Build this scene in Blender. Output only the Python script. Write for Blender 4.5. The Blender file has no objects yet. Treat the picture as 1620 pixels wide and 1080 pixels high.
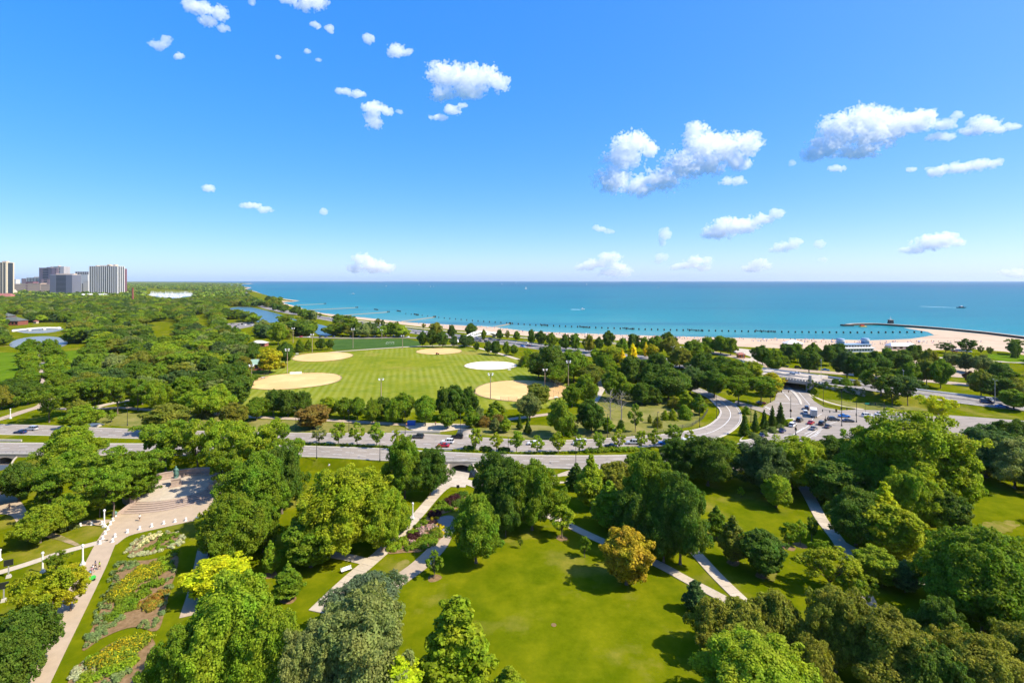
import bpy, bmesh, math, random
import numpy as np
from mathutils import Vector, Matrix

# ------------------------------------------------------------------ camera, sky, sun, exposure
scene = bpy.context.scene
CAM_H = 64.0            # storey the picture is taken from
FPX, CX, HY = 800.0, 810.0, 443.0      # focal length in photo pixels, centre column, horizon row
cam_d = bpy.data.cameras.new('camera'); cam = bpy.data.objects.new('camera', cam_d)
scene.collection.objects.link(cam); scene.camera = cam
cam.location = (0, 0, CAM_H); cam.rotation_euler = (math.radians(90), 0, 0)
cam_d.sensor_width = 36.0; cam_d.lens = 36.0 * FPX / 1620.0
cam_d.shift_y = -(540.0 - HY) / 1620.0
cam_d.clip_start = 1.0; cam_d.clip_end = 120000.0

SUN_EL, SUN_AZ = math.radians(48.0), math.radians(106.0)     # azimuth clockwise from the view direction
world = bpy.data.worlds.new('World'); scene.world = world; world.use_nodes = True
wn = world.node_tree.nodes; wl = world.node_tree.links
for n in list(wn): wn.remove(n)
sky = wn.new('ShaderNodeTexSky'); sky.sky_type = 'NISHITA'; sky.sun_disc = False
sky.sun_elevation = SUN_EL; sky.sun_rotation = SUN_AZ
sky.altitude = 0.0; sky.air_density = 0.8; sky.dust_density = 1.1; sky.ozone_density = 10.0
# the photograph's own tone curve, applied evenly to the whole sky
gam = wn.new('ShaderNodeGamma'); gam.inputs['Gamma'].default_value = 0.44
hsv = wn.new('ShaderNodeHueSaturation'); hsv.inputs['Saturation'].default_value = 1.84; hsv.inputs['Hue'].default_value = 0.512; hsv.inputs['Value'].default_value = 2.38
bg = wn.new('ShaderNodeBackground'); bg.inputs['Strength'].default_value = 0.15
wo = wn.new('ShaderNodeOutputWorld')
wb = wn.new('ShaderNodeMix'); wb.data_type = 'RGBA'; wb.blend_type = 'MULTIPLY'; wb.inputs[0].default_value = 1.0; wb.inputs[7].default_value = (0.95, 0.965, 1.07, 1)
wl.new(sky.outputs[0], gam.inputs[0]); wl.new(gam.outputs[0], hsv.inputs['Color']); wl.new(hsv.outputs[0], wb.inputs[6]); wl.new(wb.outputs[2], bg.inputs[0]); wl.new(bg.outputs[0], wo.inputs[0])
sun_d = bpy.data.lights.new('sun', 'SUN'); sun_d.energy = 4.8; sun_d.angle = math.radians(0.53)
sun_d.color = (1.0, 0.90, 0.74)
sun = bpy.data.objects.new('sun', sun_d); scene.collection.objects.link(sun)
SUNV = Vector((math.sin(SUN_AZ) * math.cos(SUN_EL), math.cos(SUN_AZ) * math.cos(SUN_EL), math.sin(SUN_EL)))
sun.rotation_euler = SUNV.to_track_quat('Z', 'Y').to_euler()
sun.location = SUNV * 500
vs = scene.view_settings; vs.view_transform = 'Standard'; vs.look = 'None'; vs.gamma = 1.0
vs.use_curve_mapping = False; vs.exposure = 0.8
scene.render.engine = 'CYCLES'
cy = scene.cycles
cy.use_denoising = True
try: cy.denoiser = 'OPENIMAGEDENOISE'
except Exception: pass
cy.max_bounces = 16; cy.diffuse_bounces = 5; cy.glossy_bounces = 2; cy.transmission_bounces = 5; cy.transparent_max_bounces = 8; cy.use_adaptive_sampling = True; cy.adaptive_threshold = 0.02
cy.volume_bounces = 14; cy.caustics_reflective = False; cy.caustics_refractive = False
cy.sample_clamp_indirect = 6.0
rng = random.Random(7)
nrng = np.random.default_rng(11)
COL = scene.collection

# ------------------------------------------------------------------ places and levels
def P(px, py, z=0.0):
    """Where the line of sight through a photo pixel meets the level z."""
    D = FPX * (CAM_H - z) / (py - HY)
    return ((px - CX) * D / FPX, D, z)
def XY(px, py, z=0.0):
    p = P(px, py, z); return (p[0], p[1])
def screen(x, y, z=0.0):
    return (CX + FPX * x / y, HY + FPX * (CAM_H - z) / y)
UP = 3.0       # the drive and everything behind it stands 3 m above the near park
SEA = 0.4

EDGE = [(-420, 178), (-178, 176)] + [XY(a, b, UP) for a, b in ((478, 722), (612, 728.5), (706, 730.5), (863, 739.7), (999, 741), (1100, 728), (1230, 702), (1400, 700), (1620, 706))] + [(460, 195)]
EDGE_X = np.array([p[0] for p in EDGE]); EDGE_Y = np.array([p[1] for p in EDGE])
LSD = [(352, 196), (296, 220), (246, 243), (200, 267), (157, 300), (112, 352), (66, 416), (16, 470), (-40, 525), (-114, 596), (-213, 705), (-312, 824), (-470, 1020), (-627, 1260), (-1000, 1900), (-1700, 3200)]
def catmull(pts, n=8, closed=False):
    pts = [Vector(p) for p in pts]; out = []
    m = len(pts); rngi = range(m if closed else m - 1)
    for i in rngi:
        p1, p2 = pts[i], pts[(i + 1) % m]
        p0 = pts[i - 1] if (i > 0 or closed) else p1 * 2 - p2
        p3 = pts[(i + 2) % m] if (i + 2 < m or closed) else p2 * 2 - p1
        for k in range(n):
            t = k / n; t2, t3 = t * t, t * t * t
            out.append(0.5 * ((2 * p1) + (p2 - p0) * t + (2 * p0 - 5 * p1 + 4 * p2 - p3) * t2 + (3 * p1 - p0 - 3 * p2 + p3) * t3))
    if not closed: out.append(pts[-1])
    return out
LSDC = catmull(LSD, 10)
LSDN = np.array([(p.x, p.y) for p in LSDC])
UNDER = np.array([(138, 225), (148.5, 262), (156, 290), (164, 345)], float)   # the road that dips under the shore drive
def dist_poly(x, y, poly):
    x = np.asarray(x, float); y = np.asarray(y, float); best = np.full(x.shape, 1e9)
    for (ax, ay), (bx, by) in zip(poly[:-1], poly[1:]):
        dx, dy = bx - ax, by - ay; L = dx * dx + dy * dy
        t = np.clip(((x - ax) * dx + (y - ay) * dy) / L, 0, 1)
        best = np.minimum(best, np.hypot(x - ax - t * dx, y - ay - t * dy))
    return best
def sstep(t):
    t = np.clip(t, 0, 1); return t * t * (3 - 2 * t)
def lsd_z(x):
    return UP + 5.2 * np.exp(-((np.asarray(x, float) - 152.0) / 60.0) ** 2)
LSD_HW = 14.0
def zt(x, y):
    x = np.asarray(x, float); y = np.asarray(y, float)
    d = y - np.interp(x, EDGE_X, EDGE_Y)
    z = UP * sstep((d + 4.2) / 3.6)
    sel = (x > 20) & (y > 180) & (y < 440)
    if sel.any():
        xs, ys = x[sel], y[sel]
        dl = dist_poly(xs, ys, LSDN[:90]); du = dist_poly(xs, ys, UNDER)
        h = (lsd_z(xs) - UP)
        emb = h * np.clip(1 - (dl - LSD_HW) / (2.6 * np.maximum(h, 0.4)), 0, 1) * sstep((du - 9.5) / 1.0)
        z2 = z[sel] + emb
        z = z.copy(); z[sel] = z2
    return z
def zt1(x, y): return float(zt(np.array([x]), np.array([y]))[0])

# ------------------------------------------------------------------ materials
MATS = {}
def _principled(name, rough=0.8, spec=0.3):
    m = bpy.data.materials.new(name); m.use_nodes = True; MATS[name] = m
    b = m.node_tree.nodes['Principled BSDF']; b.inputs['Roughness'].default_value = rough
    b.inputs['Specular IOR Level'].default_value = spec
    return m, m.node_tree.nodes, m.node_tree.links, b
def mix_rgb(n, l, fac, a, b, mode='MIX'):
    x = n.new('ShaderNodeMix'); x.data_type = 'RGBA'; x.blend_type = mode
    for sock, v in ((x.inputs[0], fac), (x.inputs[6], a), (x.inputs[7], b)):
        if hasattr(v, 'is_linked'): l.new(v, sock)
        elif isinstance(v, (int, float)): sock.default_value = v
        else: sock.default_value = (*v, 1) if len(v) == 3 else v
    return x.outputs[2]
def noise(n, l, vec, scale, detail=4, rough=0.55, lo=0.4, hi=0.6, stretch=None):
    if stretch:
        mp = n.new('ShaderNodeMapping'); mp.inputs['Scale'].default_value = stretch[:3]
        if len(stretch) > 3: mp.inputs['Rotation'].default_value = (0, 0, stretch[3])
        l.new(vec, mp.inputs[0]); vec = mp.outputs[0]
    t = n.new('ShaderNodeTexNoise'); t.inputs['Scale'].default_value = scale; t.inputs['Detail'].default_value = detail
    t.inputs['Roughness'].default_value = rough; l.new(vec, t.inputs['Vector'])
    r = n.new('ShaderNodeMapRange'); r.inputs[1].default_value = lo; r.inputs[2].default_value = hi; l.new(t.outputs[0], r.inputs[0])
    return r.outputs[0]
def surf(name, c1, c2, scale=1.0, rough=0.85, spec=0.2, c3=None, scale3=0.1, lo3=0.5, hi3=0.65, bump=0.0, bscale=20, world_pos=True, lo=0.35, hi=0.65, fine=None):
    """Two-tone noisy surface with an optional larger third tone."""
    m, n, l, b = _principled(name, rough, spec)
    if world_pos: vec = n.new('ShaderNodeNewGeometry').outputs['Position']
    else: vec = n.new('ShaderNodeTexCoord').outputs['Object']
    c = mix_rgb(n, l, noise(n, l, vec, scale, 5, 0.6, lo, hi), c1, c2)
    if c3: c = mix_rgb(n, l, noise(n, l, vec, scale3, 5, 0.6, lo3, hi3), c, c3)
    if fine: c = mix_rgb(n, l, noise(n, l, vec, fine[0], 3, 0.7, 0.3, 0.7), c, fine[1], 'MULTIPLY')
    l.new(c, b.inputs['Base Color'])
    if bump:
        bm_ = n.new('ShaderNodeBump'); bm_.inputs['Strength'].default_value = bump
        t = n.new('ShaderNodeTexNoise'); t.inputs['Scale'].default_value = bscale; t.inputs['Detail'].default_value = 3
        l.new(vec, t.inputs['Vector']); l.new(t.outputs[0], bm_.inputs['Height']); l.new(bm_.outputs[0], b.inputs['Normal'])
    return m
def plain(name, c, rough=0.5, spec=0.4, metal=0.0, var=0.12):
    m, n, l, b = _principled(name, rough, spec); b.inputs['Metallic'].default_value = metal
    vec = n.new('ShaderNodeTexCoord').outputs['Object']
    dark = tuple(v * (1 - var) for v in c)
    l.new(mix_rgb(n, l, noise(n, l, vec, 1.7, 4, 0.6, 0.35, 0.65), c, dark), b.inputs['Base Color'])
    return m
def tinted(name, rough=0.4, spec=0.5, trans=0.0, var=0.3, coat=0.0, island=True):
    """Takes its colour from the object; leaves also vary one by one and let light through."""
    m, n, l, b = _principled(name, rough, spec)
    oi = n.new('ShaderNodeObjectInfo'); c = oi.outputs['Color']
    if island:
        g = n.new('ShaderNodeNewGeometry')
        mr = n.new('ShaderNodeMapRange'); mr.inputs[3].default_value = 1 - var; mr.inputs[4].default_value = 1 + var
        l.new(g.outputs['Random Per Island'], mr.inputs[0])
        hs = n.new('ShaderNodeHueSaturation'); l.new(mr.outputs[0], hs.inputs['Value']); l.new(c, hs.inputs['Color'])
        tc = n.new('ShaderNodeTexCoord')
        hu = noise(n, l, tc.outputs['Object'], 0.35, 3, 0.6, 0.3, 0.7)
        mr2 = n.new('ShaderNodeMapRange'); mr2.inputs[3].default_value = 0.468; mr2.inputs[4].default_value = 0.522
        l.new(hu, mr2.inputs[0]); l.new(mr2.outputs[0], hs.inputs['Hue'])
        c = hs.outputs[0]
        pat = noise(n, l, tc.outputs['Object'], 0.9, 3, 0.6, 0.3, 0.7)
        c = mix_rgb(n, l, pat, c, (1.30, 1.22, 1.0), 'MULTIPLY')
    l.new(c, b.inputs['Base Color'])
    if coat: b.inputs['Coat Weight'].default_value = coat
    if trans:
        t = n.new('ShaderNodeBsdfTranslucent'); mx = n.new('ShaderNodeMixShader'); mx.inputs[0].default_value = trans
        l.new(mix_rgb(n, l, 1.0, c, (1.35, 1.45, 0.6), 'MULTIPLY'), t.inputs[0])
        out = n['Material Output']; l.new(b.outputs[0], mx.inputs[1]); l.new(t.outputs[0], mx.inputs[2]); l.new(mx.outputs[0], out.inputs[0])
    return m

GRASS_A, GRASS_B, GRASS_DRY = (0.115, 0.145, 0.002), (0.190, 0.200, 0.005), (0.36, 0.27, 0.07)
def grass(name, a, b_, dry, dlo, dhi, dscale=0.045, stripes=None):
    m, n, l, b = _principled(name, 1.0, 0.0)
    vec = n.new('ShaderNodeNewGeometry').outputs['Position']
    c = mix_rgb(n, l, noise(n, l, vec, 0.16, 6, 0.65, 0.35, 0.65), a, b_)
    f1 = noise(n, l, vec, dscale, 6, 0.62, dlo, dhi)
    c = mix_rgb(n, l, f1, c, dry)
    if stripes:
        ang, period, amt = stripes
        mp = n.new('ShaderNodeMapping'); mp.inputs['Rotation'].default_value = (0, 0, ang); l.new(vec, mp.inputs[0])
        w = n.new('ShaderNodeTexWave'); w.inputs['Scale'].default_value = 0.314 / period; w.inputs['Distortion'].default_value = 1.2; w.inputs['Detail'].default_value = 2
        w.inputs['Detail Scale'].default_value = 0.4
        l.new(mp.outputs[0], w.inputs['Vector'])
        fade = noise(n, l, vec, 0.012, 2, 0.5, 0.35, 0.55)
        mm = n.new('ShaderNodeMath'); mm.operation = 'MULTIPLY'; l.new(w.outputs['Fac'], mm.inputs[0]); l.new(fade, mm.inputs[1])
        m2 = n.new('ShaderNodeMath'); m2.operation = 'MULTIPLY'; m2.inputs[1].default_value = amt; l.new(mm.outputs[0], m2.inputs[0])
        c = mix_rgb(n, l, m2.outputs[0], c, (0.36, 0.37, 0.10))
    c = mix_rgb(n, l, noise(n, l, vec, 0.42, 5, 0.7, 0.45, 0.70), c, (1.22, 1.12, 1.3), 'MULTIPLY')
    c = mix_rgb(n, l, noise(n, l, vec, 0.07, 5, 0.65, 0.42, 0.66), c, (0.74, 0.84, 0.8), 'MULTIPLY')
    c = mix_rgb(n, l, noise(n, l, vec, 1.4, 4, 0.75, 0.25, 0.75), c, (0.80, 0.84, 0.72), 'MULTIPLY')
    c = mix_rgb(n, l, noise(n, l, vec, 9.0, 3, 0.75, 0.25, 0.75), c, (0.66, 0.70, 0.6), 'MULTIPLY')
    l.new(c, b.inputs['Base Color'])
    bp = n.new('ShaderNodeBump'); bp.inputs['Strength'].default_value = 0.35; bp.inputs['Distance'].default_value = 0.08
    t = n.new('ShaderNodeTexNoise'); t.inputs['Scale'].default_value = 6.0; t.inputs['Detail'].default_value = 4; l.new(vec, t.inputs['Vector'])
    l.new(t.outputs[0], bp.inputs['Height']); l.new(bp.outputs[0], b.inputs['Normal'])
    return m
M_GROUND = grass('park_grass', GRASS_A, GRASS_B, GRASS_DRY, 0.54, 0.80, 0.05)
M_FIELD = grass('ball_field_grass', (0.20, 0.235, 0.016), (0.25, 0.265, 0.026), (0.38, 0.28, 0.08), 0.55, 0.72, 0.016, stripes=(math.radians(-12), 4.2, 0.42))
M_SOCCER = grass('soccer_grass', (0.060, 0.120, 0.030), (0.075, 0.140, 0.035), (0.16, 0.17, 0.06), 0.6, 0.8)
M_WORN = grass('worn_grass', (0.19, 0.19, 0.02), (0.24, 0.21, 0.04), (0.34, 0.26, 0.09), 0.44, 0.66, 0.3)
M_DRY = grass('dry_verge_grass', (0.20, 0.195, 0.045), (0.255, 0.235, 0.065), (0.34, 0.28, 0.11), 0.46, 0.72, 0.08)
M_BRIGHT = grass('bright_lawn', (0.115, 0.20, 0.010), (0.14, 0.22, 0.014), (0.20, 0.20, 0.05), 0.6, 0.8)
M_CONCRETE = surf('path_concrete', (0.52, 0.45, 0.34), (0.44, 0.38, 0.29), 0.7, 0.9, 0.2, c3=(0.38, 0.33, 0.26), scale3=0.25, lo3=0.55, hi3=0.75, fine=(12, (0.88, 0.88, 0.88)), bump=0.1)
def slab_mat():
    m, n, l, b = _principled('walk_slab', .9, .2); oi = n.new('ShaderNodeObjectInfo'); vec = n.new('ShaderNodeNewGeometry').outputs['Position']
    c = mix_rgb(n, l, oi.outputs['Random'], (.53, .455, .34), (.45, .385, .285)); c = mix_rgb(n, l, noise(n, l, vec, .8, 5, .65, .5, .72), c, (.84, .83, .80), 'MULTIPLY'); c = mix_rgb(n, l, noise(n, l, vec, 11, 3, .7, .3, .7), c, (.86, .86, .86), 'MULTIPLY'); l.new(c, b.inputs['Base Color']); return m
M_SLAB = slab_mat()
M_PLAZA = surf('plaza_gravel', (0.46, 0.36, 0.25), (0.40, 0.315, 0.22), 0.5, 0.95, 0.1, fine=(14, (0.85, 0.85, 0.85)), bump=0.15)
M_PATH = surf('path_asphalt', (0.44, 0.345, 0.245), (0.375, 0.30, 0.215), 0.6, 0.9, 0.2, fine=(14, (0.84, 0.84, 0.84)), bump=0.1)
M_ROAD = surf('road_concrete', (0.345, 0.298, 0.245), (0.30, 0.262, 0.218), 0.12, 0.85, 0.25, c3=(0.25, 0.225, 0.195), scale3=0.35, lo3=0.56, hi3=0.75, fine=(5, (0.88, 0.88, 0.88)))
def streaky(m, lo, hi, amt, sx, sy, rot=0.0):
    # worn wheel tracks and patched strips that run along the road
    n, l = m.node_tree.nodes, m.node_tree.links; b = n['Principled BSDF']; src = b.inputs['Base Color'].links[0].from_socket; vec = n.new('ShaderNodeNewGeometry').outputs['Position']
    f = noise(n, l, vec, 1.0, 4, 0.6, lo, hi, stretch=(sx, sy, 1, rot)); c = mix_rgb(n, l, f, src, (amt, amt, amt * .98), 'MULTIPLY')
    v = n.new('ShaderNodeTexVoronoi'); v.feature = 'DISTANCE_TO_EDGE'; v.inputs['Scale'].default_value = 0.13; l.new(vec, v.inputs['Vector'])
    r = n.new('ShaderNodeMapRange'); r.inputs[1].default_value = 0.0; r.inputs[2].default_value = 0.018; r.inputs[3].default_value = .35; r.inputs[4].default_value = 0.0; l.new(v.outputs[0], r.inputs[0])
    l.new(mix_rgb(n, l, r.outputs[0], c, (.5, .5, .5), 'MULTIPLY'), b.inputs['Base Color'])
streaky(M_ROAD, .38, .62, .80, .03, .55)
M_LSD = surf('drive_asphalt', (0.28, 0.255, 0.225), (0.235, 0.215, 0.19), 0.08, 0.85, 0.25, fine=(4, (0.88, 0.88, 0.88)))
streaky(M_LSD, .38, .62, .82, .03, .5, math.radians(40))
M_KERB = surf('kerb_concrete', (0.50, 0.46, 0.39), (0.42, 0.39, 0.33), 0.8, 0.9, 0.2)
M_LINE = surf('road_paint', (0.78, 0.78, 0.75), (0.60, 0.60, 0.57), 1.2, 0.7, 0.3)
M_YLINE = surf('yellow_paint', (0.62, 0.40, 0.05), (0.5, 0.34, 0.06), 1.2, 0.7, 0.3)
M_SAND = surf('beach_sand', (0.53, 0.40, 0.275), (0.48, 0.36, 0.245), 0.05, 0.95, 0.1, c3=(0.42, 0.31, 0.21), scale3=0.02, fine=(1.5, (0.92, 0.92, 0.92)), bump=0.2, bscale=0.5)
M_INFIELD = surf('infield_clay', (0.66, 0.42, 0.175), (0.60, 0.375, 0.15), 0.10, 0.95, 0.1, c3=(0.70, 0.46, 0.20), scale3=0.06, fine=(3, (0.93, 0.93, 0.93)))
M_INPALE = surf('infield_pale_sand', (0.86, 0.78, 0.58), (0.80, 0.71, 0.52), 0.10, 0.95, 0.1, fine=(3, (0.95, 0.95, 0.95)))
M_MULCH = surf('mulch', (0.20, 0.125, 0.055), (0.31, 0.20, 0.10), 1.2, 0.95, 0.1, fine=(9, (0.6, 0.6, 0.6)), bump=0.3)
M_DIRT = surf('bare_dirt', (0.36, 0.27, 0.16), (0.28, 0.22, 0.12), 0.6, 0.95, 0.1, c3=(0.18, 0.17, 0.05), scale3=0.3, lo3=0.5, hi3=0.6, fine=(10, (0.8, 0.8, 0.8)))
M_STONE = surf('pink_granite', (0.43, 0.33, 0.26), (0.35, 0.27, 0.215), 1.5, 0.75, 0.3, fine=(9, (0.86, 0.86, 0.86)), bump=0.08)
M_WALLCON = surf('wall_concrete', (0.46, 0.40, 0.32), (0.36, 0.32, 0.26), 0.5, 0.9, 0.2, c3=(0.25, 0.22, 0.18), scale3=0.3, lo3=0.55, hi3=0.7)
M_LEAF = tinted('leaf', 0.65, 0.10, trans=0.40, var=0.38)
M_BARK = surf('bark', (0.11, 0.085, 0.06), (0.17, 0.135, 0.10), 3.0, 0.95, 0.1, world_pos=False, bump=0.4, bscale=8)
M_PAINT = tinted('car_paint', 0.25, 0.5, island=False, coat=0.6)
M_GLASS = plain('dark_glass', (0.012, 0.016, 0.02), 0.08, 0.6)
M_TYRE = plain('tyre_rubber', (0.015, 0.015, 0.015), 0.85, 0.2)
M_RIM = plain('wheel_metal', (0.5, 0.5, 0.5), 0.35, 0.5, 0.8)
M_LAMP = plain('lamp_lens', (0.75, 0.75, 0.72), 0.2, 0.5)
M_TAIL = plain('tail_lens', (0.35, 0.01, 0.01), 0.25, 0.5)
M_WHITE = plain('white_paint', (0.78, 0.77, 0.73), 0.5, 0.4)
M_BLACK = plain('black_metal', (0.022, 0.026, 0.024), 0.45, 0.4)
M_GALV = plain('galvanised_metal', (0.42, 0.42, 0.41), 0.5, 0.5, 0.3)
M_WOODPOLE = plain('pole_wood', (0.34, 0.26, 0.18), 0.85, 0.2)
M_TIMBER = plain('wet_timber', (0.05, 0.04, 0.03), 0.8, 0.3)
M_BRONZE = surf('green_bronze', (0.13, 0.27, 0.22), (0.06, 0.12, 0.10), 2.0, 0.55, 0.4, world_pos=False)
M_TINT = tinted('painted_surface', 0.7, 0.3, island=False)

# ------------------------------------------------------------------ mesh helpers
def mesh_np(name, V, F, mat=None, smooth=False):
    """V: (n,3) floats, F: (m,k) ints with one k."""
    V = np.asarray(V, np.float32); F = np.asarray(F, np.int32); k = F.shape[1]
    me = bpy.data.meshes.new(name)
    me.vertices.add(len(V)); me.vertices.foreach_set('co', V.ravel())
    me.loops.add(F.size); me.loops.foreach_set('vertex_index', F.ravel())
    me.polygons.add(len(F)); me.polygons.foreach_set('loop_start', np.arange(0, F.size, k, dtype=np.int32))
    if smooth: me.polygons.foreach_set('use_smooth', np.ones(len(F), bool))
    me.update(calc_edges=True)
    if mat: me.materials.append(mat)
    return me
class MB:
    """Collects simple solids into one mesh."""
    def __init__(s): s.v = []; s.f = []
    def add(s, vs_, fs_):
        o = len(s.v); s.v += [tuple(p) for p in vs_]; s.f += [tuple(i + o for i in f) for f in fs_]; return s
    def box(s, cx, cy_, cz, sx, sy, sz, rz=0.0, taper=1.0):
        c, q = math.cos(rz), math.sin(rz); pts = []
        for dz, t in ((-.5, 1.0), (.5, taper)):
            for dx, dy in ((-.5, -.5), (.5, -.5), (.5, .5), (-.5, .5)):
                x, y = dx * sx * t, dy * sy * t
                pts.append((cx + x * c - y * q, cy_ + x * q + y * c, cz + dz * sz))
        return s.add(pts, [(0, 3, 2, 1), (4, 5, 6, 7), (0, 1, 5, 4), (1, 2, 6, 5), (2, 3, 7, 6), (3, 0, 4, 7)])
    def tube(s, path, radii, n=8, cap=True):
        path = [Vector(p) for p in path]; rings = []; o = len(s.v)
        for i, p in enumerate(path):
            d = (path[min(i + 1, len(path) - 1)] - path[max(i - 1, 0)]).normalized()
            a = d.cross(Vector((0, 0, 1)));
            if a.length < 1e-3: a = Vector((1, 0, 0))
            a.normalize(); b = d.cross(a)
            r = radii[i] if hasattr(radii, '__len__') else radii
            for k in range(n):
                t = 2 * math.pi * k / n; q = p + (a * math.cos(t) + b * math.sin(t)) * r; s.v.append(tuple(q))
        for i in range(len(path) - 1):
            for k in range(n):
                k2 = (k + 1) % n; s.f.append((o + i * n + k, o + i * n + k2, o + (i + 1) * n + k2, o + (i + 1) * n + k))
        if cap:
            s.f.append(tuple(o + k for k in range(n))); e = o + (len(path) - 1) * n; s.f.append(tuple(e + n - 1 - k for k in range(n)))
        return s
    def lathe(s, prof, n=12, cx=0, cy_=0):
        o = len(s.v)
        for r, z in prof:
            for k in range(n):
                t = 2 * math.pi * k / n; s.v.append((cx + r * math.cos(t), cy_ + r * math.sin(t), z))
        for i in range(len(prof) - 1):
            for k in range(n):
                k2 = (k + 1) % n; s.f.append((o + i * n + k, o + i * n + k2, o + (i + 1) * n + k2, o + (i + 1) * n + k))
        s.f.append(tuple(o + n - 1 - k for k in range(n))); e = o + (len(prof) - 1) * n; s.f.append(tuple(e + k for k in range(n)))
        return s
    def prism(s, poly, z0, z1):
        n = len(poly); o = len(s.v)
        s.v += [(p[0], p[1], z0) for p in poly] + [(p[0], p[1], z1) for p in poly]
        s.f.append(tuple(o + n - 1 - k for k in range(n))); s.f.append(tuple(o + n + k for k in range(n)))
        for k in range(n):
            k2 = (k + 1) % n; s.f.append((o + k, o + k2, o + n + k2, o + n + k))
        return s
    def mesh(s, name, mat=None, smooth=False):
        me = bpy.data.meshes.new(name); me.from_pydata(s.v, [], s.f); me.update()
        if smooth: me.polygons.foreach_set('use_smooth', np.ones(len(me.polygons), bool))
        if mat: me.materials.append(mat)
        return me
    def obj(s, name, mat=None, parent=None, smooth=False):
        return link(name, s.mesh(name, mat, smooth), parent)
def link(name, me, parent=None, color=None):
    o = bpy.data.objects.new(name, me); COL.objects.link(o)
    if parent is not None: o.parent = parent
    if color: o.color = (*color, 1)
    return o
def structure(o): o['kind'] = 'structure'; return o
def stuff(o, label=None, cat=None):
    o['kind'] = 'stuff'
    if label: o['label'] = label; o['category'] = cat
    return o
THINGS = []           # (object, wording, category, group): labels are finished at the end, when look-alikes are counted
def tag(o, label, cat, group=None):
    o['category'] = cat
    if group: o['group'] = group
    THINGS.append((o, label)); return o
def thing(name, label, cat, loc, rz=0.0, group=None, scale=None):
    o = bpy.data.objects.new(name, None); COL.objects.link(o); o.empty_display_size = 0.5
    o.location = loc; o.rotation_euler = (0, 0, rz)
    if scale is not None: o.scale = scale if hasattr(scale, '__len__') else (scale,) * 3
    return tag(o, label, cat, group)
_layer = [0]
def lift():
    _layer[0] += 1; return 0.03 + 0.004 * (_layer[0] % 40)
def sheet(name, pts, mat, z, up=None, parent=None):
    """A flat outline (world XY) laid on the level z."""
    if up is None: up = lift()
    me = bpy.data.meshes.new(name); n = len(pts)
    me.from_pydata([(p[0], p[1], z + up) for p in pts], [], [tuple(range(n))]); me.update()
    if me.polygons[0].normal.z < 0: me.flip_normals()
    me.materials.append(mat)
    return structure(link(name, me, parent))
def ribbon(name, pts, w, mat, up=None, zfun=None, across=2, n=8, parent=None, smooth_in=True, offset=0.0):
    """A strip of width w (number or one per point) along world XY points, following the ground."""
    if up is None: up = lift()
    zf = zfun or zt
    ws = list(w) if hasattr(w, '__len__') else [w] * len(pts)
    c = catmull([(p[0], p[1], ws[i]) for i, p in enumerate(pts)], n) if smooth_in else [Vector((p[0], p[1], ws[i])) for i, p in enumerate(pts)]
    V = []; F = []
    for i, p in enumerate(c):
        d = c[min(i + 1, len(c) - 1)] - c[max(i - 1, 0)]; d = Vector((d.x, d.y)).normalized(); nrm = Vector((d.y, -d.x))
        for k in range(across + 1):
            q = Vector((p.x, p.y)) + nrm * (p.z * (k / across - 0.5) + offset); V.append((q.x, q.y, 0))
    V = np.array(V); V[:, 2] = zf(V[:, 0], V[:, 1]) + up
    a1 = across + 1
    for i in range(len(c) - 1):
        for k in range(across): F.append((i * a1 + k, (i + 1) * a1 + k, (i + 1) * a1 + k + 1, i * a1 + k + 1))
    me = mesh_np(name, V, F, mat)
    if me.polygons[0].normal.z < 0: me.flip_normals()
    return structure(link(name, me, parent))
def edged(name, left, right, mat, zlev, n=6, up=None, parent=None):
    """A road between two edge lines, both in photo pixels with equal counts."""
    if up is None: up = lift()
    A = catmull([(*XY(*p, zlev), 0) for p in left], n); B = catmull([(*XY(*p, zlev), 0) for p in right], n)
    V = [(p.x, p.y, zlev + up) for p in A] + [(p.x, p.y, zlev + up) for p in B]; m = len(A)
    F = [(i, i + 1, m + i + 1, m + i) for i in range(m - 1)]
    me = mesh_np(name, V, F, mat)
    if me.polygons[0].normal.z < 0: me.flip_normals()
    return structure(link(name, me, parent)), A, B

# ------------------------------------------------------------------ ground, beach, water
def build_ground():
    xs = np.concatenate([np.linspace(-460, -240, 12), np.arange(-238, 330, 2.0), np.linspace(332, 400, 9)])
    ys = np.concatenate([[-40, 0, 40], np.arange(60, 420, 2.0), [424, 430]])
    X, Y = np.meshgrid(xs, ys); Z = zt(X.ravel(), Y.ravel())
    V = np.column_stack([X.ravel(), Y.ravel(), Z]); nx, ny = len(xs), len(ys)
    I = np.arange(nx * ny).reshape(ny, nx)
    F = np.column_stack([I[:-1, :-1].ravel(), I[:-1, 1:].ravel(), I[1:, 1:].ravel(), I[1:, :-1].ravel()])
    cxs = V[F][:, :, 0].mean(1); cys = V[F][:, :, 1].mean(1)
    keep = np.ones(len(F), bool)
    for tx, ty in TUNNELS: keep &= ~((np.abs(cxs - tx) < TUN_HW + 1.2) & (cys > ty - 5.4) & (cys < ty + 40))
    F = [tuple(f) for f in F[keep]]
    V = [tuple(v) for v in V]
    o = len(V)
    outer = [(400, 430), (400, 396)] + [(x, y) for x, y in INLAND[2:]] + [(-9000, 9000), (-9000, -40), (-460, -40), (-460, 430)]
    V += [(x, y, UP) for x, y in outer]; F.append(tuple(range(o, o + len(outer))))
    me = bpy.data.meshes.new('ground'); me.from_pydata(V, [], F); me.update()
    if me.polygons[len(F) - 1].normal.z < 0: me.polygons[len(F) - 1].flip()
    me.materials.append(M_GROUND)
    return structure(link('ground', me))
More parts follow.
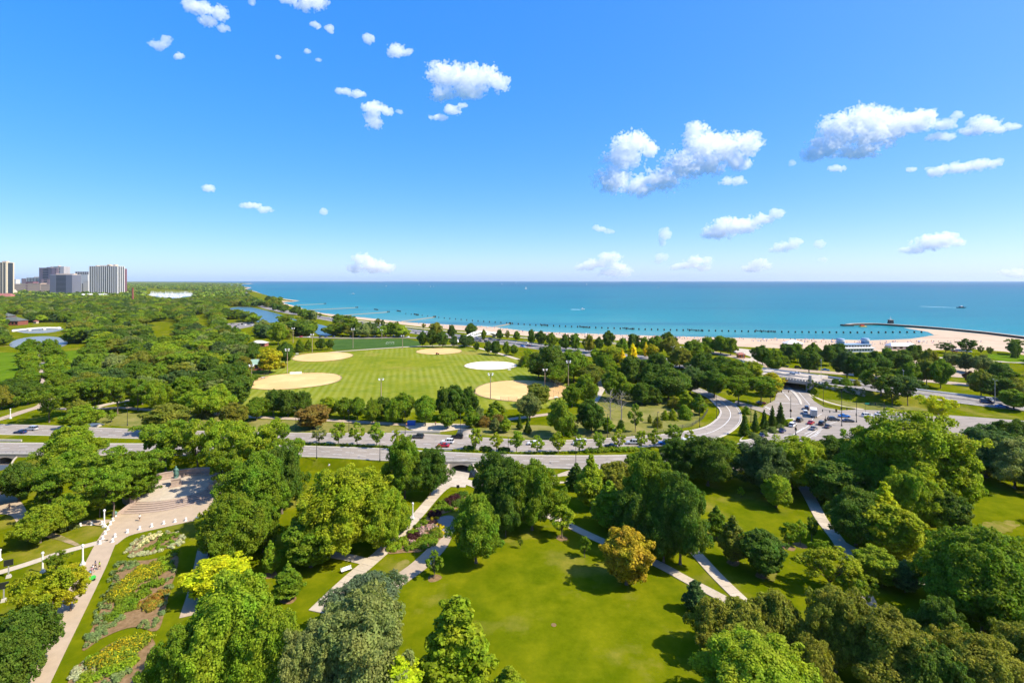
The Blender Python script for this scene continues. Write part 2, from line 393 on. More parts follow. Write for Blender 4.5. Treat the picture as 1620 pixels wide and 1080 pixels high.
# the culvert for walkers under the drive
TUN_X = XY(728, 752)[0]; TUN_HW = 3.1; TUN_Y = float(np.interp(TUN_X, EDGE_X, EDGE_Y)) - 0.3
TUN_X2 = XY(14, 733)[0]; TUN_Y2 = float(np.interp(TUN_X2, EDGE_X, EDGE_Y)) - 0.3
TUNNELS = [(TUN_X, TUN_Y), (TUN_X2, TUN_Y2)]
# shore line, near (right) to far (left), in photo pixels at water level
SHORE = [(1900, 575), (1750, 553), (1620, 536.5), (1561, 529), (1505, 523.6), (1445, 519), (1431, 518.6), (1440, 520.5), (1468, 525), (1478, 530), (1440, 536), (1375, 538.3), (1322, 537), (1198, 535), (1095, 532.6), (997, 530), (898, 526.5), (836, 524), (774, 516.5), (736, 515), (647, 510), (572, 502), (511, 495.5), (488, 490.5), (466, 484), (446, 478.5), (462, 477.4), (474, 475.7), (452, 473), (432, 471), (418, 466), (404, 461), (388, 457.6), (398, 455.0), (370, 451.6), (345, 450.6), (352, 449.8), (392, 449.2), (402, 448.6), (380, 447.9), (330, 446.8), (200, 445.6)]
SHOREW = [XY(a, b, SEA) for a, b in SHORE]
# where sand gives way to grass, in photo pixels at park level
INPX = [(1950, 640), (1750, 600), (1640, 565), (1590, 556), (1540, 552), (1490, 553), (1440, 556), (1400, 556), (1350, 556), (1260, 552), (1190, 549), (1120, 546), (1060, 543), (960, 537), (880, 534), (836, 531.5), (790, 527), (736, 523), (660, 516), (585, 507), (520, 499.5), (495, 493.5), (470, 486.5), (440, 480), (430, 477), (440, 475.5), (462, 475.7), (445, 472.5), (425, 468), (412, 464), (398, 460), (386, 456.8), (392, 454.6), (365, 451.2), (340, 450.2), (350, 449.5), (388, 449.0), (396, 448.4), (375, 447.8), (325, 446.7), (195, 445.55)]
INLAND = [XY(a, b, UP) for a, b in INPX]
ground = build_ground()
def strip_between(name, A, B, za, zb, mat, n=240):
    def res(pts):
        pts = np.array(pts); d = np.concatenate([[0], np.cumsum(np.hypot(*np.diff(pts, axis=0).T))]); t = np.linspace(0, 1, n)
        sc = np.array([math.atan2(p[0], p[1]) for p in pts])
        return pts, d, t
    # walk both lines by bearing-free parameter: index share
    def idx(pts):
        pts = np.array(pts); u = np.linspace(0, len(pts) - 1, n); return np.column_stack([np.interp(u, range(len(pts)), pts[:, 0]), np.interp(u, range(len(pts)), pts[:, 1])])
    a, b = idx(A), idx(B)
    V = np.vstack([np.column_stack([a, np.full(n, za)]), np.column_stack([b, np.full(n, zb)])])
    F = [(i, i + 1, n + i + 1, n + i) for i in range(n - 1)]
    me = mesh_np(name, V, F, mat)
    if me.polygons[0].normal.z < 0: me.flip_normals()
    return structure(link(name, me))
# water
def build_lake():
    m, n, l, b = _principled('lake_water', 0.35, 0.10)
    g = n.new('ShaderNodeNewGeometry'); vec = g.outputs['Position']
    sep = n.new('ShaderNodeSeparateXYZ'); l.new(vec, sep.inputs[0])
    depth = n.new('ShaderNodeMath'); depth.operation = 'MULTIPLY_ADD'; depth.inputs[1].default_value = 0.62; l.new(sep.outputs[0], depth.inputs[0]); l.new(sep.outputs[1], depth.inputs[2])
    mr = n.new('ShaderNodeMapRange'); mr.inputs[1].default_value = 480; mr.inputs[2].default_value = 1500; l.new(depth.outputs[0], mr.inputs[0])
    shallow = n.new('ShaderNodeValToRGB'); e = shallow.color_ramp.elements
    e[0].position = 0.0; e[0].color = (0.185, 0.320, 0.285, 1); e[1].position = 1.0; e[1].color = (0.001, 0.142, 0.160, 1)
    x = shallow.color_ramp.elements.new(0.25); x.color = (0.042, 0.228, 0.220, 1)
    x = shallow.color_ramp.elements.new(0.55); x.color = (0.003, 0.178, 0.188, 1)
    wob = noise(n, l, vec, 0.004, 4, 0.6, 0.3, 0.7); ad = n.new('ShaderNodeMath'); ad.operation = 'MULTIPLY_ADD'; ad.inputs[1].default_value = 0.22
    l.new(wob, ad.inputs[0]); l.new(mr.outputs[0], ad.inputs[2]); sb = n.new('ShaderNodeMath'); sb.operation = 'SUBTRACT'; sb.inputs[1].default_value = 0.11; l.new(ad.outputs[0], sb.inputs[0])
    l.new(sb.outputs[0], shallow.inputs[0])
    far = n.new('ShaderNodeMapRange'); far.inputs[1].default_value = 1500; far.inputs[2].default_value = 9000; l.new(depth.outputs[0], far.inputs[0])
    c = mix_rgb(n, l, far.outputs[0], shallow.outputs[0], (0.001, 0.062, 0.096))
    band = noise(n, l, vec, 0.0035, 5, 0.6, 0.50, 0.68, stretch=(0.35, 2.2, 1, math.radians(-8)))
    bm = n.new('ShaderNodeMath'); bm.operation = 'MULTIPLY'; bm.inputs[1].default_value = 0.75; l.new(band, bm.inputs[0])
    c = mix_rgb(n, l, bm.outputs[0], c, (0.003, 0.090, 0.135))
    chop = noise(n, l, vec, 0.06, 5, 0.7, 0.3, 0.7, stretch=(0.5, 1.3, 1))
    c = mix_rgb(n, l, chop, c, (0.70, 0.80, 0.85), 'MULTIPLY')
    l.new(c, b.inputs['Base Color'])
    t = n.new('ShaderNodeTexNoise'); t.inputs['Scale'].default_value = 0.35; t.inputs['Detail'].default_value = 5; t.inputs['Roughness'].default_value = 0.65; l.new(vec, t.inputs['Vector'])
    bp = n.new('ShaderNodeBump'); bp.inputs['Strength'].default_value = 0.5; bp.inputs['Distance'].default_value = 0.5
    l.new(t.outputs[0], bp.inputs['Height']); l.new(bp.outputs[0], b.inputs['Normal'])
    R = 25000
    V = [(-R, -200, SEA), (R, -200, SEA), (R, R, SEA), (-R, R, SEA)]
    # the sheet starts at the shore so that it never lies under the park
    pts = [(R, 300)] + SHOREW[:] + [(-R, XY(200, 445.6, SEA)[1]), (-R, R), (R, R)]
    me = bpy.data.meshes.new('lake'); me.from_pydata([(x, y, SEA) for x, y in pts], [], [tuple(range(len(pts)))]); me.update()
    if me.polygons[0].normal.z < 0: me.flip_normals()
    me.materials.append(m); return structure(link('lake', me))
def build_shore():
    build_lake()
    # beach: inland edge -> just under the water line, pushed a little into the lake
    out = []
    for i, (x, y) in enumerate(SHOREW): out.append((x, y))
    n = 260
    def by_len(pts, keys):
        return pts
    # pair the two lines by hand-matched indices
    pairs = [(0, 0), (1, 1), (2, 2), (3, 3), (4, 4), (9, 5.2), (10, 6.3), (11, 7.6), (12, 8.6), (13, 10.6), (14, 12), (15, 13), (16, 14), (17, 15), (18, 16), (19, 17), (20, 18), (21, 19), (22, 20), (23, 21), (24, 22), (25, 23), (26, 25), (27, 26), (28, 27), (29, 28), (30, 29), (31, 30), (32, 31), (33, 32), (34, 33), (35, 34), (36, 35), (37, 36), (38, 37), (39, 38), (40, 39), (41, 40)]
    def at(pts, u):
        i = min(int(u), len(pts) - 2); t = u - i; return (pts[i][0] * (1 - t) + pts[i + 1][0] * t, pts[i][1] * (1 - t) + pts[i + 1][1] * t)
    A = [at(INLAND, b) for a, b in pairs]; B = [at(SHOREW, a) for a, b in pairs]
    V = []; F = []
    K = 6
    for (ax, ay), (bx, by) in zip(A, B):
        for k in range(K + 1):
            t = k / K; z = (UP + 0.02) * (1 - t) + (SEA + 0.06) * t; z = UP + 0.02 + (SEA + 0.05 - UP) * (t ** 1.4)
            V.append((ax + (bx - ax) * t, ay + (by - ay) * t, z))
    for i in range(len(A) - 1):
        for k in range(K): F.append((i * (K + 1) + k, (i + 1) * (K + 1) + k, (i + 1) * (K + 1) + k + 1, i * (K + 1) + k + 1))
    me = mesh_np('beach', V, F, M_SAND)
    bm = bmesh.new(); bm.from_mesh(me); bmesh.ops.recalc_face_normals(bm, faces=bm.faces); bm.to_mesh(me); bm.free()
    return structure(link('beach', me))
beach = build_shore()
def hook_sand():
    pts = [XY(a, b, SEA) for a, b in ((1429, 518.4), (1445, 519), (1505, 523.6), (1530, 527), (1478, 530.2), (1468, 525), (1448, 521.6))]
    sheet('beach', pts, M_SAND, SEA, 0.3)
hook_sand()
# ------------------------------------------------------------------ lawns, ball fields, paths, roads
def pxs(pts, z): return [XY(a, b, z) for a, b in pts]
def smooth_closed(pts, n=6): return [(p.x, p.y) for p in catmull([(x, y, 0) for x, y in pts], n, True)]
def ragged(cx_, cy_, rx, ry, mat, z=0, seed=1):
    r = random.Random(seed); ph = [r.uniform(0, 6.28) for _ in range(5)]; w = []
    for k in range(60):
        t = 2 * math.pi * k / 60; e = 1 + .16 * math.sin(2 * t + ph[0]) + .14 * math.sin(3 * t + ph[1]) + .10 * math.sin(7 * t + ph[2]) + .07 * math.sin(13 * t + ph[3]) + r.uniform(-.05, .05); w.append((cx_ + rx * e * math.cos(t), cy_ + ry * e * math.sin(t)))
    return sheet('bare_patch', pxs(w, z), mat, z)
def pixsheet(name, pts, mat, z, smooth=True, n=6, up=None, parent=None):
    w = pxs(pts, z)
    return sheet(name, smooth_closed(w, n) if smooth else w, mat, z, up, parent)

field = pixsheet('ball_field_lawn', [(372, 600), (380, 640), (470, 652), (640, 652), (750, 648), (900, 640), (905, 600), (850, 578), (815, 566), (740, 551), (700, 548), (660, 549), (560, 556), (470, 564), (430, 575)], M_FIELD, UP)
pixsheet('soccer_lawn', [(530, 536.5), (642, 535.5), (668, 541), (664, 547.5), (528, 554), (520, 545)], M_SOCCER, UP, smooth=False)
pixsheet('mall_lawn', [(-60, 556), (26, 558), (30, 580), (26, 605), (-60, 615)], M_BRIGHT, UP, smooth=False)
pixsheet('mall_lawn', [(98, 556), (138, 553), (145, 572), (120, 585), (103, 578)], M_BRIGHT, UP, smooth=False)
for q in ([(925, 640), (960, 622), (1000, 618), (1040, 626), (1085, 642), (1106, 655), (1096, 672), (1050, 682), (1000, 688), (930, 692), (900, 685)], [(395, 664), (520, 668), (620, 673), (645, 680), (640, 684.5), (560, 684), (440, 682.5), (396, 680)], [(150, 656), (240, 653), (330, 657), (380, 664), (380, 680), (280, 677), (170, 672)], [(760, 676), (830, 672), (880, 676), (870, 694), (800, 690), (752, 686)], [(1168, 637), (1190, 648), (1203, 656), (1190, 668), (1180, 660), (1176, 648)], [(1300, 628), (1335, 632), (1400, 636), (1460, 646), (1500, 652), (1440, 648.5), (1370, 646.5), (1335, 640)]):
    pixsheet('dry_verge', q, M_DRY, UP, up=.02)
INF = {}
def infield(key, cx_, cy_, wpx, dpx, mat, rot=0.0):
    # an evenly raked disc; dpx is its height in the picture
    a = XY(cx_ - wpx / 2, cy_, UP); b = XY(cx_ + wpx / 2, cy_, UP); rx = (b[0] - a[0]) / 2
    y0 = XY(cx_, cy_ + dpx / 2, UP)[1]; y1 = XY(cx_, cy_ - dpx / 2, UP)[1]; ry = (y1 - y0) / 2; c = (XY(cx_, cy_, UP)[0], (y0 + y1) / 2)
    pts = []
    for k in range(72):
        t = 2 * math.pi * k / 72; e = 1 + 0.012 * math.sin(5 * t + cx_); x, y = rx * e * math.cos(t), ry * e * math.sin(t)
        pts.append((c[0] + x * math.cos(rot) - y * math.sin(rot), c[1] + x * math.sin(rot) + y * math.cos(rot)))
    INF[key] = (c, rx, ry)
    # a worn, greener rim lies under the clay
    rim = [(c[0] + (p[0] - c[0]) * 1.035, c[1] + (p[1] - c[1]) * 1.035) for p in pts]
    sheet('infield_rim', rim, M_DIRT, UP, 0.19); return sheet('infield', pts, mat, UP, 0.21)
infield('near_left', 463, 603, 142, 26, M_INFIELD, math.radians(14))
infield('far_left', 510, 564.6, 88, 14.5, M_INFIELD, math.radians(9))
infield('far_mid', 694.5, 555.8, 70, 9.6, M_INFIELD)
infield('pale', 776.5, 578.4, 82, 13.2, M_INPALE)
infield('near_right', 826, 618.5, 148, 33, M_INFIELD)

_slabs = [0]
def slab_walk(name, pts, w, L=2.4):
    """A walk cast in bays: each slab is its own piece with an open joint to the next."""
    _slabs[0] += 1; lf = .009 * _slabs[0]
    base = ribbon(name, pts, [x * .98 for x in w] if hasattr(w, '__len__') else w * .98, M_DIRT, up=.05)
    ws = list(w) if hasattr(w, '__len__') else [w] * len(pts)
    c = catmull([(p[0], p[1], ws[i]) for i, p in enumerate(pts)], 12); d = [0]
    for p, q in zip(c[:-1], c[1:]): d.append(d[-1] + math.hypot(q.x - p.x, q.y - p.y))
    def at(s):
        i = max(0, min(int(np.searchsorted(d, s)) - 1, len(c) - 2)); u = (s - d[i]) / max(d[i + 1] - d[i], 1e-6); t = c[i + 1] - c[i]; t = Vector((t.x, t.y)).normalized(); return c[i].lerp(c[i + 1], u), Vector((t.y, -t.x))
    s = 0.0
    while s + L < d[-1]:
        (p, n1), (q, n2) = at(s + .03), at(s + L - .03); V = []
        for z in (.02, .125 + lf):
            for r_, nn, sg in ((p, n1, -1), (p, n1, 1), (q, n2, 1), (q, n2, -1)): V.append((r_.x + nn.x * r_.z / 2 * sg, r_.y + nn.y * r_.z / 2 * sg, z))
        zz = float(zt1(p.x, p.y)); o = MB().add([(x, y, z + zz) for x, y, z in V], [(0, 3, 2, 1), (4, 5, 6, 7), (0, 1, 5, 4), (1, 2, 6, 5), (2, 3, 7, 6), (3, 0, 4, 7)]).obj('slab', M_SLAB, base); s += L
    return base
# ---- near park walks
ribbon('promenade', pxs([(20, 1130), (62, 1050), (103, 977), (146, 903), (168, 858), (184, 835)], 0), [6.0, 6.0, 5.6, 4.6, 4.4, 5.0], M_PLAZA)
pixsheet('exedra_plaza', [(163, 851), (181, 862), (205, 847), (255, 835), (300, 825), (345, 815), (352, 797), (338, 786), (300, 796), (250, 804), (205, 808), (184, 816), (170, 832)], M_PLAZA, 0, n=5)
ribbon('gravel_walk', pxs([(-30, 914), (40, 893), (100, 873), (156, 858), (163, 855)], 0), 2.3, M_CONCRETE)
ribbon('shaded_walk', pxs([(60, 845), (100, 832), (140, 827), (172, 826)], 0), 3.2, M_PATH)
pixsheet('sandy_court', [(-30, 776), (10, 778), (38, 800), (44, 832), (30, 834), (16, 815), (-30, 808)], M_PLAZA, 0)
ribbon('worn_track', pxs([(75, 846), (95, 851), (125, 863)], 0), [2.4, 1.6, 0.8], M_DIRT)
ribbon('garden_walk', pxs([(296, 975), (311, 925), (322, 870), (330, 838), (338, 815)], 0), 2.6, M_PATH)
slab_walk('concrete_walk', pxs([(500, 968), (556, 914), (611, 867), (660, 816), (697, 774), (722, 757)], 0), [3.5, 3.4, 3.1, 3.1, 3.6, 6.6])
ribbon('concrete_spur', pxs([(578, 888), (548, 881), (522, 877)], 0), 2.6, M_CONCRETE)
ribbon('culvert_apron', pxs([(716, 770), (722, 758), (728, 751)], 0), [8.0, 7.4, 6.4], M_CONCRETE)
ribbon('culvert_apron', pxs([(722, 759), (750, 766), (780, 782)], 0), [4.0, 3.6, 3.4], M_CONCRETE)
ribbon('paver_walk', pxs([(585, 958), (620, 926), (665, 893), (695, 862), (706, 836)], 0), [4.0, 4.0, 4.2, 4.2, 4.0], M_PATH)
pixsheet('paver_circle', [(690, 838), (689, 824), (699, 817), (715, 816), (722, 826), (718, 842), (706, 850)], M_LSD, 0)
ribbon('roadside_walk', pxs([(770, 775), (830, 767), (886, 761.5), (1000, 752), (1110, 745), (1175, 742), (1240, 752), (1268, 765)], 0), 3.0, M_CONCRETE)
slab_walk('meadow_walk', pxs([(775, 790), (832, 804), (870, 817), (906, 834), (955, 857), (1034, 889), (1086, 917), (1140, 945), (1210, 985)], 0), 2.5)
slab_walk('tree_walk', pxs([(1000, 790), (1050, 828), (1092, 866), (1132, 909), (1172, 948), (1240, 1010)], 0), 2.7)
slab_walk('winding_walk', pxs([(1262, 757), (1280, 785), (1300, 822), (1328, 858), (1347, 898), (1378, 962), (1420, 1040)], 0), [3.2, 3.2, 3.0, 3.0, 3.0, 3.0, 3.0])
slab_walk('winding_spur', pxs([(1326, 856), (1362, 875), (1415, 899), (1470, 926), (1540, 950), (1640, 985)], 0), 2.2)
ragged(1583, 833, 24, 11, M_WORN, seed=3)
pixsheet('bare_patch', [(612, 918), (625, 895), (640, 885), (648, 890), (632, 905)], M_WORN, 0)
pixsheet('bare_patch', [(20, 1080), (28, 1056), (55, 1040), (60, 1048), (40, 1080)], M_DIRT, 0)
ragged(1221, 911, 9, 8, M_WORN, seed=5)

# ---- beyond the drive
ribbon('mall_walk', pxs([(60, 545), (67, 575), (73, 603), (76, 625), (70, 640), (40, 650), (0, 663), (-40, 672)], UP), [5, 5, 5, 5.5, 5.5, 5, 5, 5], M_PATH)
ribbon('park_walk', pxs([(60, 646), (142, 647), (190, 645), (245, 649), (320, 653), (389, 659), (523, 665), (634, 671.5), (690, 675), (743, 672), (800, 664), (870, 655)], UP), 3.6, M_PATH)
ribbon('park_walk', pxs([(142, 649), (160, 642), (200, 634), (260, 628)], UP), 4.5, M_CONCRETE)
pixsheet('walk_plaza', [(640, 672), (665, 669), (735, 671), (748, 674), (700, 683), (655, 681)], M_CONCRETE, UP)
ribbon('field_walk', pxs([(466, 563), (520, 557.5), (600, 551.5), (668, 547.5), (720, 546.5), (745, 548), (785, 558), (820, 568.5)], UP), 4.0, M_CONCRETE)
ribbon('grove_walk', pxs([(936, 640), (946, 625), (952, 610), (944, 596), (950, 585)], UP), 4.0, M_CONCRETE)

LA = [(-520, 666), (0, 672), (200, 679), (429, 685), (652, 686.5), (745, 692), (873, 697.6), (996, 691.5), (1060, 686)]
LB = [(-520, 681), (0, 688), (200, 694), (434, 700), (612, 706), (716, 712), (850, 715.5), (1006, 708.7), (1075, 702)]
o_, farA, farB = edged('drive_far_lanes', LA, LB, M_ROAD, UP, 8, up=0.20)
NA = [(-520, 695), (0, 701), (300, 703), (478, 706), (612, 710.5), (706, 716), (858, 721), (1004, 720), (1100, 711), (1180, 699), (1235, 682)]
NB = [(-520, 714), (0, 719.5), (300, 720.5), (478, 722), (612, 728.5), (706, 730.5), (863, 739.7), (999, 741), (1100, 728), (1195, 708), (1262, 696)]
o_, nearA, nearB = edged('drive_near_lanes', NA, NB, M_ROAD, UP, 8, up=0.206)
RI = [(1045, 688), (1099, 680), (1122, 672), (1136, 660), (1139, 650), (1131, 640), (1119, 629), (1099, 620), (1060, 606)]
RO = [(1060, 703), (1120, 697), (1152, 686), (1170, 671), (1173, 658), (1168, 646), (1154, 635), (1112, 617), (1070, 601)]
o_, rampA, rampB = edged('curving_ramp', RI, RO, M_ROAD, UP, 8, up=0.212)
pixsheet('side_street', [(1160, 640), (1180, 644), (1212, 655), (1215, 647), (1185, 640), (1165, 634)], M_ROAD, UP, smooth=False, up=0.215)
pixsheet('junction', [(1231, 612), (1226, 633), (1208, 643), (1206, 652), (1226, 661), (1256, 664), (1239, 677), (1213, 687), (1176, 703), (1232, 704), (1330, 694), (1450, 694), (1760, 712), (1760, 676), (1500, 657), (1410, 650), (1355, 648), (1330, 649.6), (1304, 644.5), (1288, 635), (1278, 622), (1264, 603), (1236, 603)], M_ROAD, UP, smooth=False, up=0.218)
ribbon('junction_walk', pxs([(1272, 617), (1292, 630), (1330, 642), (1366, 648)], UP), 2.6, M_CONCRETE)
pixsheet('junction_grass', [(1281, 622), (1292, 633), (1318, 643), (1345, 647), (1352, 646.5), (1322, 641), (1295, 632)], M_GROUND, UP, up=0.24)
# shore drive
def lsd_zz(x, y): return np.where(np.asarray(x) > -60, lsd_z(x), UP)
shore_drive = ribbon('shore_drive', [(p.x, p.y) for p in LSDC[::4]], 27.0, M_LSD, up=0.16, zfun=lsd_zz, across=4, n=5)
ribbon('frontage_road', pxs([(1120, 556), (1180, 568), (1230, 582), (1320, 590), (1420, 598), (1560, 612), (1660, 628)], UP), 11.0, M_PATH)
ribbon('parking_lane', pxs([(470, 533), (560, 535), (640, 534), (700, 538)], UP), 9.0, M_LSD)
ribbon('beach_lot', pxs([(1120, 549), (1180, 556), (1215, 566), (1190, 572)], UP), [22, 26, 24, 16], M_CONCRETE)
ribbon('shore_path', pxs([(1640, 575), (1580, 572), (1490, 566), (1400, 566), (1250, 560), (1150, 553), (1060, 548), (930, 541), (850, 536), (740, 526.5), (650, 517.5), (560, 506.5)], UP), 6.0, M_CONCRETE)
pixsheet('lakefront_court', [(1400, 574), (1480, 570), (1560, 572), (1600, 590), (1540, 598), (1460, 590)], M_PLAZA, UP)
pixsheet('lakefront_lawn', [(1565, 560), (1620, 562), (1640, 570), (1600, 573), (1568, 567)], M_BRIGHT, UP)
pixsheet('verge', [(800, 534), (850, 539), (840, 543), (790, 537)], M_GROUND, UP, up=0.25)
pixsheet('car_park', [(355, 512), (400, 509), (405, 515), (380, 520), (356, 522)], M_LSD, UP, smooth=False)
# ponds and lagoon
def water_mat(name, c1, c2):
    m, n, l, b = _principled(name, 0.3, 0.10)
    vec = n.new('ShaderNodeNewGeometry').outputs['Position']
    l.new(mix_rgb(n, l, noise(n, l, vec, 0.05, 4, 0.6, 0.35, 0.65), c1, c2), b.inputs['Base Color'])
    t = n.new('ShaderNodeTexNoise'); t.inputs['Scale'].default_value = 0.6; t.inputs['Detail'].default_value = 3; l.new(vec, t.inputs['Vector'])
    bp = n.new('ShaderNodeBump'); bp.inputs['Strength'].default_value = 0.12; l.new(t.outputs[0], bp.inputs['Height']); l.new(bp.outputs[0], b.inputs['Normal'])
    return m
M_POND = water_mat('pond_water', (0.16, 0.17, 0.14), (0.21, 0.22, 0.18))
M_LAGOON = water_mat('lagoon_water', (0.045, 0.11, 0.13), (0.07, 0.15, 0.17))
pixsheet('pond', [(16, 548), (20, 540), (42, 534), (75, 532), (102, 536), (106, 545), (88, 550), (40, 552)], M_POND, UP)
pixsheet('pond', [(20, 521), (60, 519), (100, 520), (80, 526), (40, 527)], M_POND, UP)
pixsheet('lagoon', [(362, 488), (388, 485), (415, 490), (445, 498), (470, 506), (500, 513), (498, 519), (455, 512), (430, 511), (400, 508), (370, 498)], M_LAGOON, UP)
pixsheet('lagoon', [(498, 513), (512, 515), (526, 521), (524, 530), (506, 530), (496, 522)], M_LAGOON, UP)

# ---- kerbs: real steps along the carriageways
def kerb(name, line, z, w=0.35, h=0.14, base=0.18):
    mb = MB(); V = []; F = []
    c = [Vector((p.x, p.y, 0)) for p in line]
    for i, p in enumerate(c):
        d = (c[min(i + 1, len(c) - 1)] - c[max(i - 1, 0)]).normalized(); nn = Vector((d.y, -d.x, 0)) * w / 2
        for q, zz in ((p - nn, z), (p - nn, z + base + h), (p + nn, z + base + h), (p + nn, z)): V.append((q.x, q.y, zz))
    for i in range(len(c) - 1):
        for k in range(3): F.append((i * 4 + k, (i + 1) * 4 + k, (i + 1) * 4 + k + 1, i * 4 + k + 1))
    return structure(link(name, mesh_np(name, V, F, M_KERB)))
for nm, line in (('kerb', farA[:60]), ('kerb', farB), ('kerb', nearA[:70]), ('kerb', nearB[:66]), ('kerb', rampA), ('kerb', rampB[8:])): kerb(nm, line, UP)
# ---- painted lines
def dashes(A, B, t, every=2, on=1, w=0.16, up=0.225, solid=False, name='lane_marking', parent=None):
    V = []; F = []
    L = [a.lerp(b, t) for a, b in zip(A, B)]
    # walk by length
    d = [0]
    for p, q in zip(L[:-1], L[1:]): d.append(d[-1] + (q - p).length)
    def at(s):
        i = max(0, min(int(np.searchsorted(d, s)) - 1, len(L) - 2)); u = (s - d[i]) / max(d[i + 1] - d[i], 1e-6); return L[i].lerp(L[i + 1], u)
    s = 0.0; step, on_ = (4.0, 4.0) if solid else (9.0, 3.2)
    while s + on_ < d[-1]:
        p, q = at(s), at(s + on_); dd = (q - p).normalized(); nn = Vector((dd.y, -dd.x, 0)) * w / 2; o = len(V)
        for r in (p - nn, p + nn, q + nn, q - nn): V.append((r.x, r.y, UP + up))
        F.append((o, o + 1, o + 2, o + 3)); s += step
    me = mesh_np(name, V, F, M_LINE)
    if me.polygons[0].normal.z < 0: me.flip_normals()
    o = link(name, me); o['kind'] = 'structure'; return o
for t in (0.27, 0.5, 0.73): dashes(farA, farB, t); dashes(nearA, nearB, t)
dashes(farA, farB, 0.96, solid=True, w=0.12); dashes(nearA, nearB, 0.04, solid=True, w=0.12)
dashes(rampA, rampB, 0.5, solid=True, w=0.22)
dashes(rampA, rampB, 0.06, solid=True, w=0.14); dashes(rampA, rampB, 0.94, solid=True, w=0.14)
def stripe(a, b, w=0.18, mat=None, name='lane_marking', z=UP + 0.235):
    p, q = Vector((*XY(*a, UP), z)), Vector((*XY(*b, UP), z)); dd = (q - p).normalized(); nn = Vector((dd.y, -dd.x, 0)) * w / 2
    me = mesh_np(name, [tuple(r) for r in (p - nn, p + nn, q + nn, q - nn)], [(0, 1, 2, 3)], mat or M_LINE)
    if me.polygons[0].normal.z < 0: me.flip_normals()
    return structure(link(name, me))
for a, b, w in (((1252, 690), (1279, 674), .22), ((1279, 674), (1288, 660), .18), ((1273, 687), (1291, 679), .18), ((1262, 700), (1292, 681), .2), ((1240, 622), (1250, 634), .2), ((1233, 615), (1248, 630), .2), ((1263, 620), (1281, 641), .2),
                ((1226, 637), (1264, 639.5), .35), ((1291, 660), (1300, 655), .2), ((1300, 665), (1320, 668), .2), ((1312, 671), (1325, 667), .2), ((1296, 672), (1311, 672), .18), ((1260, 684), (1272, 677), .2), ((1345, 651), (1372, 655), .25), ((1352, 650), (1380, 654), .25), ((1278, 694), (1297, 684), .18)):
    stripe(a, b, w)
for k in range(7): stripe((1286 + 1.6 * k, 690 - 1.9 * k), (1292 + 1.6 * k, 690.5 - 1.9 * k), .4)
for k in range(5): stripe((1210 + 3.2 * k, 645 + 1.6 * k), (1214 + 3.2 * k, 643.6 + 1.6 * k), .5)
# shore drive lines and median barrier
def along_lsd(off, i0, i1, on=3.0, gap=9.0, w=0.16, name='lane_marking', solid=False):
    L = []
    for i in range(i0, i1):
        p = LSDC[i]; d = (LSDC[min(i + 1, len(LSDC) - 1)] - LSDC[max(i - 1, 0)]); d = Vector((d.x, d.y)).normalized(); L.append(Vector((p.x + d.y * off, p.y - d.x * off)))
    d = [0]
    for p, q in zip(L[:-1], L[1:]): d.append(d[-1] + (q - p).length)
    def at(s):
        i = max(0, min(int(np.searchsorted(d, s)) - 1, len(L) - 2)); u = (s - d[i]) / max(d[i + 1] - d[i], 1e-6); return L[i].lerp(L[i + 1], u)
    V = []; F = []; s = 0
    if solid: on, gap = 5.0, 5.0
    while s + on < d[-1]:
        p, q = at(s), at(s + on); dd = (q - p).normalized(); nn = Vector((dd.y, -dd.x)) * w / 2; o = len(V)
        for r in (p - nn, p + nn, q + nn, q - nn): V.append((r.x, r.y, float(lsd_zz(r.x, 0)) + 0.175))
        F.append((o, o + 1, o + 2, o + 3)); s += gap
    me = mesh_np(name, V, F, M_LINE)
    if me.polygons[0].normal.z < 0: me.flip_normals()
    return structure(link(name, me))
for off in (-9, -5.8, -2.8, 3.0, 6.0, 9.2): along_lsd(off, 12, 110)
for off in (-11.9, 11.9): along_lsd(off, 12, 110, solid=True, w=0.2)
def lsd_rail(name, off, w, h, mat, i0=8, i1=112):
    V = []; F = []
    for i in range(i0, i1):
        p = LSDC[i]; d = (LSDC[i + 1] - LSDC[i - 1]); d = Vector((d.x, d.y)).normalized(); nn = Vector((d.y, -d.x)); z = float(lsd_zz(p.x, 0)) + 0.1
        for o_, zz in ((off - w / 2, z), (off - w * .3, z + h), (off + w * .3, z + h), (off + w / 2, z)):
            q = Vector((p.x, p.y)) + nn * o_; V.append((q.x, q.y, zz))
    n = i1 - i0
    for i in range(n - 1):
        for k in range(3): F.append((i * 4 + k, (i + 1) * 4 + k, (i + 1) * 4 + k + 1, i * 4 + k + 1))
    return link(name, mesh_np(name, V, F, mat))
tag(lsd_rail('median_barrier', 0.3, 0.7, 0.85, M_WALLCON), 'long low concrete barrier dividing the shore drive carriageways', 'barrier')
tag(lsd_rail('guard_rail', 12.9, 0.25, 0.8, M_GALV, 8, 100), 'grey guard rail along the lake side of the shore drive', 'guard rail')
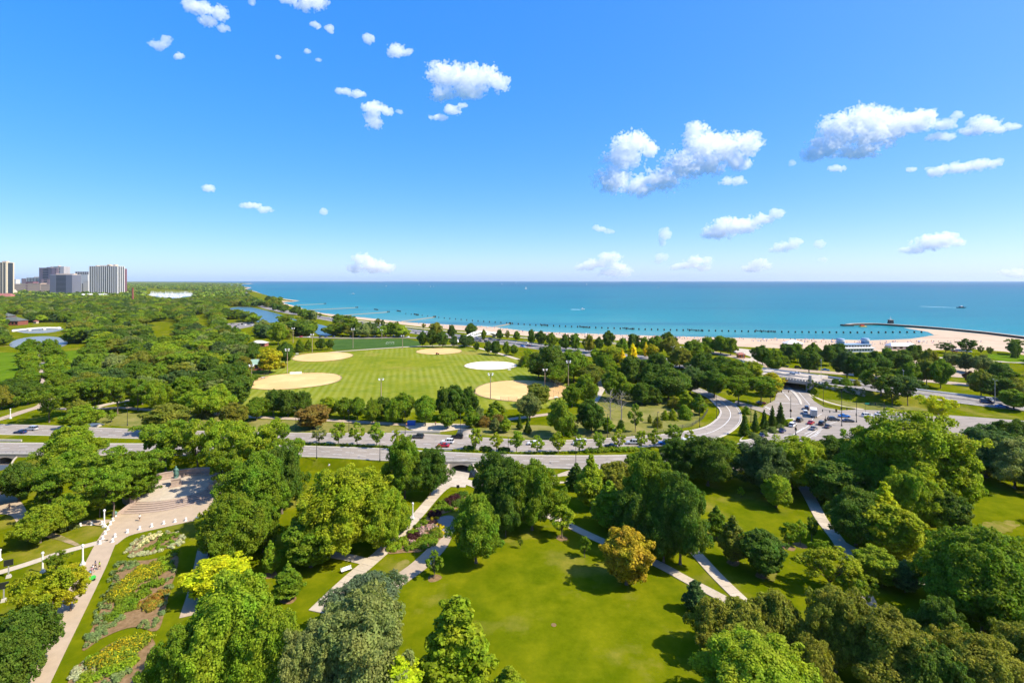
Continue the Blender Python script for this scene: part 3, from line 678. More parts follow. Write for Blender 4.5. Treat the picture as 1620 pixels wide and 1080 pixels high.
# ------------------------------------------------------------------ foliage
def rand_dirs(n, r=None):
    r = r or nrng; v = r.normal(size=(n, 3)); return v / np.linalg.norm(v, axis=1, keepdims=True)
def leaf_quads(C, N, size, r):
    """One small four-sided leaf spray at each centre C, facing N."""
    n = len(C); a = np.cross(N, rand_dirs(n, r)); a /= np.linalg.norm(a, axis=1, keepdims=True) + 1e-9; b = np.cross(N, a)
    s = (np.asarray(size) * r.uniform(0.65, 1.35, n))[:, None]
    V = np.empty((n, 4, 3)); V[:, 0] = C + a * s * .62; V[:, 1] = C + b * s * .42 + N * s * .08; V[:, 2] = C - a * s * .62; V[:, 3] = C - b * s * .42 + N * s * .08
    return V.reshape(-1, 3), np.arange(4 * n).reshape(n, 4)
def puffs_to_leaves(c, rad, centre, count, size, r, flat=0.85, inside=0.55, jit=0.6, upb=0.35):
    """Leaves over the outsides of many puffs: c (k,3), rad (k,)."""
    w = rad ** 2; idx = r.choice(len(c), size=count, p=w / w.sum())
    d = rand_dirs(count, r)
    out = c[idx] - centre; out /= np.linalg.norm(out, axis=1, keepdims=True) + 1e-6
    dot = (d * out).sum(1) + 0.35 * d[:, 2]
    flip = (dot < -0.1) & (r.random(count) < inside); d[flip] *= -1
    rr = rad[idx] * np.clip(r.normal(0.93, 0.12, count), 0.3, 1.2)
    C = c[idx] + d * rr[:, None] * np.array([1, 1, flat])
    N = d * 0.75 + np.array([0, 0, upb]) + r.normal(size=(count, 3)) * jit * 0.6; N /= np.linalg.norm(N, axis=1, keepdims=True)
    return leaf_quads(C, N, size, r)
PROFILE = {
    # share of full radius at height share t of the crown, crown start, radius / height, puff size, flatness of puffs
    'maple':   (lambda t: np.sin(np.pi * np.clip(t * 0.93 + 0.07, 0, 1)) ** 0.55, 0.16, 0.40, 0.25, 0.85),
    'broad':   (lambda t: np.sin(np.pi * np.clip(t * 0.85 + 0.13, 0, 1)) ** 0.60, 0.20, 0.52, 0.22, 0.75),
    'locust':  (lambda t: np.clip(0.35 + 1.0 * t, 0, 1) * np.clip((1.06 - t) * 3.2, 0, 1) ** 0.6, 0.34, 0.56, 0.20, 0.45),
    'oval':    (lambda t: np.sin(np.pi * np.clip(0.10 + 0.90 * t, 0, 1)) ** 0.7 * (1.05 - 0.55 * t), 0.12, 0.32, 0.22, 0.9),
    'pyramid': (lambda t: np.clip((1.02 - t), 0, 1) ** 0.62 * np.clip(0.55 + 3 * t, 0, 1), 0.08, 0.34, 0.20, 0.8),
    'conifer': (lambda t: np.clip((1.02 - t), 0, 1) ** 0.8 * np.clip(0.5 + 6 * t, 0, 1), 0.05, 0.26, 0.16, 0.7),
    'young':   (lambda t: np.sin(np.pi * np.clip(0.12 + 0.85 * t, 0, 1)) ** 0.8, 0.26, 0.34, 0.26, 0.8),
    'open':    (lambda t: np.clip(0.45 + 0.9 * t, 0, 1) * np.clip((1.06 - t) * 2.0, 0, 1) ** 0.6, 0.24, 0.50, 0.19, 0.8),
    'grand':   (lambda t: np.sin(np.pi * np.clip(t * 0.88 + 0.11, 0, 1)) ** 0.60, 0.17, 0.48, 0.19, 0.8),
    'bush':    (lambda t: np.clip((1.04 - t), 0, 1) ** 0.45, 0.02, 0.62, 0.26, 0.8),
}
def build_crown(kind, seed, count, size, H=12.0):
    r = np.random.default_rng(seed); prof, start, rr, pf, flat = PROFILE[kind]
    R = H * rr; z0 = H * start; hc = H - z0
    ph = r.uniform(0, 6.28, 6); am = r.uniform(0.06, 0.20, 6) * (1.3 if kind in ('broad', 'locust', 'open', 'grand') else 0.8)
    def lump(az, t): return 1 + am[0] * np.sin(2 * az + ph[0]) + am[1] * np.sin(3 * az + ph[1] + 3 * t) + am[2] * np.sin(5 * az + ph[2] - 4 * t) + am[3] * np.sin(9 * t + ph[3])
    k = {'young': 34, 'conifer': 120, 'open': 84, 'grand': 150, 'locust': 92, 'bush': 40, 'broad': 105, 'maple': 95}.get(kind, 80)
    t = r.random(k * 3); w = prof(t); t = t[r.random(k * 3) < w][:k]; k = len(t)
    az = r.uniform(0, 6.28, k); rad = R * pf * r.uniform(0.7, 1.3, k) * (0.6 + 0.4 * prof(t))
    env = prof(t) * lump(az, t) * R
    q = np.sqrt(r.uniform(0.10, 1, k)); q[: int(k * .66)] = r.uniform(0.86, 1.0, int(k * .66))
    rho = np.maximum(env - rad * 0.75, 0) * q
    c = np.column_stack([rho * np.cos(az), rho * np.sin(az), z0 + t * hc]); c[:, 2] = np.minimum(c[:, 2], H - rad * 0.7 * flat); c[:, 2] = np.maximum(c[:, 2], z0 * 0.7 + rad * .4)
    # each puff breaks into smaller clumps
    m = 9 if kind not in ('conifer',) else 4
    d = rand_dirs(k * m, r); d[:, 2] = d[:, 2] * 0.8 + 0.15
    sc = np.repeat(c, m, 0) + d * np.repeat(rad, m)[:, None] * 0.72 * np.array([1, 1, flat]); sr = np.repeat(rad, m) * r.uniform(0.26, 0.5, k * m)
    cc = np.array([0, 0, z0 + hc * 0.45])
    # some clumps are missing, so that sky and shade show through
    keep = r.random(len(sc)) > (0.22 if kind in ('open', 'young', 'locust') else 0.08); sc, sr = sc[keep], sr[keep]
    V1, F1 = puffs_to_leaves(sc, sr, cc, int(count * 0.82), size, r, flat=0.85)
    V2, F2 = puffs_to_leaves(c, rad * 0.85, cc, int(count * 0.18), size * 1.15, r, flat=flat, inside=0.3)
    V = np.vstack([V1, V2]); F = np.vstack([F1, F2 + len(V1)])
    if kind not in ('young', 'open', 'locust'):
        # a ragged skin of leaves closes the gaps between the clumps
        ns = int(count * 0.30); t = r.random(ns * 2); t = t[r.random(ns * 2) < prof(t)][:ns]; ns = len(t); az = r.uniform(0, 6.28, ns)
        e = prof(t) * lump(az, t) * R * r.uniform(0.48, 0.80, ns)
        C = np.column_stack([e * np.cos(az), e * np.sin(az), z0 + t * hc * 0.93]); N = C - cc; N /= np.linalg.norm(N, axis=1, keepdims=True); N = N + np.array([0, 0, .3]) + r.normal(size=(ns, 3)) * .4; N /= np.linalg.norm(N, axis=1, keepdims=True)
        V3, F3 = leaf_quads(C, N, size * 1.3, r); F = np.vstack([F, F3 + len(V)]); V = np.vstack([V, V3])
    return mesh_np('crown', V, F, M_LEAF), c, rad, z0, H, R
def build_trunk(kind, seed, c, rad, z0, H, R):
    r = random.Random(seed * 3 + 1); mb = MB(); tr = H * (0.026 if kind in ('maple', 'broad', 'grand') else 0.020)
    if kind in ('conifer', 'pyramid', 'oval'):
        mb.tube([(0, 0, -0.3), (0, 0, H * .1), (0.05, 0, H * .5), (0, 0, H * .85)], [tr * 1.3, tr, tr * .6, tr * .15], 7)
    else:
        fork = max(z0 * 0.9, H * 0.13); mb.tube([(0, 0, -0.3), (0, 0, fork * .25), (0.1, 0.05, fork * .7), (0, 0.1, fork * 1.15)], [tr * 1.5, tr * 1.05, tr * .9, tr * .8], 8)
        idx = sorted(range(len(c)), key=lambda i: -rad[i])[:14 if kind in ('broad', 'open', 'locust', 'grand') else 9]
        for i in idx:
            e = Vector(c[i]); s = Vector((0, 0.05, fork * r.uniform(.85, 1.1))); mid = s.lerp(e, 0.5) + Vector((0, 0, H * 0.04))
            mb.tube([s, s.lerp(mid, .5) + Vector((r.uniform(-.2, .2), r.uniform(-.2, .2), 0.1)), mid, e], [tr * .55, tr * .4, tr * .26, tr * .08], 5)
    return mb.mesh('trunk', M_BARK, True)
PROTO = {}
def proto(kind, v, count, size):
    cr, c, rad, z0, H, R = build_crown(kind, 100 * len(PROTO) + v * 7 + 5, count, size)
    tk = build_trunk(kind, 100 + v, c, rad, z0, H, R)
    V = np.empty(len(cr.vertices) * 3, np.float32); cr.vertices.foreach_get('co', V); V = V.reshape(-1, 3)
    rad2 = float(np.percentile(np.hypot(V[:, 0], V[:, 1]), 97)); top = float(V[:, 2].max())
    PROTO.setdefault(kind, []).append((cr, tk, rad2, top))
for kind, n, count, size in (('maple', 3, 20000, 0.32), ('broad', 5, 26000, 0.32), ('locust', 3, 19000, 0.31), ('oval', 2, 15000, 0.31), ('pyramid', 2, 16000, 0.31), ('conifer', 1, 11000, 0.29), ('young', 2, 4600, 0.40), ('open', 2, 15000, 0.32), ('bush', 2, 8000, 0.42), ('grand', 3, 52000, 0.215)):
    for v in range(n): proto(kind, v, count, size)

GREEN = {   # name: (leaf colour, words)
    'dk': ((0.0792, 0.1478, 0.0165), 'dark green'), 'bl': ((0.0770, 0.1400, 0.0374), 'bluish'), 'md': ((0.1375, 0.2240, 0.0143), 'mid green'),
    'lg': ((0.1980, 0.2934, 0.0165), 'fresh green'), 'br': ((0.225, 0.295, 0.013), 'yellowish'), 'li': ((0.36, 0.43, 0.012), 'lime'),
    'ol': ((0.1815, 0.2072, 0.0242), 'olive'), 'gg': ((0.1760, 0.2296, 0.0660), 'greyish'), 'or': ((0.34, 0.285, 0.020), 'orangey'),
    'ye': ((0.36, 0.34, 0.014), 'yellow'), 'go': ((0.62, 0.56, 0.012), 'golden'), 'bn': ((0.23, 0.17, 0.035), 'brownish'), 'pu': ((0.12, 0.085, 0.055), 'purplish'), 'sl': ((0.1100, 0.1512, 0.0770), 'slate-coloured'),
}
SHAPE = {'maple': ('maple_tree', 'rounded'), 'broad': ('shade_tree', 'spreading'), 'locust': ('locust_tree', 'feathery'), 'grand': ('shade_tree', 'spreading'), 'oval': ('linden_tree', 'oval'), 'pyramid': ('pyramidal_tree', 'pointed'), 'conifer': ('juniper_tree', 'columnar'), 'young': ('young_tree', 'slender'), 'open': ('open_tree', 'airy'), 'bush': ('round_shrub', 'bushy')}
N_TREES = [0]
TREE_POS = []
_pick = {}
def tree(kind, x, top, base, w, col, where, z=None, rot=None, group=None, mulch=False, lvl=None):
    """A tree whose crown is centred on photo column x, from row top down to a foot at row base, w pixels wide."""
    lev = (0.0 if base > 742 else UP) if lvl is None else lvl
    X, Y, _ = P(x, base, lev); s = Y / FPX
    return tree_at(kind, X, Y, (base - top) * s, w * s, col, where, rot, group, mulch)
def tree_at(kind, X, Y, H, W, col, where, rot=None, group=None, mulch=False, zz=None):
    if kind in ('broad', 'maple') and H > 12.5 and Y < 175: kind = 'grand' if kind == 'broad' or H > 16 else kind
    vs_ = PROTO[kind]; k = _pick.get(kind, 0); _pick[kind] = k + 1
    cr, tk, rad, top = vs_[k % len(vs_)]
    nm, shape = SHAPE[kind]; c, word = GREEN[col]
    j = 1 + rng.uniform(-.10, .10); c = (c[0] * j * (1 + rng.uniform(-.08, .08)), c[1] * j, c[2] * j)
    zz = zt1(X, Y) if zz is None else zz
    cat = 'shrub' if kind == 'bush' else 'tree'
    o = thing(nm, f'{word} {shape} {cat} {where}', cat, (X, Y, zz - 0.05), rng.uniform(0, 6.28) if rot is None else rot, group or (cat + 's ' + where), (W * .465 / rad, W * .465 / rad * rng.uniform(.95, 1.05), H / top))
    link('trunk', tk, o); link('crown', cr, o, c)
    if mulch:
        me = MULCH; b = link('mulch_bed', me, o); b.scale = (1.6 / (W / 2 / rad), 1.5 / (W / 2 / rad), 1)
    N_TREES[0] += 1; TREE_POS.append((X, Y, W / 2, H)); return o
def _mulch():
    pts = [(math.cos(t) * (1 + .12 * math.sin(3 * t + 1)), math.sin(t) * (1 + .12 * math.sin(2 * t)), 0.11) for t in [2 * math.pi * k / 20 for k in range(20)]]
    me = bpy.data.meshes.new('mulch_bed'); me.from_pydata(pts, [], [tuple(range(20))]); me.update(); me.materials.append(M_MULCH); return me
MULCH = _mulch()
# ------------------------------------------------------------------ trees, clump by clump: kind, column, top row, foot row, width, colour
def clump(where, rows, **k):
    for r in rows: tree(*r[:6], where, mulch=(len(r) > 6), **k)
# near park
clump('at the bottom below the flower garden', [('broad', 362, 910, 1110, 170, 'lg'), ('broad', 292, 985, 1140, 118, 'md'), ('broad', 424, 958, 1132, 124, 'lg')])
clump('at the bottom edge below the concrete walk', [('broad', 570, 935, 1118, 190, 'gg'), ('broad', 490, 985, 1150, 130, 'gg')])
clump('behind the grey-green tree by the concrete walk', [('broad', 582, 906, 990, 138, 'sl')])
clump('standing alone at the bottom of the big lawn', [('pyramid', 722, 942, 1092, 118, 'br')])
clump('at the bottom edge of the big lawn', [('oval', 806, 1052, 1150, 86, 'br'), ('oval', 632, 1036, 1140, 100, 'li')])
clump('beside the paver circle', [('maple', 753, 778, 890, 88, 'md')])
clump('between the culvert and the meadow walk', [('broad', 790, 712, 832, 92, 'dk'), ('broad', 842, 726, 838, 96, 'md'), ('broad', 800, 770, 848, 60, 'dk')])
clump('on the big lawn with its shadow beside it', [('maple', 991, 834, 924, 82, 'or')])
clump('behind the orange tree on the lawn', [('broad', 1030, 712, 862, 112, 'md'), ('broad', 1076, 745, 892, 96, 'dk'), ('broad', 1002, 768, 872, 84, 'dk'), ('broad', 1050, 790, 890, 76, 'dk')])
clump('by the drive right of the culvert', [('oval', 935, 718, 806, 56, 'lg'), ('maple', 974, 728, 800, 58, 'ol'), ('oval', 964, 758, 836, 60, 'lg'), ('pyramid', 913, 732, 774, 34, 'dk'), ('maple', 1018, 708, 775, 60, 'md')])
clump('beside the bench on the meadow walk', [('young', 889, 798, 851, 46, 'lg', 1)])
clump('on the upper part of the big lawn', [('young', 823, 847, 867, 9, 'dk', 1), ('young', 925, 847, 881, 22, 'md', 1)])
clump('in the lawn beside the paver walk', [('young', 687, 868, 914, 31, 'md', 1)])
clump('left of the concrete walk', [('broad', 548, 735, 874, 158, 'br'), ('broad', 605, 766, 872, 92, 'lg'), ('broad', 505, 772, 852, 78, 'br')])
clump('on the bank left of the culvert mouth', [('broad', 640, 688, 788, 74, 'md'), ('broad', 680, 706, 784, 78, 'dk'), ('maple', 634, 813, 842, 36, 'dk')])
clump('alone on the small lawn left of concrete walk', [('maple', 492, 817, 896, 88, 'md')])
clump('on the small lawn by the concrete walk', [('oval', 428, 853, 909, 29, 'lg', 1), ('oval', 456, 890, 948, 43, 'md', 1), ('young', 397, 838, 870, 20, 'dk'), ('young', 468, 765, 800, 20, 'dk')])
clump('right of the flower garden', [('broad', 372, 776, 894, 108, 'md'), ('broad', 402, 716, 832, 112, 'md'), ('broad', 446, 700, 812, 82, 'dk'), ('maple', 330, 800, 880, 40, 'br'), ('broad', 416, 792, 872, 52, 'md')])
clump('beside the garden walk', [('maple', 346, 882, 946, 96, 'li')])
clump('around the statue plaza', [('broad', 112, 656, 738, 100, 'lg'), ('locust', 78, 735, 818, 94, 'md'), ('locust', 136, 712, 800, 108, 'md'), ('locust', 180, 732, 818, 112, 'md'), ('locust', 222, 712, 792, 110, 'md'), ('locust', 262, 668, 748, 100, 'md'), ('locust', 312, 664, 752, 96, 'lg'), ('locust', 360, 664, 758, 100, 'lg'), ('locust', 404, 668, 768, 104, 'lg'), ('locust', 158, 768, 818, 74, 'lg'), ('locust', 215, 752, 800, 66, 'md'), ('broad', 64, 797, 858, 76, 'lg'), ('broad', 30, 728, 792, 62, 'dk'), ('locust', 452, 694, 772, 66, 'md'), ('locust', 352, 700, 790, 88, 'md'), ('broad', 105, 780, 838, 66, 'lg')])
clump('at the end of the statue wall', [('bush', 232, 752, 783, 44, 'dk'), ('bush', 108, 812, 834, 40, 'gg')])
clump('beside the promenade lower corner', [('open', 62, 900, 990, 98, 'br'), ('open', 112, 894, 966, 66, 'ye'), ('open', 92, 870, 910, 36, 'md'), ('broad', 34, 958, 1068, 112, 'dk'), ('broad', 8, 1000, 1105, 90, 'dk')])
clump('at the lower right of the big lawn', [('pyramid', 1100, 916, 968, 40, 'bl'), ('broad', 1124, 944, 1034, 84, 'ol'), ('broad', 1178, 952, 1044, 112, 'ol'), ('broad', 1232, 936, 1040, 100, 'ol'), ('broad', 1196, 1006, 1150, 196, 'lg'), ('broad', 1288, 1005, 1110, 96, 'ol')])
clump('in the lower right corner wood', [('broad', 1322, 926, 1062, 128, 'ol'), ('broad', 1404, 960, 1104, 156, 'ol'), ('broad', 1472, 1010, 1140, 110, 'dk'), ('broad', 1548, 1000, 1140, 140, 'ol'), ('broad', 1620, 985, 1120, 130, 'ol'), ('broad', 1556, 830, 1006, 168, 'md'), ('broad', 1608, 846, 1010, 130, 'lg'), ('broad', 1502, 836, 950, 96, 'md'), ('broad', 1488, 945, 1040, 84, 'dk')])
clump('beside the winding walk', [('broad', 1354, 768, 862, 94, 'dk'), ('oval', 1398, 760, 852, 66, 'li'), ('maple', 1412, 798, 884, 92, 'br'), ('maple', 1388, 866, 922, 66, 'lg'), ('oval', 1432, 884, 936, 40, 'gg'), ('open', 1312, 864, 934, 92, 'br'), ('open', 1360, 906, 958, 62, 'lg'), ('open', 1300, 852, 892, 34, 'lg')])
clump('on the lawn by the tree walk', [('maple', 1206, 837, 910, 72, 'dk', 1), ('oval', 1160, 814, 890, 52, 'ol', 1), ('oval', 1134, 798, 852, 32, 'md'), ('young', 1248, 825, 866, 28, 'md', 1), ('young', 1266, 820, 862, 26, 'lg', 1), ('young', 1284, 816, 856, 22, 'dk'), ('young', 1172, 769, 787, 12, 'lg', 1)])
clump('in front of the road junction', [('maple', 1228, 750, 802, 46, 'lg'), ('broad', 1120, 690, 768, 84, 'dk'), ('broad', 1072, 690, 756, 70, 'dk'), ('broad', 1143, 676, 735, 66, 'md'), ('maple', 1206, 692, 780, 88, 'bl'), ('broad', 1252, 688, 772, 100, 'br'), ('broad', 1282, 694, 764, 62, 'br'), ('maple', 1318, 726, 800, 72, 'dk'), ('broad', 1318, 674, 740, 84, 'dk')])
clump('towering right of the road junction', [('broad', 1446, 648, 806, 172, 'br'), ('broad', 1372, 670, 782, 110, 'lg'), ('broad', 1496, 690, 815, 90, 'br'), ('broad', 1398, 724, 806, 90, 'md'), ('broad', 1440, 740, 838, 90, 'lg')])
clump('on the right lawn', [('broad', 1560, 655, 740, 96, 'bl'), ('broad', 1610, 648, 728, 90, 'dk'), ('broad', 1606, 690, 772, 96, 'gg'), ('open', 1550, 720, 756, 54, 'gg'), ('maple', 1500, 775, 850, 62, 'dk')])
# drive: street trees on the median and along it
clump('on the median of the drive', [('young', *q) for q in ((446, 669, 701, 30, 'md'), (505, 672, 703, 24, 'gg'), (536, 667, 705, 28, 'lg'), (565, 666, 706, 27, 'lg'), (596, 668, 708, 28, 'lg'), (628, 678, 710, 26, 'br'), (753, 676, 714, 24, 'lg'), (785, 682, 715, 25, 'br'), (817, 680, 717, 27, 'lg'), (850, 687, 718, 25, 'lg'), (883, 683, 718, 27, 'br'), (917, 686, 717, 22, 'lg'), (947, 682, 716, 22, 'lg'), (979, 677, 714, 24, 'br'), (1015, 680, 712, 21, 'lg'), (1036, 676, 710, 25, 'lg'), (1066, 670, 708, 32, 'md'), (1093, 679, 706, 22, 'br'))])
clump('between the drive and the ball fields', [('maple', 372, 640, 670, 40, 'ol'), ('broad', 406, 627, 664, 46, 'md'), ('broad', 432, 614, 657, 42, 'dk'), ('broad', 456, 616, 658, 40, 'dk'), ('broad', 479, 617, 655, 36, 'dk'), ('maple', 496, 640, 677, 52, 'bn'), ('maple', 519, 627, 658, 32, 'br'), ('broad', 545, 627, 662, 34, 'md'), ('broad', 566, 627, 663, 36, 'md'), ('broad', 589, 628, 669, 34, 'md'), ('broad', 604, 626, 661, 30, 'dk'), ('broad', 622, 630, 672, 30, 'md'), ('broad', 637, 619, 667, 44, 'md'), ('broad', 673, 624, 673, 48, 'md'), ('broad', 702, 610, 664, 40, 'dk'), ('broad', 722, 608, 662, 46, 'dk'), ('broad', 741, 610, 662, 32, 'dk'), ('broad', 708, 645, 678, 30, 'md'), ('oval', 744, 640, 676, 28, 'md'), ('young', 437, 658, 680, 12, 'br')])
clump('left of the near right infield', [('oval', 785, 633, 657, 30, 'md'), ('bush', 766, 656, 674, 30, 'bn'), ('bush', 790, 655, 674, 32, 'bn'), ('oval', 800, 657, 684, 22, 'lg'), ('bush', 758, 640, 672, 26, 'gg'), ('bush', 783, 645, 668, 26, 'lg')])
clump('below the near right infield', [('broad', 838, 620, 664, 52, 'gg'), ('maple', 851, 606, 644, 40, 'ol'), ('broad', 886, 628, 691, 54, 'md'), ('broad', 936, 631, 684, 50, 'dk'), ('conifer', 822, 655, 679, 12, 'dk'), ('conifer', 835, 656, 686, 15, 'dk'), ('oval', 784, 660, 684, 20, 'gg'), ('bush', 905, 662, 688, 26, 'md')])
clump('on the lawn inside the curving ramp', [('oval', 962, 659, 684, 24, 'lg'), ('bush', 982, 664, 682, 18, 'md'), ('young', 1005, 637, 683, 26, 'md'), ('bush', 1028, 654, 669, 10, 'ol'), ('bush', 1040, 658, 676, 18, 'ol'), ('young', 994, 610, 630, 16, 'lg'), ('bush', 1064, 645, 664, 20, 'br'), ('oval', 1086, 618, 650, 30, 'br'), ('oval', 1106, 622, 656, 28, 'md'), ('bush', 1084, 640, 662, 26, 'md'), ('bush', 1066, 625, 645, 28, 'ol'), ('bush', 1052, 648, 664, 14, 'br')])
clump('right of the near right infield', [('broad', 926, 590, 642, 44, 'md'), ('broad', 970, 581, 632, 46, 'md'), ('broad', 905, 606, 644, 40, 'md'), ('broad', 873, 542, 604, 80, 'dk'), ('broad', 852, 556, 598, 44, 'dk'), ('broad', 908, 552, 604, 66, 'md'), ('broad', 936, 575, 612, 40, 'ol'), ('bush', 836, 549, 580, 26, 'br'), ('bush', 830, 562, 578, 24, 'ol'), ('broad', 885, 572, 610, 54, 'md')])
clump('in the grove behind the curving ramp', [('broad', 958, 557, 606, 56, 'md'), ('broad', 1000, 562, 612, 54, 'dk'), ('broad', 1030, 574, 622, 50, 'dk'), ('broad', 1058, 580, 634, 74, 'dk'), ('broad', 1092, 578, 624, 56, 'bl'), ('broad', 1040, 556, 596, 50, 'dk'), ('broad', 1075, 556, 590, 44, 'ol'), ('broad', 1110, 558, 600, 54, 'dk'), ('broad', 1140, 562, 606, 58, 'dk'), ('broad', 1130, 582, 628, 56, 'dk'), ('broad', 980, 590, 634, 50, 'md'), ('broad', 1016, 604, 640, 44, 'dk'), ('broad', 1100, 545, 580, 50, 'md'), ('broad', 1165, 568, 612, 50, 'md'), ('oval', 1040, 612, 640, 18, 'dk')])
clump('beside the underpass mouth', [('locust', 1168, 592, 640, 72, 'md'), ('locust', 1204, 596, 640, 60, 'md'), ('maple', 1190, 575, 612, 34, 'br'), ('maple', 1222, 588, 626, 36, 'ye'), ('bush', 1180, 641, 655, 18, 'md')])
clump('in the golden group behind the grove', [('maple', 968, 547, 574, 44, 'br'), ('oval', 984, 552, 578, 16, 'go'), ('oval', 1001, 546, 574, 17, 'go'), ('oval', 1022, 546, 571, 12, 'go'), ('maple', 1032, 549, 575, 22, 'ye'), ('maple', 944, 550, 574, 22, 'lg')])
clump('in the row on the junction island', [('conifer', 1178, 652, 689, 21, 'dk'), ('conifer', 1195, 648, 684, 16, 'dk'), ('conifer', 1209, 647, 679, 17, 'dk'), ('conifer', 1222, 641, 675, 17, 'dk'), ('conifer', 1235, 636, 673, 20, 'dk')])
clump('in the junction island hedge', [('bush', 1194, 684, 694, 20, 'gg'), ('bush', 1208, 679, 690, 20, 'gg'), ('bush', 1222, 674, 684, 20, 'gg'), ('bush', 1234, 669, 678, 16, 'gg'), ('bush', 1243, 664, 674, 14, 'md')])
clump('on the slope above the junction walk', [('bush', 1307, 614, 624, 13, 'dk'), ('bush', 1338, 609, 621, 22, 'md'), ('bush', 1355, 611, 621, 18, 'ol'), ('bush', 1322, 611, 620, 16, 'dk')])
clump('between the junction and the shore drive', [('open', 1394, 588, 634, 60, 'dk'), ('locust', 1436, 594, 642, 58, 'bl'), ('locust', 1482, 625, 670, 68, 'li'), ('open', 1412, 600, 640, 40, 'dk')])
shore_rows = [('broad', 1062, 532, 566, 36, 'ol'), ('broad', 1120, 531, 558, 34, 'md'), ('broad', 1140, 530, 560, 32, 'md'), ('broad', 1156, 533, 562, 28, 'md'), ('broad', 1098, 541, 564, 40, 'dk'),
    ('broad', 1206, 545, 578, 34, 'dk'), ('broad', 1226, 550, 590, 44, 'md'), ('broad', 1246, 543, 574, 30, 'dk'), ('broad', 1262, 541, 572, 24, 'md'), ('broad', 1280, 546, 592, 38, 'dk'), ('broad', 1288, 541, 575, 26, 'md'), ('broad', 1312, 543, 578, 30, 'dk'), ('broad', 1326, 542, 572, 28, 'dk'), ('broad', 1340, 552, 598, 46, 'bl'), ('broad', 1362, 556, 602, 40, 'dk'), ('broad', 1386, 554, 596, 44, 'dk'), ('broad', 1404, 548, 578, 28, 'md'), ('broad', 1424, 552, 590, 44, 'dk'), ('broad', 1446, 544, 574, 34, 'dk'), ('broad', 1470, 550, 590, 28, 'ol'), ('broad', 1488, 566, 614, 40, 'md'), ('broad', 1466, 566, 608, 40, 'ol'), ('open', 1496, 541, 558, 26, 'dk'), ('open', 1530, 535, 560, 32, 'dk'), ('open', 1552, 546, 560, 10, 'dk'), ('open', 1566, 548, 562, 12, 'dk'), ('broad', 1506, 558, 580, 30, 'gg'), ('broad', 1528, 557, 588, 28, 'bl'), ('broad', 1552, 582, 628, 40, 'ol'), ('broad', 1536, 586, 610, 22, 'pu'), ('broad', 1584, 572, 606, 50, 'dk'), ('broad', 1578, 594, 632, 50, 'dk'), ('broad', 1604, 540, 562, 22, 'dk'), ('broad', 1606, 596, 634, 44, 'ol'), ('broad', 1556, 560, 592, 40, 'gg'), ('locust', 1606, 536, 560, 26, 'md'), ('bush', 1606, 545, 566, 16, 'dk'), ('maple', 1604, 618, 650, 40, 'md'), ('broad', 1440, 572, 610, 34, 'md')]
clump('between the shore drive and beach', shore_rows)
mid_shore = [('broad', 690, 509, 534, 24, 'ol'), ('broad', 715, 513, 536, 16, 'dk'), ('broad', 745, 510, 535, 20, 'dk'), ('broad', 765, 520, 540, 10, 'md'), ('broad', 790, 520, 538, 14, 'dk'), ('open', 803, 522, 538, 10, 'ol'), ('broad', 818, 523, 539, 12, 'md'), ('broad', 841, 520, 546, 16, 'dk'), ('broad', 856, 522, 548, 18, 'dk'), ('broad', 873, 525, 552, 20, 'md'), ('broad', 894, 527, 556, 20, 'dk'), ('broad', 910, 527, 556, 18, 'md'), ('broad', 932, 529, 560, 22, 'ol'), ('broad', 948, 533, 560, 14, 'dk'), ('broad', 962, 522, 552, 26, 'dk'), ('broad', 985, 535, 562, 20, 'md'), ('broad', 1002, 527, 556, 24, 'dk'), ('broad', 1020, 532, 558, 20, 'md'), ('broad', 1040, 530, 562, 30, 'md'), ('broad', 1058, 524, 550, 24, 'dk'), ('broad', 732, 528, 546, 14, 'dk'), ('broad', 742, 530, 548, 18, 'dk'), ('open', 598, 503, 519, 12, 'ol'), ('open', 628, 508, 521, 10, 'ol'), ('open', 670, 511, 521, 8, 'ol'), ('open', 606, 505, 520, 8, 'dk')]
clump('along the shore drive behind the ball fields', mid_shore)
clump('on the far shore left of the groynes', [('open', x_, y_ - h_, y_, w_, c_) for x_, y_, h_, w_, c_ in ((418, 484, 9, 9, 'dk'), (432, 486, 8, 8, 'md'), (405, 479, 9, 10, 'dk'), (452, 491, 10, 12, 'dk'), (470, 496, 11, 10, 'dk'), (422, 477, 7, 9, 'dk'), (486, 499, 8, 8, 'ol'), (506, 502, 7, 7, 'dk'), (528, 506, 7, 7, 'dk'), (444, 482, 7, 7, 'md'), (392, 473, 8, 10, 'dk'))])
clump('at the corner of the soccer lawn', [('broad', 508, 534, 554, 18, 'dk'), ('broad', 522, 536, 553, 14, 'dk'), ('pyramid', 474, 536, 557, 18, 'md'), ('oval', 488, 536, 555, 12, 'md'), ('broad', 668, 523, 549, 18, 'dk'), ('broad', 684, 521, 549, 22, 'dk'), ('broad', 700, 523, 550, 20, 'dk'), ('broad', 718, 530, 549, 16, 'bl'), ('broad', 736, 530, 550, 18, 'bl'), ('broad', 754, 540, 556, 10, 'dk'), ('broad', 773, 538, 560, 16, 'dk'), ('broad', 784, 538, 562, 18, 'dk'), ('broad', 801, 539, 563, 14, 'md'), ('broad', 813, 544, 562, 15, 'md')])
clump('beside the field house', [('maple', 427, 549, 590, 40, 'ye'), ('oval', 448, 572, 582, 12, 'ye'), ('broad', 452, 540, 577, 36, 'dk'), ('broad', 396, 545, 572, 34, 'dk'), ('broad', 384, 562, 596, 30, 'ol'), ('broad', 440, 508, 545, 34, 'md'), ('broad', 400, 540, 560, 24, 'dk')])
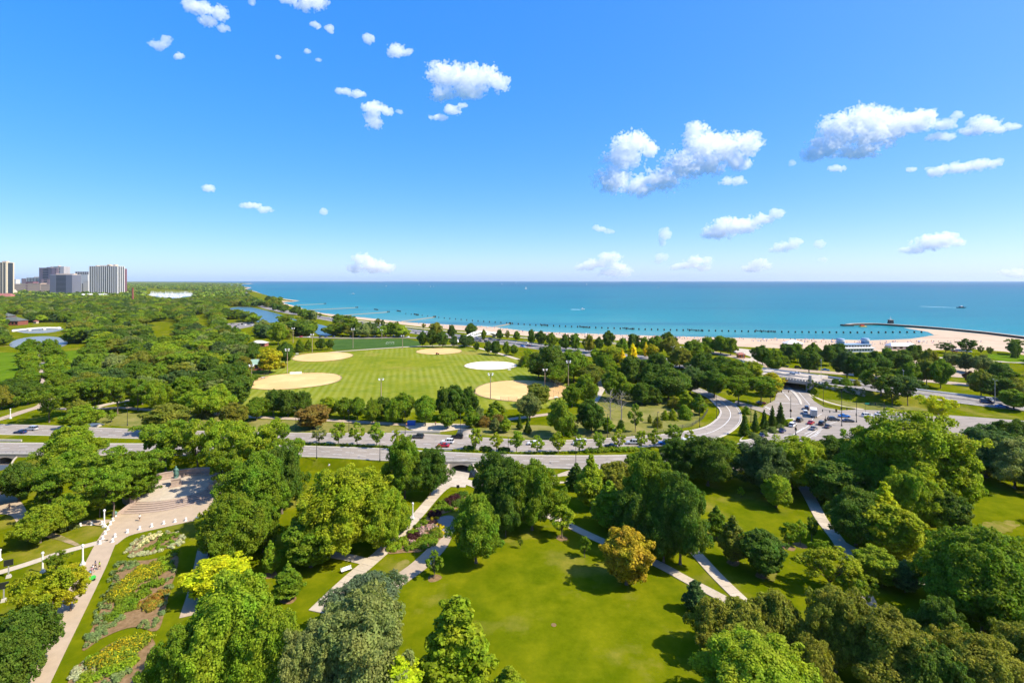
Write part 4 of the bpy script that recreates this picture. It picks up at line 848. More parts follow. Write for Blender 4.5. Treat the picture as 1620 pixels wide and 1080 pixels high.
clump('in the left row of the mall', [('broad', *q) for q in ((46, 535, 562, 29, 'md'), (45, 546, 572, 32, 'md'), (46, 557, 584, 34, 'lg'), (46, 569, 598, 37, 'md'), (45, 583, 614, 41, 'md'), (44, 599, 640, 54, 'dk'))])
clump('in the right row of the mall', [('broad', *q) for q in ((77, 535, 563, 32, 'md'), (82, 548, 577, 37, 'md'), (87, 560, 592, 40, 'lg'), (91, 575, 610, 44, 'md'), (97, 589, 628, 49, 'md'))])
clump('in the corner behind the drive', [('broad', 2, 608, 648, 40, 'ol'), ('broad', 22, 612, 645, 22, 'dk'), ('locust', 78, 612, 668, 70, 'md'), ('locust', 112, 604, 658, 66, 'md'), ('locust', 150, 598, 652, 70, 'md'), ('locust', 186, 596, 654, 66, 'md'), ('locust', 218, 598, 650, 56, 'md'), ('broad', 248, 600, 650, 46, 'lg'), ('maple', 263, 638, 684, 70, 'ol'), ('broad', 124, 630, 668, 34, 'ol'), ('broad', 308, 614, 660, 60, 'lg'), ('broad', 345, 606, 658, 64, 'lg'), ('maple', 370, 636, 676, 44, 'ol'), ('bush', 322, 640, 658, 36, 'gg'), ('young', 176, 648, 668, 16, 'lg'), ('pyramid', 136, 634, 652, 10, 'gg'), ('broad', 290, 594, 640, 54, 'md'), ('broad', 130, 640, 676, 60, 'lg')])
# the wood between the mall and the ball fields, set out tree by tree
WOOD_KEEP_OUT = [[(-60, 548), (32, 548), (32, 632), (-60, 636)], [(96, 545), (150, 545), (152, 598), (103, 604)], [(28, 530), (102, 530), (118, 644), (20, 644)], [(0, 510), (116, 510), (116, 566), (0, 566)], [(384, 536), (470, 536), (540, 590), (545, 664), (376, 664)], [(358, 484), (505, 484), (505, 521), (456, 526), (360, 526)], [(222, 514), (278, 504), (290, 524), (285, 556), (235, 560)], [(346, 506), (412, 506), (414, 536), (350, 538)], [(0, 498), (46, 498), (46, 530), (0, 530)], [(490, 508), (530, 508), (530, 545), (490, 545)], [(455, 528), (1000, 528), (1000, 700), (455, 700)], [(230, 456), (312, 460), (304, 480), (225, 478)], [(300, 500), (330, 497), (345, 530), (315, 540)], [(150, 560), (200, 558), (210, 580), (160, 590)]]
def in_poly(x, y, poly):
    c = False; j = len(poly) - 1
    for i in range(len(poly)):
        xi, yi = poly[i]; xj, yj = poly[j]
        if (yi > y) != (yj > y) and x < (xj - xi) * (y - yi) / (yj - yi) + xi: c = not c
        j = i
    return c
SHORE_X = sorted([(p[1], p[0]) for p in INLAND]); 
LSD_FAR = np.array([(p.x, p.y) for p in LSDC if p.y > 200])
def wood_ok(X, Y, m=0.0):
    sx, sy = screen(X, Y, UP)
    if sx < -620 or sx > 470 or sy > 652 or (sx < -60 and 655 < sy): return False
    if any(in_poly(sx, sy, q) for q in WOOD_KEEP_OUT): return False
    i = np.argmin(np.hypot(LSD_FAR[:, 0] - X, LSD_FAR[:, 1] - Y)); d = math.hypot(LSD_FAR[i, 0] - X, LSD_FAR[i, 1] - Y)
    if d < 17: return False
    # lake side of the shore drive stays open
    j = min(i + 1, len(LSD_FAR) - 1); k = max(i - 1, 0); t = LSD_FAR[j] - LSD_FAR[k]; cr = t[0] * (Y - LSD_FAR[i, 1]) - t[1] * (X - LSD_FAR[i, 0])
    return cr > 0
def scatter(y0, y1, spacing, tries, seed, pts):
    r = random.Random(seed); cell = {}
    for (X, Y, R_) in pts: cell.setdefault((int(X // spacing), int(Y // spacing)), []).append((X, Y))
    out = []
    for _ in range(tries):
        Y = r.uniform(y0, y1); X = r.uniform(-1.7 * Y, -0.40 * Y)
        if not wood_ok(X, Y): continue
        i, j = int(X // spacing), int(Y // spacing); ok = True
        for a in (-1, 0, 1):
            for b in (-1, 0, 1):
                for (qx, qy) in cell.get((i + a, j + b), ()):
                    if (qx - X) ** 2 + (qy - Y) ** 2 < spacing ** 2: ok = False
        if ok: cell.setdefault((i, j), []).append((X, Y)); out.append((X, Y))
    return out
near_wood = scatter(246, 420, 11.0, 9000, 3, [(p[0], p[1], p[2]) for p in TREE_POS])
beyond = [p for p in near_wood if screen(p[0], p[1], UP)[0] < -40]; near_wood = [p for p in near_wood if screen(p[0], p[1], UP)[0] >= -40]
near_wood.sort(key=lambda p: p[1])
N_WOOD = max(0, min(len(near_wood), 372 - N_TREES[0]))
for (X, Y) in near_wood[:N_WOOD]:
    kind = rng.choice(['broad', 'broad', 'broad', 'maple', 'locust']); col = rng.choice(['dk', 'dk', 'md', 'md', 'gg', 'ol', 'lg', 'bl'])
    tree_at(kind, X, Y, rng.uniform(9.5, 17.5), rng.uniform(11, 19), col, 'in the wood left of the ball fields', zz=UP)
REST = near_wood[N_WOOD:]
# farther off nobody could count them: one wood, set out as points that carry the same crowns
def gn_wood(spots, pal, r):
    protos = bpy.data.collections.new('wood_crowns')
    for i, kd in enumerate(('broad', 'broad', 'broad', 'maple', 'locust', 'maple')):
        cr = PROTO[kd][i % len(PROTO[kd])]; ob = bpy.data.objects.new('%02d_crown' % i, cr[0]); ob.material_slots[0].link = 'OBJECT'; ob.material_slots[0].material = WOOD_MAT; protos.objects.link(ob)
    n = len(spots); me = bpy.data.meshes.new('woodland'); me.from_pydata([(x, y, float(zt1(x, y)) - .4) for x, y in spots], [], [])
    def attr(nm, ty, vals, fld): at_ = me.attributes.new(nm, ty, 'POINT'); at_.data.foreach_set(fld, np.asarray(vals).astype(np.int32 if ty == 'INT' else np.float32).ravel())
    h = r.uniform(11, 17, n) / 12.0; w = r.uniform(.95, 1.5, n)
    attr('tree_scale', 'FLOAT_VECTOR', np.column_stack([w, w, h]), 'vector'); attr('tree_turn', 'FLOAT_VECTOR', np.column_stack([np.zeros(n), np.zeros(n), r.uniform(0, 6.28, n)]), 'vector'); attr('tree_kind', 'INT', r.integers(0, 6, n), 'value')
    col = pal[r.integers(len(pal), size=n)] * r.uniform(.75, 1.2, (n, 1)); sel = r.random(n) < .03; col[sel] = np.array(GREEN['br'][0])
    attr('leaf_tone', 'FLOAT_COLOR', np.column_stack([col, np.ones(n)]), 'color')
    o = link('woodland', me); ng = bpy.data.node_groups.new('wood', 'GeometryNodeTree'); ng.interface.new_socket('Geometry', in_out='INPUT', socket_type='NodeSocketGeometry'); ng.interface.new_socket('Geometry', in_out='OUTPUT', socket_type='NodeSocketGeometry')
    N, L = ng.nodes, ng.links; gi, go = N.new('NodeGroupInput'), N.new('NodeGroupOutput'); ip = N.new('GeometryNodeInstanceOnPoints'); ci = N.new('GeometryNodeCollectionInfo'); ci.inputs[0].default_value = protos; ci.inputs['Separate Children'].default_value = True; ci.inputs['Reset Children'].default_value = True
    def na(nm, ty): x = N.new('GeometryNodeInputNamedAttribute'); x.data_type = ty; x.inputs[0].default_value = nm; return x.outputs[0]
    L.new(gi.outputs[0], ip.inputs['Points']); L.new(ci.outputs[0], ip.inputs['Instance']); ip.inputs['Pick Instance'].default_value = True
    L.new(na('tree_kind', 'INT'), ip.inputs['Instance Index']); L.new(na('tree_scale', 'FLOAT_VECTOR'), ip.inputs['Scale'])
    e2r = N.new('FunctionNodeEulerToRotation'); L.new(na('tree_turn', 'FLOAT_VECTOR'), e2r.inputs[0]); L.new(e2r.outputs[0], ip.inputs['Rotation'])
    L.new(ip.outputs[0], go.inputs[0]); md = o.modifiers.new('trees', 'NODES'); md.node_group = ng
    return stuff(o, 'dense wood of green treetops left of the ball fields', 'woodland')
WOOD_MAT = tinted('wood_leaf', 0.6, 0.1, trans=0.25, var=0.34)
_n, _l = WOOD_MAT.node_tree.nodes, WOOD_MAT.node_tree.links
_a = _n.new('ShaderNodeAttribute'); _a.attribute_name = 'leaf_tone'; _a.attribute_type = 'INSTANCER'
for _nd in _n:
    if _nd.type == 'HUE_SAT': _l.new(_a.outputs['Color'], _nd.inputs['Color'])
def far_wood():
    r = np.random.default_rng(5); allV = []; allF = []; allC = []; o = 0
    spots = []
    mid = list(REST) + list(beyond)
    # the park goes on to either side of the view
    for k in range(150):
        Y = r.uniform(70, 165); X = -Y * r.uniform(1.10, 2.2); mid.append((X, Y))
    for k in range(120):
        Y = r.uniform(70, 185); X = Y * r.uniform(1.12, 2.0); mid.append((X, Y))
    for k in range(60):
        Y = r.uniform(250, 380); X = Y * r.uniform(1.06, 1.12) + 6; mid.append((min(X, 396), Y))
    mid += scatter(420, 760, 10.5, 34000, 8, []) + scatter(760, 1500, 12.5, 36000, 9, [])
    spots += [(x, y, 34) for x, y in scatter(1500, 3600, 22.0, 30000, 10, [])]
    spots += [(x, y, 14) for x, y in scatter(3600, 8800, 62.0, 12000, 12, [])]
    # the spit and the islands on the horizon, the lagoon's banks
    for a, b, n in (((232, 447.6), (388, 448.3), 46), ((250, 451.5), (345, 452.2), 40), ((352, 450.6), (388, 457.5), 24), ((372, 456.5), (396, 463), 20)):
        for k in range(n):
            t = r.random(); X, Y = XY(a[0] + (b[0] - a[0]) * t, a[1] + (b[1] - a[1]) * t + r.uniform(-.15, .15), UP); spots.append((X, Y, 60))
    for a, b, n in (((360, 484), (440, 486), 26), ((395, 478), (415, 484), 10), ((366, 503), (405, 512), 12), ((440, 516), (492, 529), 16), ((455, 530), (500, 531), 10), ((525, 530), (570, 532), 12), ((575, 533), (640, 532), 8), ((425, 490), (470, 498), 5), ((480, 502), (500, 509), 7), ((532, 515), (560, 520), 9), ((424, 475), (445, 479), 6)):
        for k in range(n):
            t = r.random(); X, Y = XY(a[0] + (b[0] - a[0]) * t, a[1] + (b[1] - a[1]) * t + r.uniform(-.8, .8), UP); mid.append((X, Y))
    pal = np.array([GREEN[c][0] for c in ('dk', 'dk', 'md', 'md', 'gg', 'ol', 'bl', 'lg', 'md', 'dk')])
    gn_wood(mid, pal, r)
    for (X, Y, n) in spots:
        big = 1.0 if Y < 1500 else (1.6 if Y < 3600 else 3.2)
        h = r.uniform(10, 17) * (1 if Y < 3600 else 1.15); R_ = r.uniform(6.0, 9.5) * big
        k = 10 if n > 100 else 6
        az = r.uniform(0, 6.28, k); q = np.sqrt(r.random(k)) * 0.68; tt = r.random(k)
        c = np.column_stack([q * R_ * np.cos(az), q * R_ * np.sin(az), h * (0.30 + 0.5 * tt * (1.05 - q * .7))])
        rad = R_ * r.uniform(0.28, 0.5, k) * (1 if big == 1 else 0.8); rad = np.minimum(rad, h * 0.33)
        c[:, 2] = np.minimum(c[:, 2], h - rad * 0.8)
        size = {True: 1.0}.get(n > 300, 1.4 if n > 100 else (3.0 if n > 50 else 7.0))
        V, F = puffs_to_leaves(c, rad, np.array([0, 0, h * .45]), n, size, r, flat=0.8)
        col = pal[r.integers(len(pal))] * r.uniform(.7, 1.1)
        if r.random() < 0.03: col = np.array(GREEN['lg'][0])
        V += np.array([X, Y, UP]); allV.append(V); allF.append(F + o); o += len(V); allC.append(np.repeat(col[None], len(V), 0))
    V = np.vstack(allV); F = np.vstack(allF); C_ = np.vstack(allC)
    m = tinted('wood_leaf', 0.6, 0.2, trans=0.25, var=0.3)
    n_, l_ = m.node_tree.nodes, m.node_tree.links
    at_ = n_.new('ShaderNodeAttribute'); at_.attribute_name = 'leaf_tone'
    for nd in n_:
        if nd.type == 'HUE_SAT': l_.new(at_.outputs['Color'], nd.inputs['Color'])
    me = mesh_np('distant_woodland', V, F, m)
    ca = me.color_attributes.new('leaf_tone', 'FLOAT_COLOR', 'POINT'); ca.data.foreach_set('color', np.column_stack([C_, np.ones(len(C_))]).astype(np.float32).ravel())
    o_ = link('distant_woodland', me); stuff(o_, 'mass of green treetops stretching to the towers and the lake', 'woodland')
    print('far wood trees', len(spots), len(mid), 'faces', len(F))
far_wood()
print('TREES', N_TREES[0], 'near wood', len(near_wood), N_WOOD)
# ------------------------------------------------------------------ walkers' culverts under the drive
def culvert(tx, ty, label, wing=7.0):
    o = thing('culvert_bridge', label, 'bridge', (tx, ty, 0))
    hw, zt_, L = TUN_HW, 2.5, 40.0
    # face with an arched opening
    arch = [(-hw, 0)] + [(-hw + 2 * hw * k / 14, 1.75 + 0.85 * math.sin(math.pi * k / 14)) for k in range(15)] + [(hw, 0)]
    mb = MB(); W = wing + hw
    outer = [(-W, 1.2), (-W, 3.55), (W, 3.55), (W, 1.2), (hw + 1.2, 0), ]
    poly = [(-W, 1.5), (-hw - 1.3, -0.2)] + arch + [(hw + 1.3, -0.2), (W, 1.5), (W, 3.5), (-W, 3.5)]
    n = len(poly); mb.v = [(x, -0.35, z) for x, z in poly] + [(x, 0.15, z) for x, z in poly]
    mb.f = [tuple(range(n)), tuple(reversed(range(n, 2 * n)))] + [(k, (k + 1) % n, n + (k + 1) % n, n + k) for k in range(n)]
    bm = bmesh.new(); me = mb.mesh('face_wall', M_WALLCON); bm.from_mesh(me); bmesh.ops.recalc_face_normals(bm, faces=bm.faces); bm.to_mesh(me); bm.free(); link('face_wall', me, o)
    mb = MB(); c = arch; m = len(c)
    mb.v = [(x, 0.1, z) for x, z in c] + [(x, L, z) for x, z in c]; mb.f = [(k, k + 1, m + k + 1, m + k) for k in range(m - 1)]; mb.obj('barrel', M_WALLCON, o)
    MB().box(0, L / 2, -0.06, 2 * hw + 2.2, L, 0.1).obj('floor_slab', M_PATH, o)
    MB().box(0, -0.1, 3.72, 2 * W + .4, 0.7, 0.42).obj('coping', M_KERB, o)
    mb = MB()
    for k in range(9): mb.box(-W + 0.4 + (2 * W - .8) * k / 8, -0.1, 4.3, 0.10, 0.10, 0.8)
    for z in (4.3, 4.68): mb.box(0, -0.1, z, 2 * W - .6, 0.07, 0.07)
    mb.obj('railing', M_GALV, o)
    # curved wing walls hold the bank back from the walk
    for s in (-1, 1):
        pts = [(s * (hw + 1.2 - 0.3), -0.3), (s * (hw + 1.5), -2.2), (s * (hw + 2.8), -4.0), (s * (hw + 5.2), -5.2)]
        cc = catmull([(x, y, 0) for x, y in pts], 5); mb = MB(); hts = [3.0 - 2.2 * k / (len(cc) - 1) for k in range(len(cc))]
        V = []
        for i, p in enumerate(cc):
            d = (cc[min(i + 1, len(cc) - 1)] - cc[max(i - 1, 0)]).normalized(); nn = Vector((d.y, -d.x, 0)) * 0.22
            for q, z in ((p - nn, -.3), (p - nn, hts[i]), (p + nn, hts[i]), (p + nn, -.3)): V.append((q.x, q.y, z))
        mb.v = V; mb.f = [(i * 4 + k, i * 4 + (k + 1) % 4, i * 4 + 4 + (k + 1) % 4, i * 4 + 4 + k) for i in range(len(cc) - 1) for k in range(4)]
        mb.obj('wing_wall', M_WALLCON, o)
        g = MB(); g.v = [(pts[0][0], 0.2, 2.9), (pts[0][0] + s * 8, 0.2, 2.9), (pts[0][0] + s * 9, -6.0, -0.05), (pts[3][0] + s * .2, -5.4, -0.05), (pts[2][0] + s * .2, -4.0, .9), (pts[1][0] + s * .2, -2.2, 1.9)]
        g.f = [(0, 1, 2, 3, 4, 5)]; q = g.obj('grass_bank', M_GROUND, o)
culvert(TUN_X, TUN_Y, 'concrete walkers culvert under the drive where the concrete walk ends')
culvert(TUN_X2, TUN_Y2, 'concrete walkers culvert under the drive at its far left end')

# ------------------------------------------------------------------ overpass of the shore drive
def overpass():
    # span across the dipping road, along the drive's near edge
    i = min(range(len(LSDC)), key=lambda k: (LSDC[k].x - 157) ** 2 + (LSDC[k].y - 300) ** 2)
    d = LSDC[i + 2] - LSDC[i - 2]; d = Vector((d.x, d.y, 0)).normalized(); nn = Vector((-d.y, d.x, 0))
    if nn.y > 0: nn = -nn
    c = Vector((LSDC[i].x, LSDC[i].y, 0)); rz = math.atan2(-d.y, -d.x); zd = float(lsd_z(c.x))
    o = thing('road_overpass', 'grey concrete overpass carrying the shore drive over the dipping road', 'bridge', (c.x, c.y, 0), rz)
    # local x along the drive (towards the right of the picture), local -y towards the camera
    L = 44.0; y0 = -LSD_HW - 0.4
    MB().box(7, 0, zd - 0.62, L * .68, 2 * LSD_HW + .9, 1.35).obj('deck', M_WALLCON, o)
    MB().box(7, y0 - 0.15, zd - 0.15, L, 0.35, 1.3).obj('fascia_beam', M_WALLCON, o)
    rail = MB().box(7, y0 - 0.1, zd + 1.28, L, 0.36, 0.2).obj('parapet_rail', M_WALLCON, o)
    n = 30
    me = MB().box(0, 0, 0, 0.75, 0.32, 0.7).mesh('baluster', M_WALLCON)
    for k in range(n):
        b = link('baluster', me, o); b.location = (7 - L / 2 + 0.6 + (L - 1.2) * k / (n - 1), y0 - 0.1, zd + 0.84)
    for s, x in ((-1, -5.0), (1, 19.0)):
        MB().box(x + s * 2.2, 0, zd / 2 + .6, 4.4, 2 * LSD_HW + .6, zd - .4).obj('abutment', M_WALLCON, o)
    sg = MB().box(8.5, y0 - 0.42, zd - 0.2, 3.4, 0.10, 0.95).obj('clearance_sign', plain('orange_sign', (0.85, 0.38, 0.02), 0.5), o)
    MB().box(8.5, y0 - 0.48, zd - 0.2, 2.5, 0.02, 0.20).obj('sign_lettering', M_BLACK, sg)
    # ivy-grown retaining wall to the right
    w = MB().box(34, y0 - 1.0, (zd + 3) / 2 - 0.3, 24, 0.8, zd - 3.2).obj('retaining_wall', M_WALLCON, o)
    r = np.random.default_rng(3); k = 160
    cpt = np.column_stack([r.uniform(21.5, 46, k), r.uniform(y0 - 2.0, y0 - 1.2, k), r.uniform(3.4, zd + 0.6, k)]); V, F = puffs_to_leaves(cpt, r.uniform(.4, .8, k), np.array([34, y0, 4.]), 7000, 0.34, r)
    link('ivy', mesh_np('ivy', V, F, M_LEAF), o, GREEN['dk'][0])
    # pylon with ivy
    p = MB().box(21.5, y0 - 1.3, 7.0, 1.8, 1.8, 11.0, taper=.8).obj('pylon', M_WALLCON, o)
    V, F = puffs_to_leaves(np.column_stack([21.5 + r.uniform(-1, 1, 60), y0 - 1.3 + r.uniform(-1, 1, 60), r.uniform(3, 10, 60)]), r.uniform(.4, .8, 60), np.array([21.5, y0, 6.]), 3500, .34, r)
    link('ivy', mesh_np('ivy', V, F, M_LEAF), p, GREEN['dk'][0])
overpass()
def wedge_island():
    me = MB(); pts = smooth_closed(pxs([(1243, 612), (1254, 622), (1262, 632), (1266, 640), (1269, 640), (1266, 631), (1257, 620), (1247, 611)], UP), 4)
    me.prism(pts, UP + .1, UP + .36); return structure(me.obj('traffic_island', M_KERB))
wedge_island()
def island(pts, mat=None):
    w = smooth_closed(pxs(pts, UP), 4); a = MB().prism(w, UP + .1, UP + .36).obj('traffic_island', M_KERB); structure(a)
    cx_ = sum(p[0] for p in w) / len(w); cy_ = sum(p[1] for p in w) / len(w)
    sheet('island_grass', [(cx_ + (p[0] - cx_) * .93, cy_ + (p[1] - cy_) * .9) for p in w], mat or M_GROUND, UP, .37)
island([(1170, 699), (1180, 689), (1212, 678), (1240, 664), (1254, 662), (1256, 665), (1238, 676), (1212, 687), (1190, 696)])
def medians():
    # raised planted strip between the two carriageways
    A = [(p.x, p.y) for p in farB[:60]]; B = [(p.x, p.y) for p in nearA[:60]]
    B2 = [min(B, key=lambda b: abs(b[0] - a[0])) for a in A]
    V = [(x, y + -0.2, UP + .30) for x, y in A] + [(x, y + .2, UP + .30) for x, y in B2]; m = len(A)
    F = [(i, i + 1, m + i + 1, m + i) for i in range(m - 1) if abs(A[i][1] - B2[i][1]) > .5]
    me = mesh_np('median_strip', V, F, M_GROUND)
    structure(link('median_strip', me))
medians()
# planting on the median: low hedges and clipped shrubs
def leafy(name, label, cat, puffs, rads, n, size, col, group=None, flat=.85):
    """A planted mass that is one thing; its origin sits on the ground in its middle."""
    c = np.array(puffs, float); base = np.array([c[:, 0].mean(), c[:, 1].mean(), c[:, 2].min() - 0.0]); c = c - base
    r = np.random.default_rng(int(abs(base[0] * 31 + base[1] * 17)) % 99991)
    V, F = puffs_to_leaves(c, np.array(rads, float), np.array([0, 0, -.3]), n, size, r, flat=flat, inside=.8)
    o = link(name, mesh_np(name, V, F, M_LEAF), None, GREEN[col][0] if isinstance(col, str) else col); o.location = tuple(base)
    return tag(o, label, cat, group)
def hedge(label, a, b, col, h=0.7, w=1.0, z=UP + .3, n=1500, group='hedges on the median'):
    p, q = Vector(XY(*a, UP)), Vector(XY(*b, UP)); k = max(6, int((q - p).length / .7)); r = random.Random(int(a[0]))
    pts = []; rd = []
    for i in range(k):
        c = p.lerp(q, (i + .5) / k); pts.append((c.x, c.y + r.uniform(-.25, .25) * w, z + h * .45)); rd.append(h * r.uniform(.5, .75))
    return leafy('hedge', label, 'hedge', pts, rd, n, .32, col, group)
hedge('low green hedge on the median below the street trees', (482, 703.6), (612, 708.5), 'md', .8)
hedge('low bright hedge on the median right of the culvert', (716, 714), (758, 715.5), 'br', .6, n=900)
hedge('long low yellow-green planting on the median above the near lanes', (800, 718.4), (918, 717.4), 'br', .6, n=1800)
hedge('tall ornamental grass strip at the right end of the median', (928, 717), (1008, 714), 'lg', 1.6, 1.6, n=3400)
for x, y in ((742, 712.5), (768, 713.5), (797, 715)):
    p = XY(x, y, UP); leafy('clipped_shrub', 'dark rounded clipped shrub on the median', 'shrub', [(p[0] + dx, p[1] + dy, UP + .9) for dx, dy in ((-1.2, 0), (0, .2), (1.3, -.1), (.2, -.5))], [.9, 1.0, .9, .8], 1300, .36, 'dk', 'clipped shrubs on the median')
# low white walls at the plaza and on the median
for a, b, lab in (((620, 685.2), (696, 685), 'long low white wall beside the drive below the plaza'), ((-20, 699), (34, 699.5), 'low white wall on the median at the far left'), ((700, 713.2), (716, 713.6), 'short white wall on the median beside the red car')):
    p, q = Vector(XY(*a, UP)), Vector(XY(*b, UP)); m = (p + q) / 2
    o = MB().box(0, 0, .45, (q - p).length, .5, .9).obj('low_wall', M_KERB); o.location = (m.x, m.y, UP + .15); o.rotation_euler.z = math.atan2(q.y - p.y, q.x - p.x); tag(o, lab, 'wall')

# ------------------------------------------------------------------ statue court
def exedra():
    sx, sy = -103.0, 155.0; ax = Vector((.49, -.87)); rz = math.atan2(.49, .87)
    o = thing('memorial_exedra', 'pink granite court with curved bench wall and steps under the trees', 'monument', (sx, sy, 0), rz)
    H = 1.15
    def wallline(n): return [(p.x, p.y) for p in catmull([(-8.9, -8.0, 0), (-11.6, -4.6, 0), (-12.2, -.5, 0), (-10.2, 4.0, 0), (-5.6, 7.2, 0), (0, 8.2, 0), (5.6, 7.2, 0), (10.2, 4.0, 0), (12.2, -.5, 0), (11.6, -4.6, 0), (8.9, -8.0, 0)], n)]
    wl_ = wallline(6)
    def arc(hw, v, b): return [(hw * (2 * k / 20 - 1), -(v + b * (1 - (2 * k / 20 - 1) ** 2))) for k in range(21)]
    plat = wl_ + list(reversed(arc(8.8, 8.0, 3.0)))
    MB().prism(plat, -.3, H).obj('platform', surf('court_paving', (0.50, 0.42, 0.32), (0.42, 0.36, 0.28), .8, .9, .2, fine=(6, (.85, .85, .85))), o)
    for k in range(5):
        a = arc(9.0 + .52 * (k + 1), 8.0 + .92 * (k + 1), 3.0 + .1 * k)
        b = arc(9.0 + .52 * (k + 1), 7.0, 2.0)
        ar = arc(9.0 + .52 * (k + 1), 8.0 + .92 * (k + 1) - .2, 3.0 + .1 * k); zt_ = H - .2 * (k + 1) + 0.003 * k
        st_ = MB().prism(list(reversed(b)) + a, zt_ - .08, zt_).obj('step', M_STONE, o); MB().prism(list(reversed(b)) + ar, -.3, zt_ - .08).obj('riser', M_STONE, st_)
    def wall(name, off, w, z0, z1):
        V = []; n = len(wl_)
        for i, p in enumerate(wl_):
            d = Vector(wl_[min(i + 1, n - 1)]) - Vector(wl_[max(i - 1, 0)]); d.normalize(); nn = Vector((-d.y, d.x))
            for s, z in ((off - w / 2, z0), (off - w / 2, z1), (off + w / 2, z1), (off + w / 2, z0)):
                q = Vector(p) + nn * s; V.append((q.x, q.y, z))
        mb = MB(); mb.v = V; mb.f = [(i * 4 + k, i * 4 + (k + 1) % 4, i * 4 + 4 + (k + 1) % 4, i * 4 + 4 + k) for i in range(n - 1) for k in range(4)] + [(0, 1, 2, 3), (4 * n - 1, 4 * n - 2, 4 * n - 3, 4 * n - 4)]
        return mb.obj(name, M_STONE, o)
    wall('bench_wall', 0.25, .75, -.3, H + 1.75); wall('bench_seat', -.55, .75, H + .02, H + .5); wall('wall_coping', .25, .95, H + 1.75, H + 1.92)
    for s in (-1, 1):
        MB().box(s * 9.5, -8.6, H / 2 + .7, 1.3, 1.5, H + 2.0).obj('end_pier', M_STONE, o)
        MB().add([(s * 9.2, -8.8, -.2), (s * 9.9, -8.8, -.2), (s * 13.2, -13.6, -.2), (s * 12.5, -13.6, -.2), (s * 9.2, -8.8, H + .35), (s * 9.9, -8.8, H + .35), (s * 13.2, -13.6, .45), (s * 12.5, -13.6, .45)], [(0, 1, 2, 3), (4, 7, 6, 5), (0, 4, 5, 1), (1, 5, 6, 2), (2, 6, 7, 3), (3, 7, 4, 0)]).obj('stair_cheek', M_STONE, o)
        mb = MB().lathe([(.05, .45), (.5, .5), (.62, .9), (.5, 1.25), (.2, 1.4), (.02, 1.42)], 12, s * 12.9, -13.4); mb.obj('bronze_ball', M_BRONZE, o, True)
    # paler slab between steps and pedestal
    MB().box(0.6, -5.2, H + .012, 7.5, 11.0, .02).obj('paved_square', M_CONCRETE, o)
    p = thing('bronze_statue', 'green bronze standing figure before a chair on a granite pedestal', 'statue', (sx, sy, H), rz)
    mb = MB().box(0, 0, .14, 3.4, 3.4, .28).box(0, 0, .42, 2.9, 2.9, .28).box(0, 0, 1.35, 2.3, 2.3, 1.58).box(0, 0, 2.2, 2.6, 2.6, .18); mb.obj('pedestal', M_STONE, p)
    # figure about 3.5 m: coat, legs, arms, head; and the chair behind
    z = 2.29
    mb = MB(); mb.tube([(-.22, -.2, z), (-.22, -.15, z + .9), (-.2, -.1, z + 1.7)], [.2, .22, .27], 8).tube([(.2, -.32, z), (.22, -.22, z + .9), (.2, -.1, z + 1.7)], [.2, .22, .27], 8)
    mb.lathe([(.44, z + .95), (.5, z + 1.2), (.46, z + 1.8), (.50, z + 2.3), (.56, z + 2.7), (.42, z + 2.95), (.17, z + 3.02), (.15, z + 3.14), (.22, z + 3.2), (.26, z + 3.38), (.24, z + 3.55), (.12, z + 3.66), (.02, z + 3.68)], 12, 0, -.1)
    mb.tube([(-.5, -.1, z + 2.72), (-.66, -.05, z + 2.2), (-.5, -.35, z + 1.75)], [.17, .15, .11], 7).tube([(.5, -.1, z + 2.72), (.68, -.1, z + 2.25), (.36, -.5, z + 2.35)], [.17, .15, .11], 7)
    fig = mb.obj('figure', M_BRONZE, p, True)
    mb = MB().box(0, .55, z + .65, 1.2, .9, .14).box(0, .98, z + 1.1, 1.25, .14, 2.1)
    for s in (-1, 1):
        mb.box(s * .55, .55, z + .3, .14, .8, .62).box(s * .58, .45, z + 1.15, .13, .95, .12).box(s * .58, .05, z + .9, .12, .12, .5)
    mb.obj('chair', M_BRONZE, p)
exedra()

# ------------------------------------------------------------------ park furniture
def proto_parts(parts): return [(n, m) for n, m in parts]
def place(parts, name, label, cat, loc, rz=0.0, group=None, scale=None, colors=None):
    o = thing(name, label, cat, loc, rz, group, scale)
    made = {}
    for i, pt in enumerate(parts):
        nm, me = pt[0], pt[1]; par = o if len(pt) < 3 or pt[2] is None else made[pt[2]]
        c = link(nm, me, par, None if not colors else colors.get(nm)); made[i] = c
        if len(pt) > 3: c.location = pt[3]
    return o
BOLL = MB().box(0, 0, .06, .62, .62, .12).lathe([(.24, .12), (.24, .62), (.28, .66), (.28, .74), (.2, .84), (.05, .88)], 12).mesh('post', M_WHITE)
def bollards(pts, where):
    for x, y in pts:
        o = link('stone_bollard', BOLL); o.location = P(x, y, .05); o.rotation_euler.z = rng.uniform(0, 1); tag(o, 'short white stone bollard ' + where, 'bollard', 'white bollards')
bollards([(178, 857), (182, 849), (201.5, 842), (221, 837), (240, 833), (259, 828.5), (277, 825.5), (294, 823.5), (311, 822)], 'edging the flower garden lawn')
bollards([(158.2, 860), (162.4, 852.5), (166.4, 844.5), (170.6, 837.5), (174.5, 829.5), (178.5, 823.5), (182.5, 816.5)], 'on the left side of the promenade')
bollards([(111, 834.5), (127, 832), (145, 829.8), (161.5, 829)], 'along the shaded walk')
LAMP_W = [('pole', MB().box(0, 0, .2, .8, .8, .4).lathe([(.30, .4), (.30, .7), (.20, .85), (.155, 3.4), (.2, 3.5), (.12, 3.6)], 12).mesh('pole', M_WHITE)), ('lamp_globe', MB().lathe([(.06, 3.55), (.22, 3.65), (.33, 3.85), (.30, 4.05), (.16, 4.2), (.02, 4.23)], 12).mesh('lamp_globe', M_LAMP, True))]
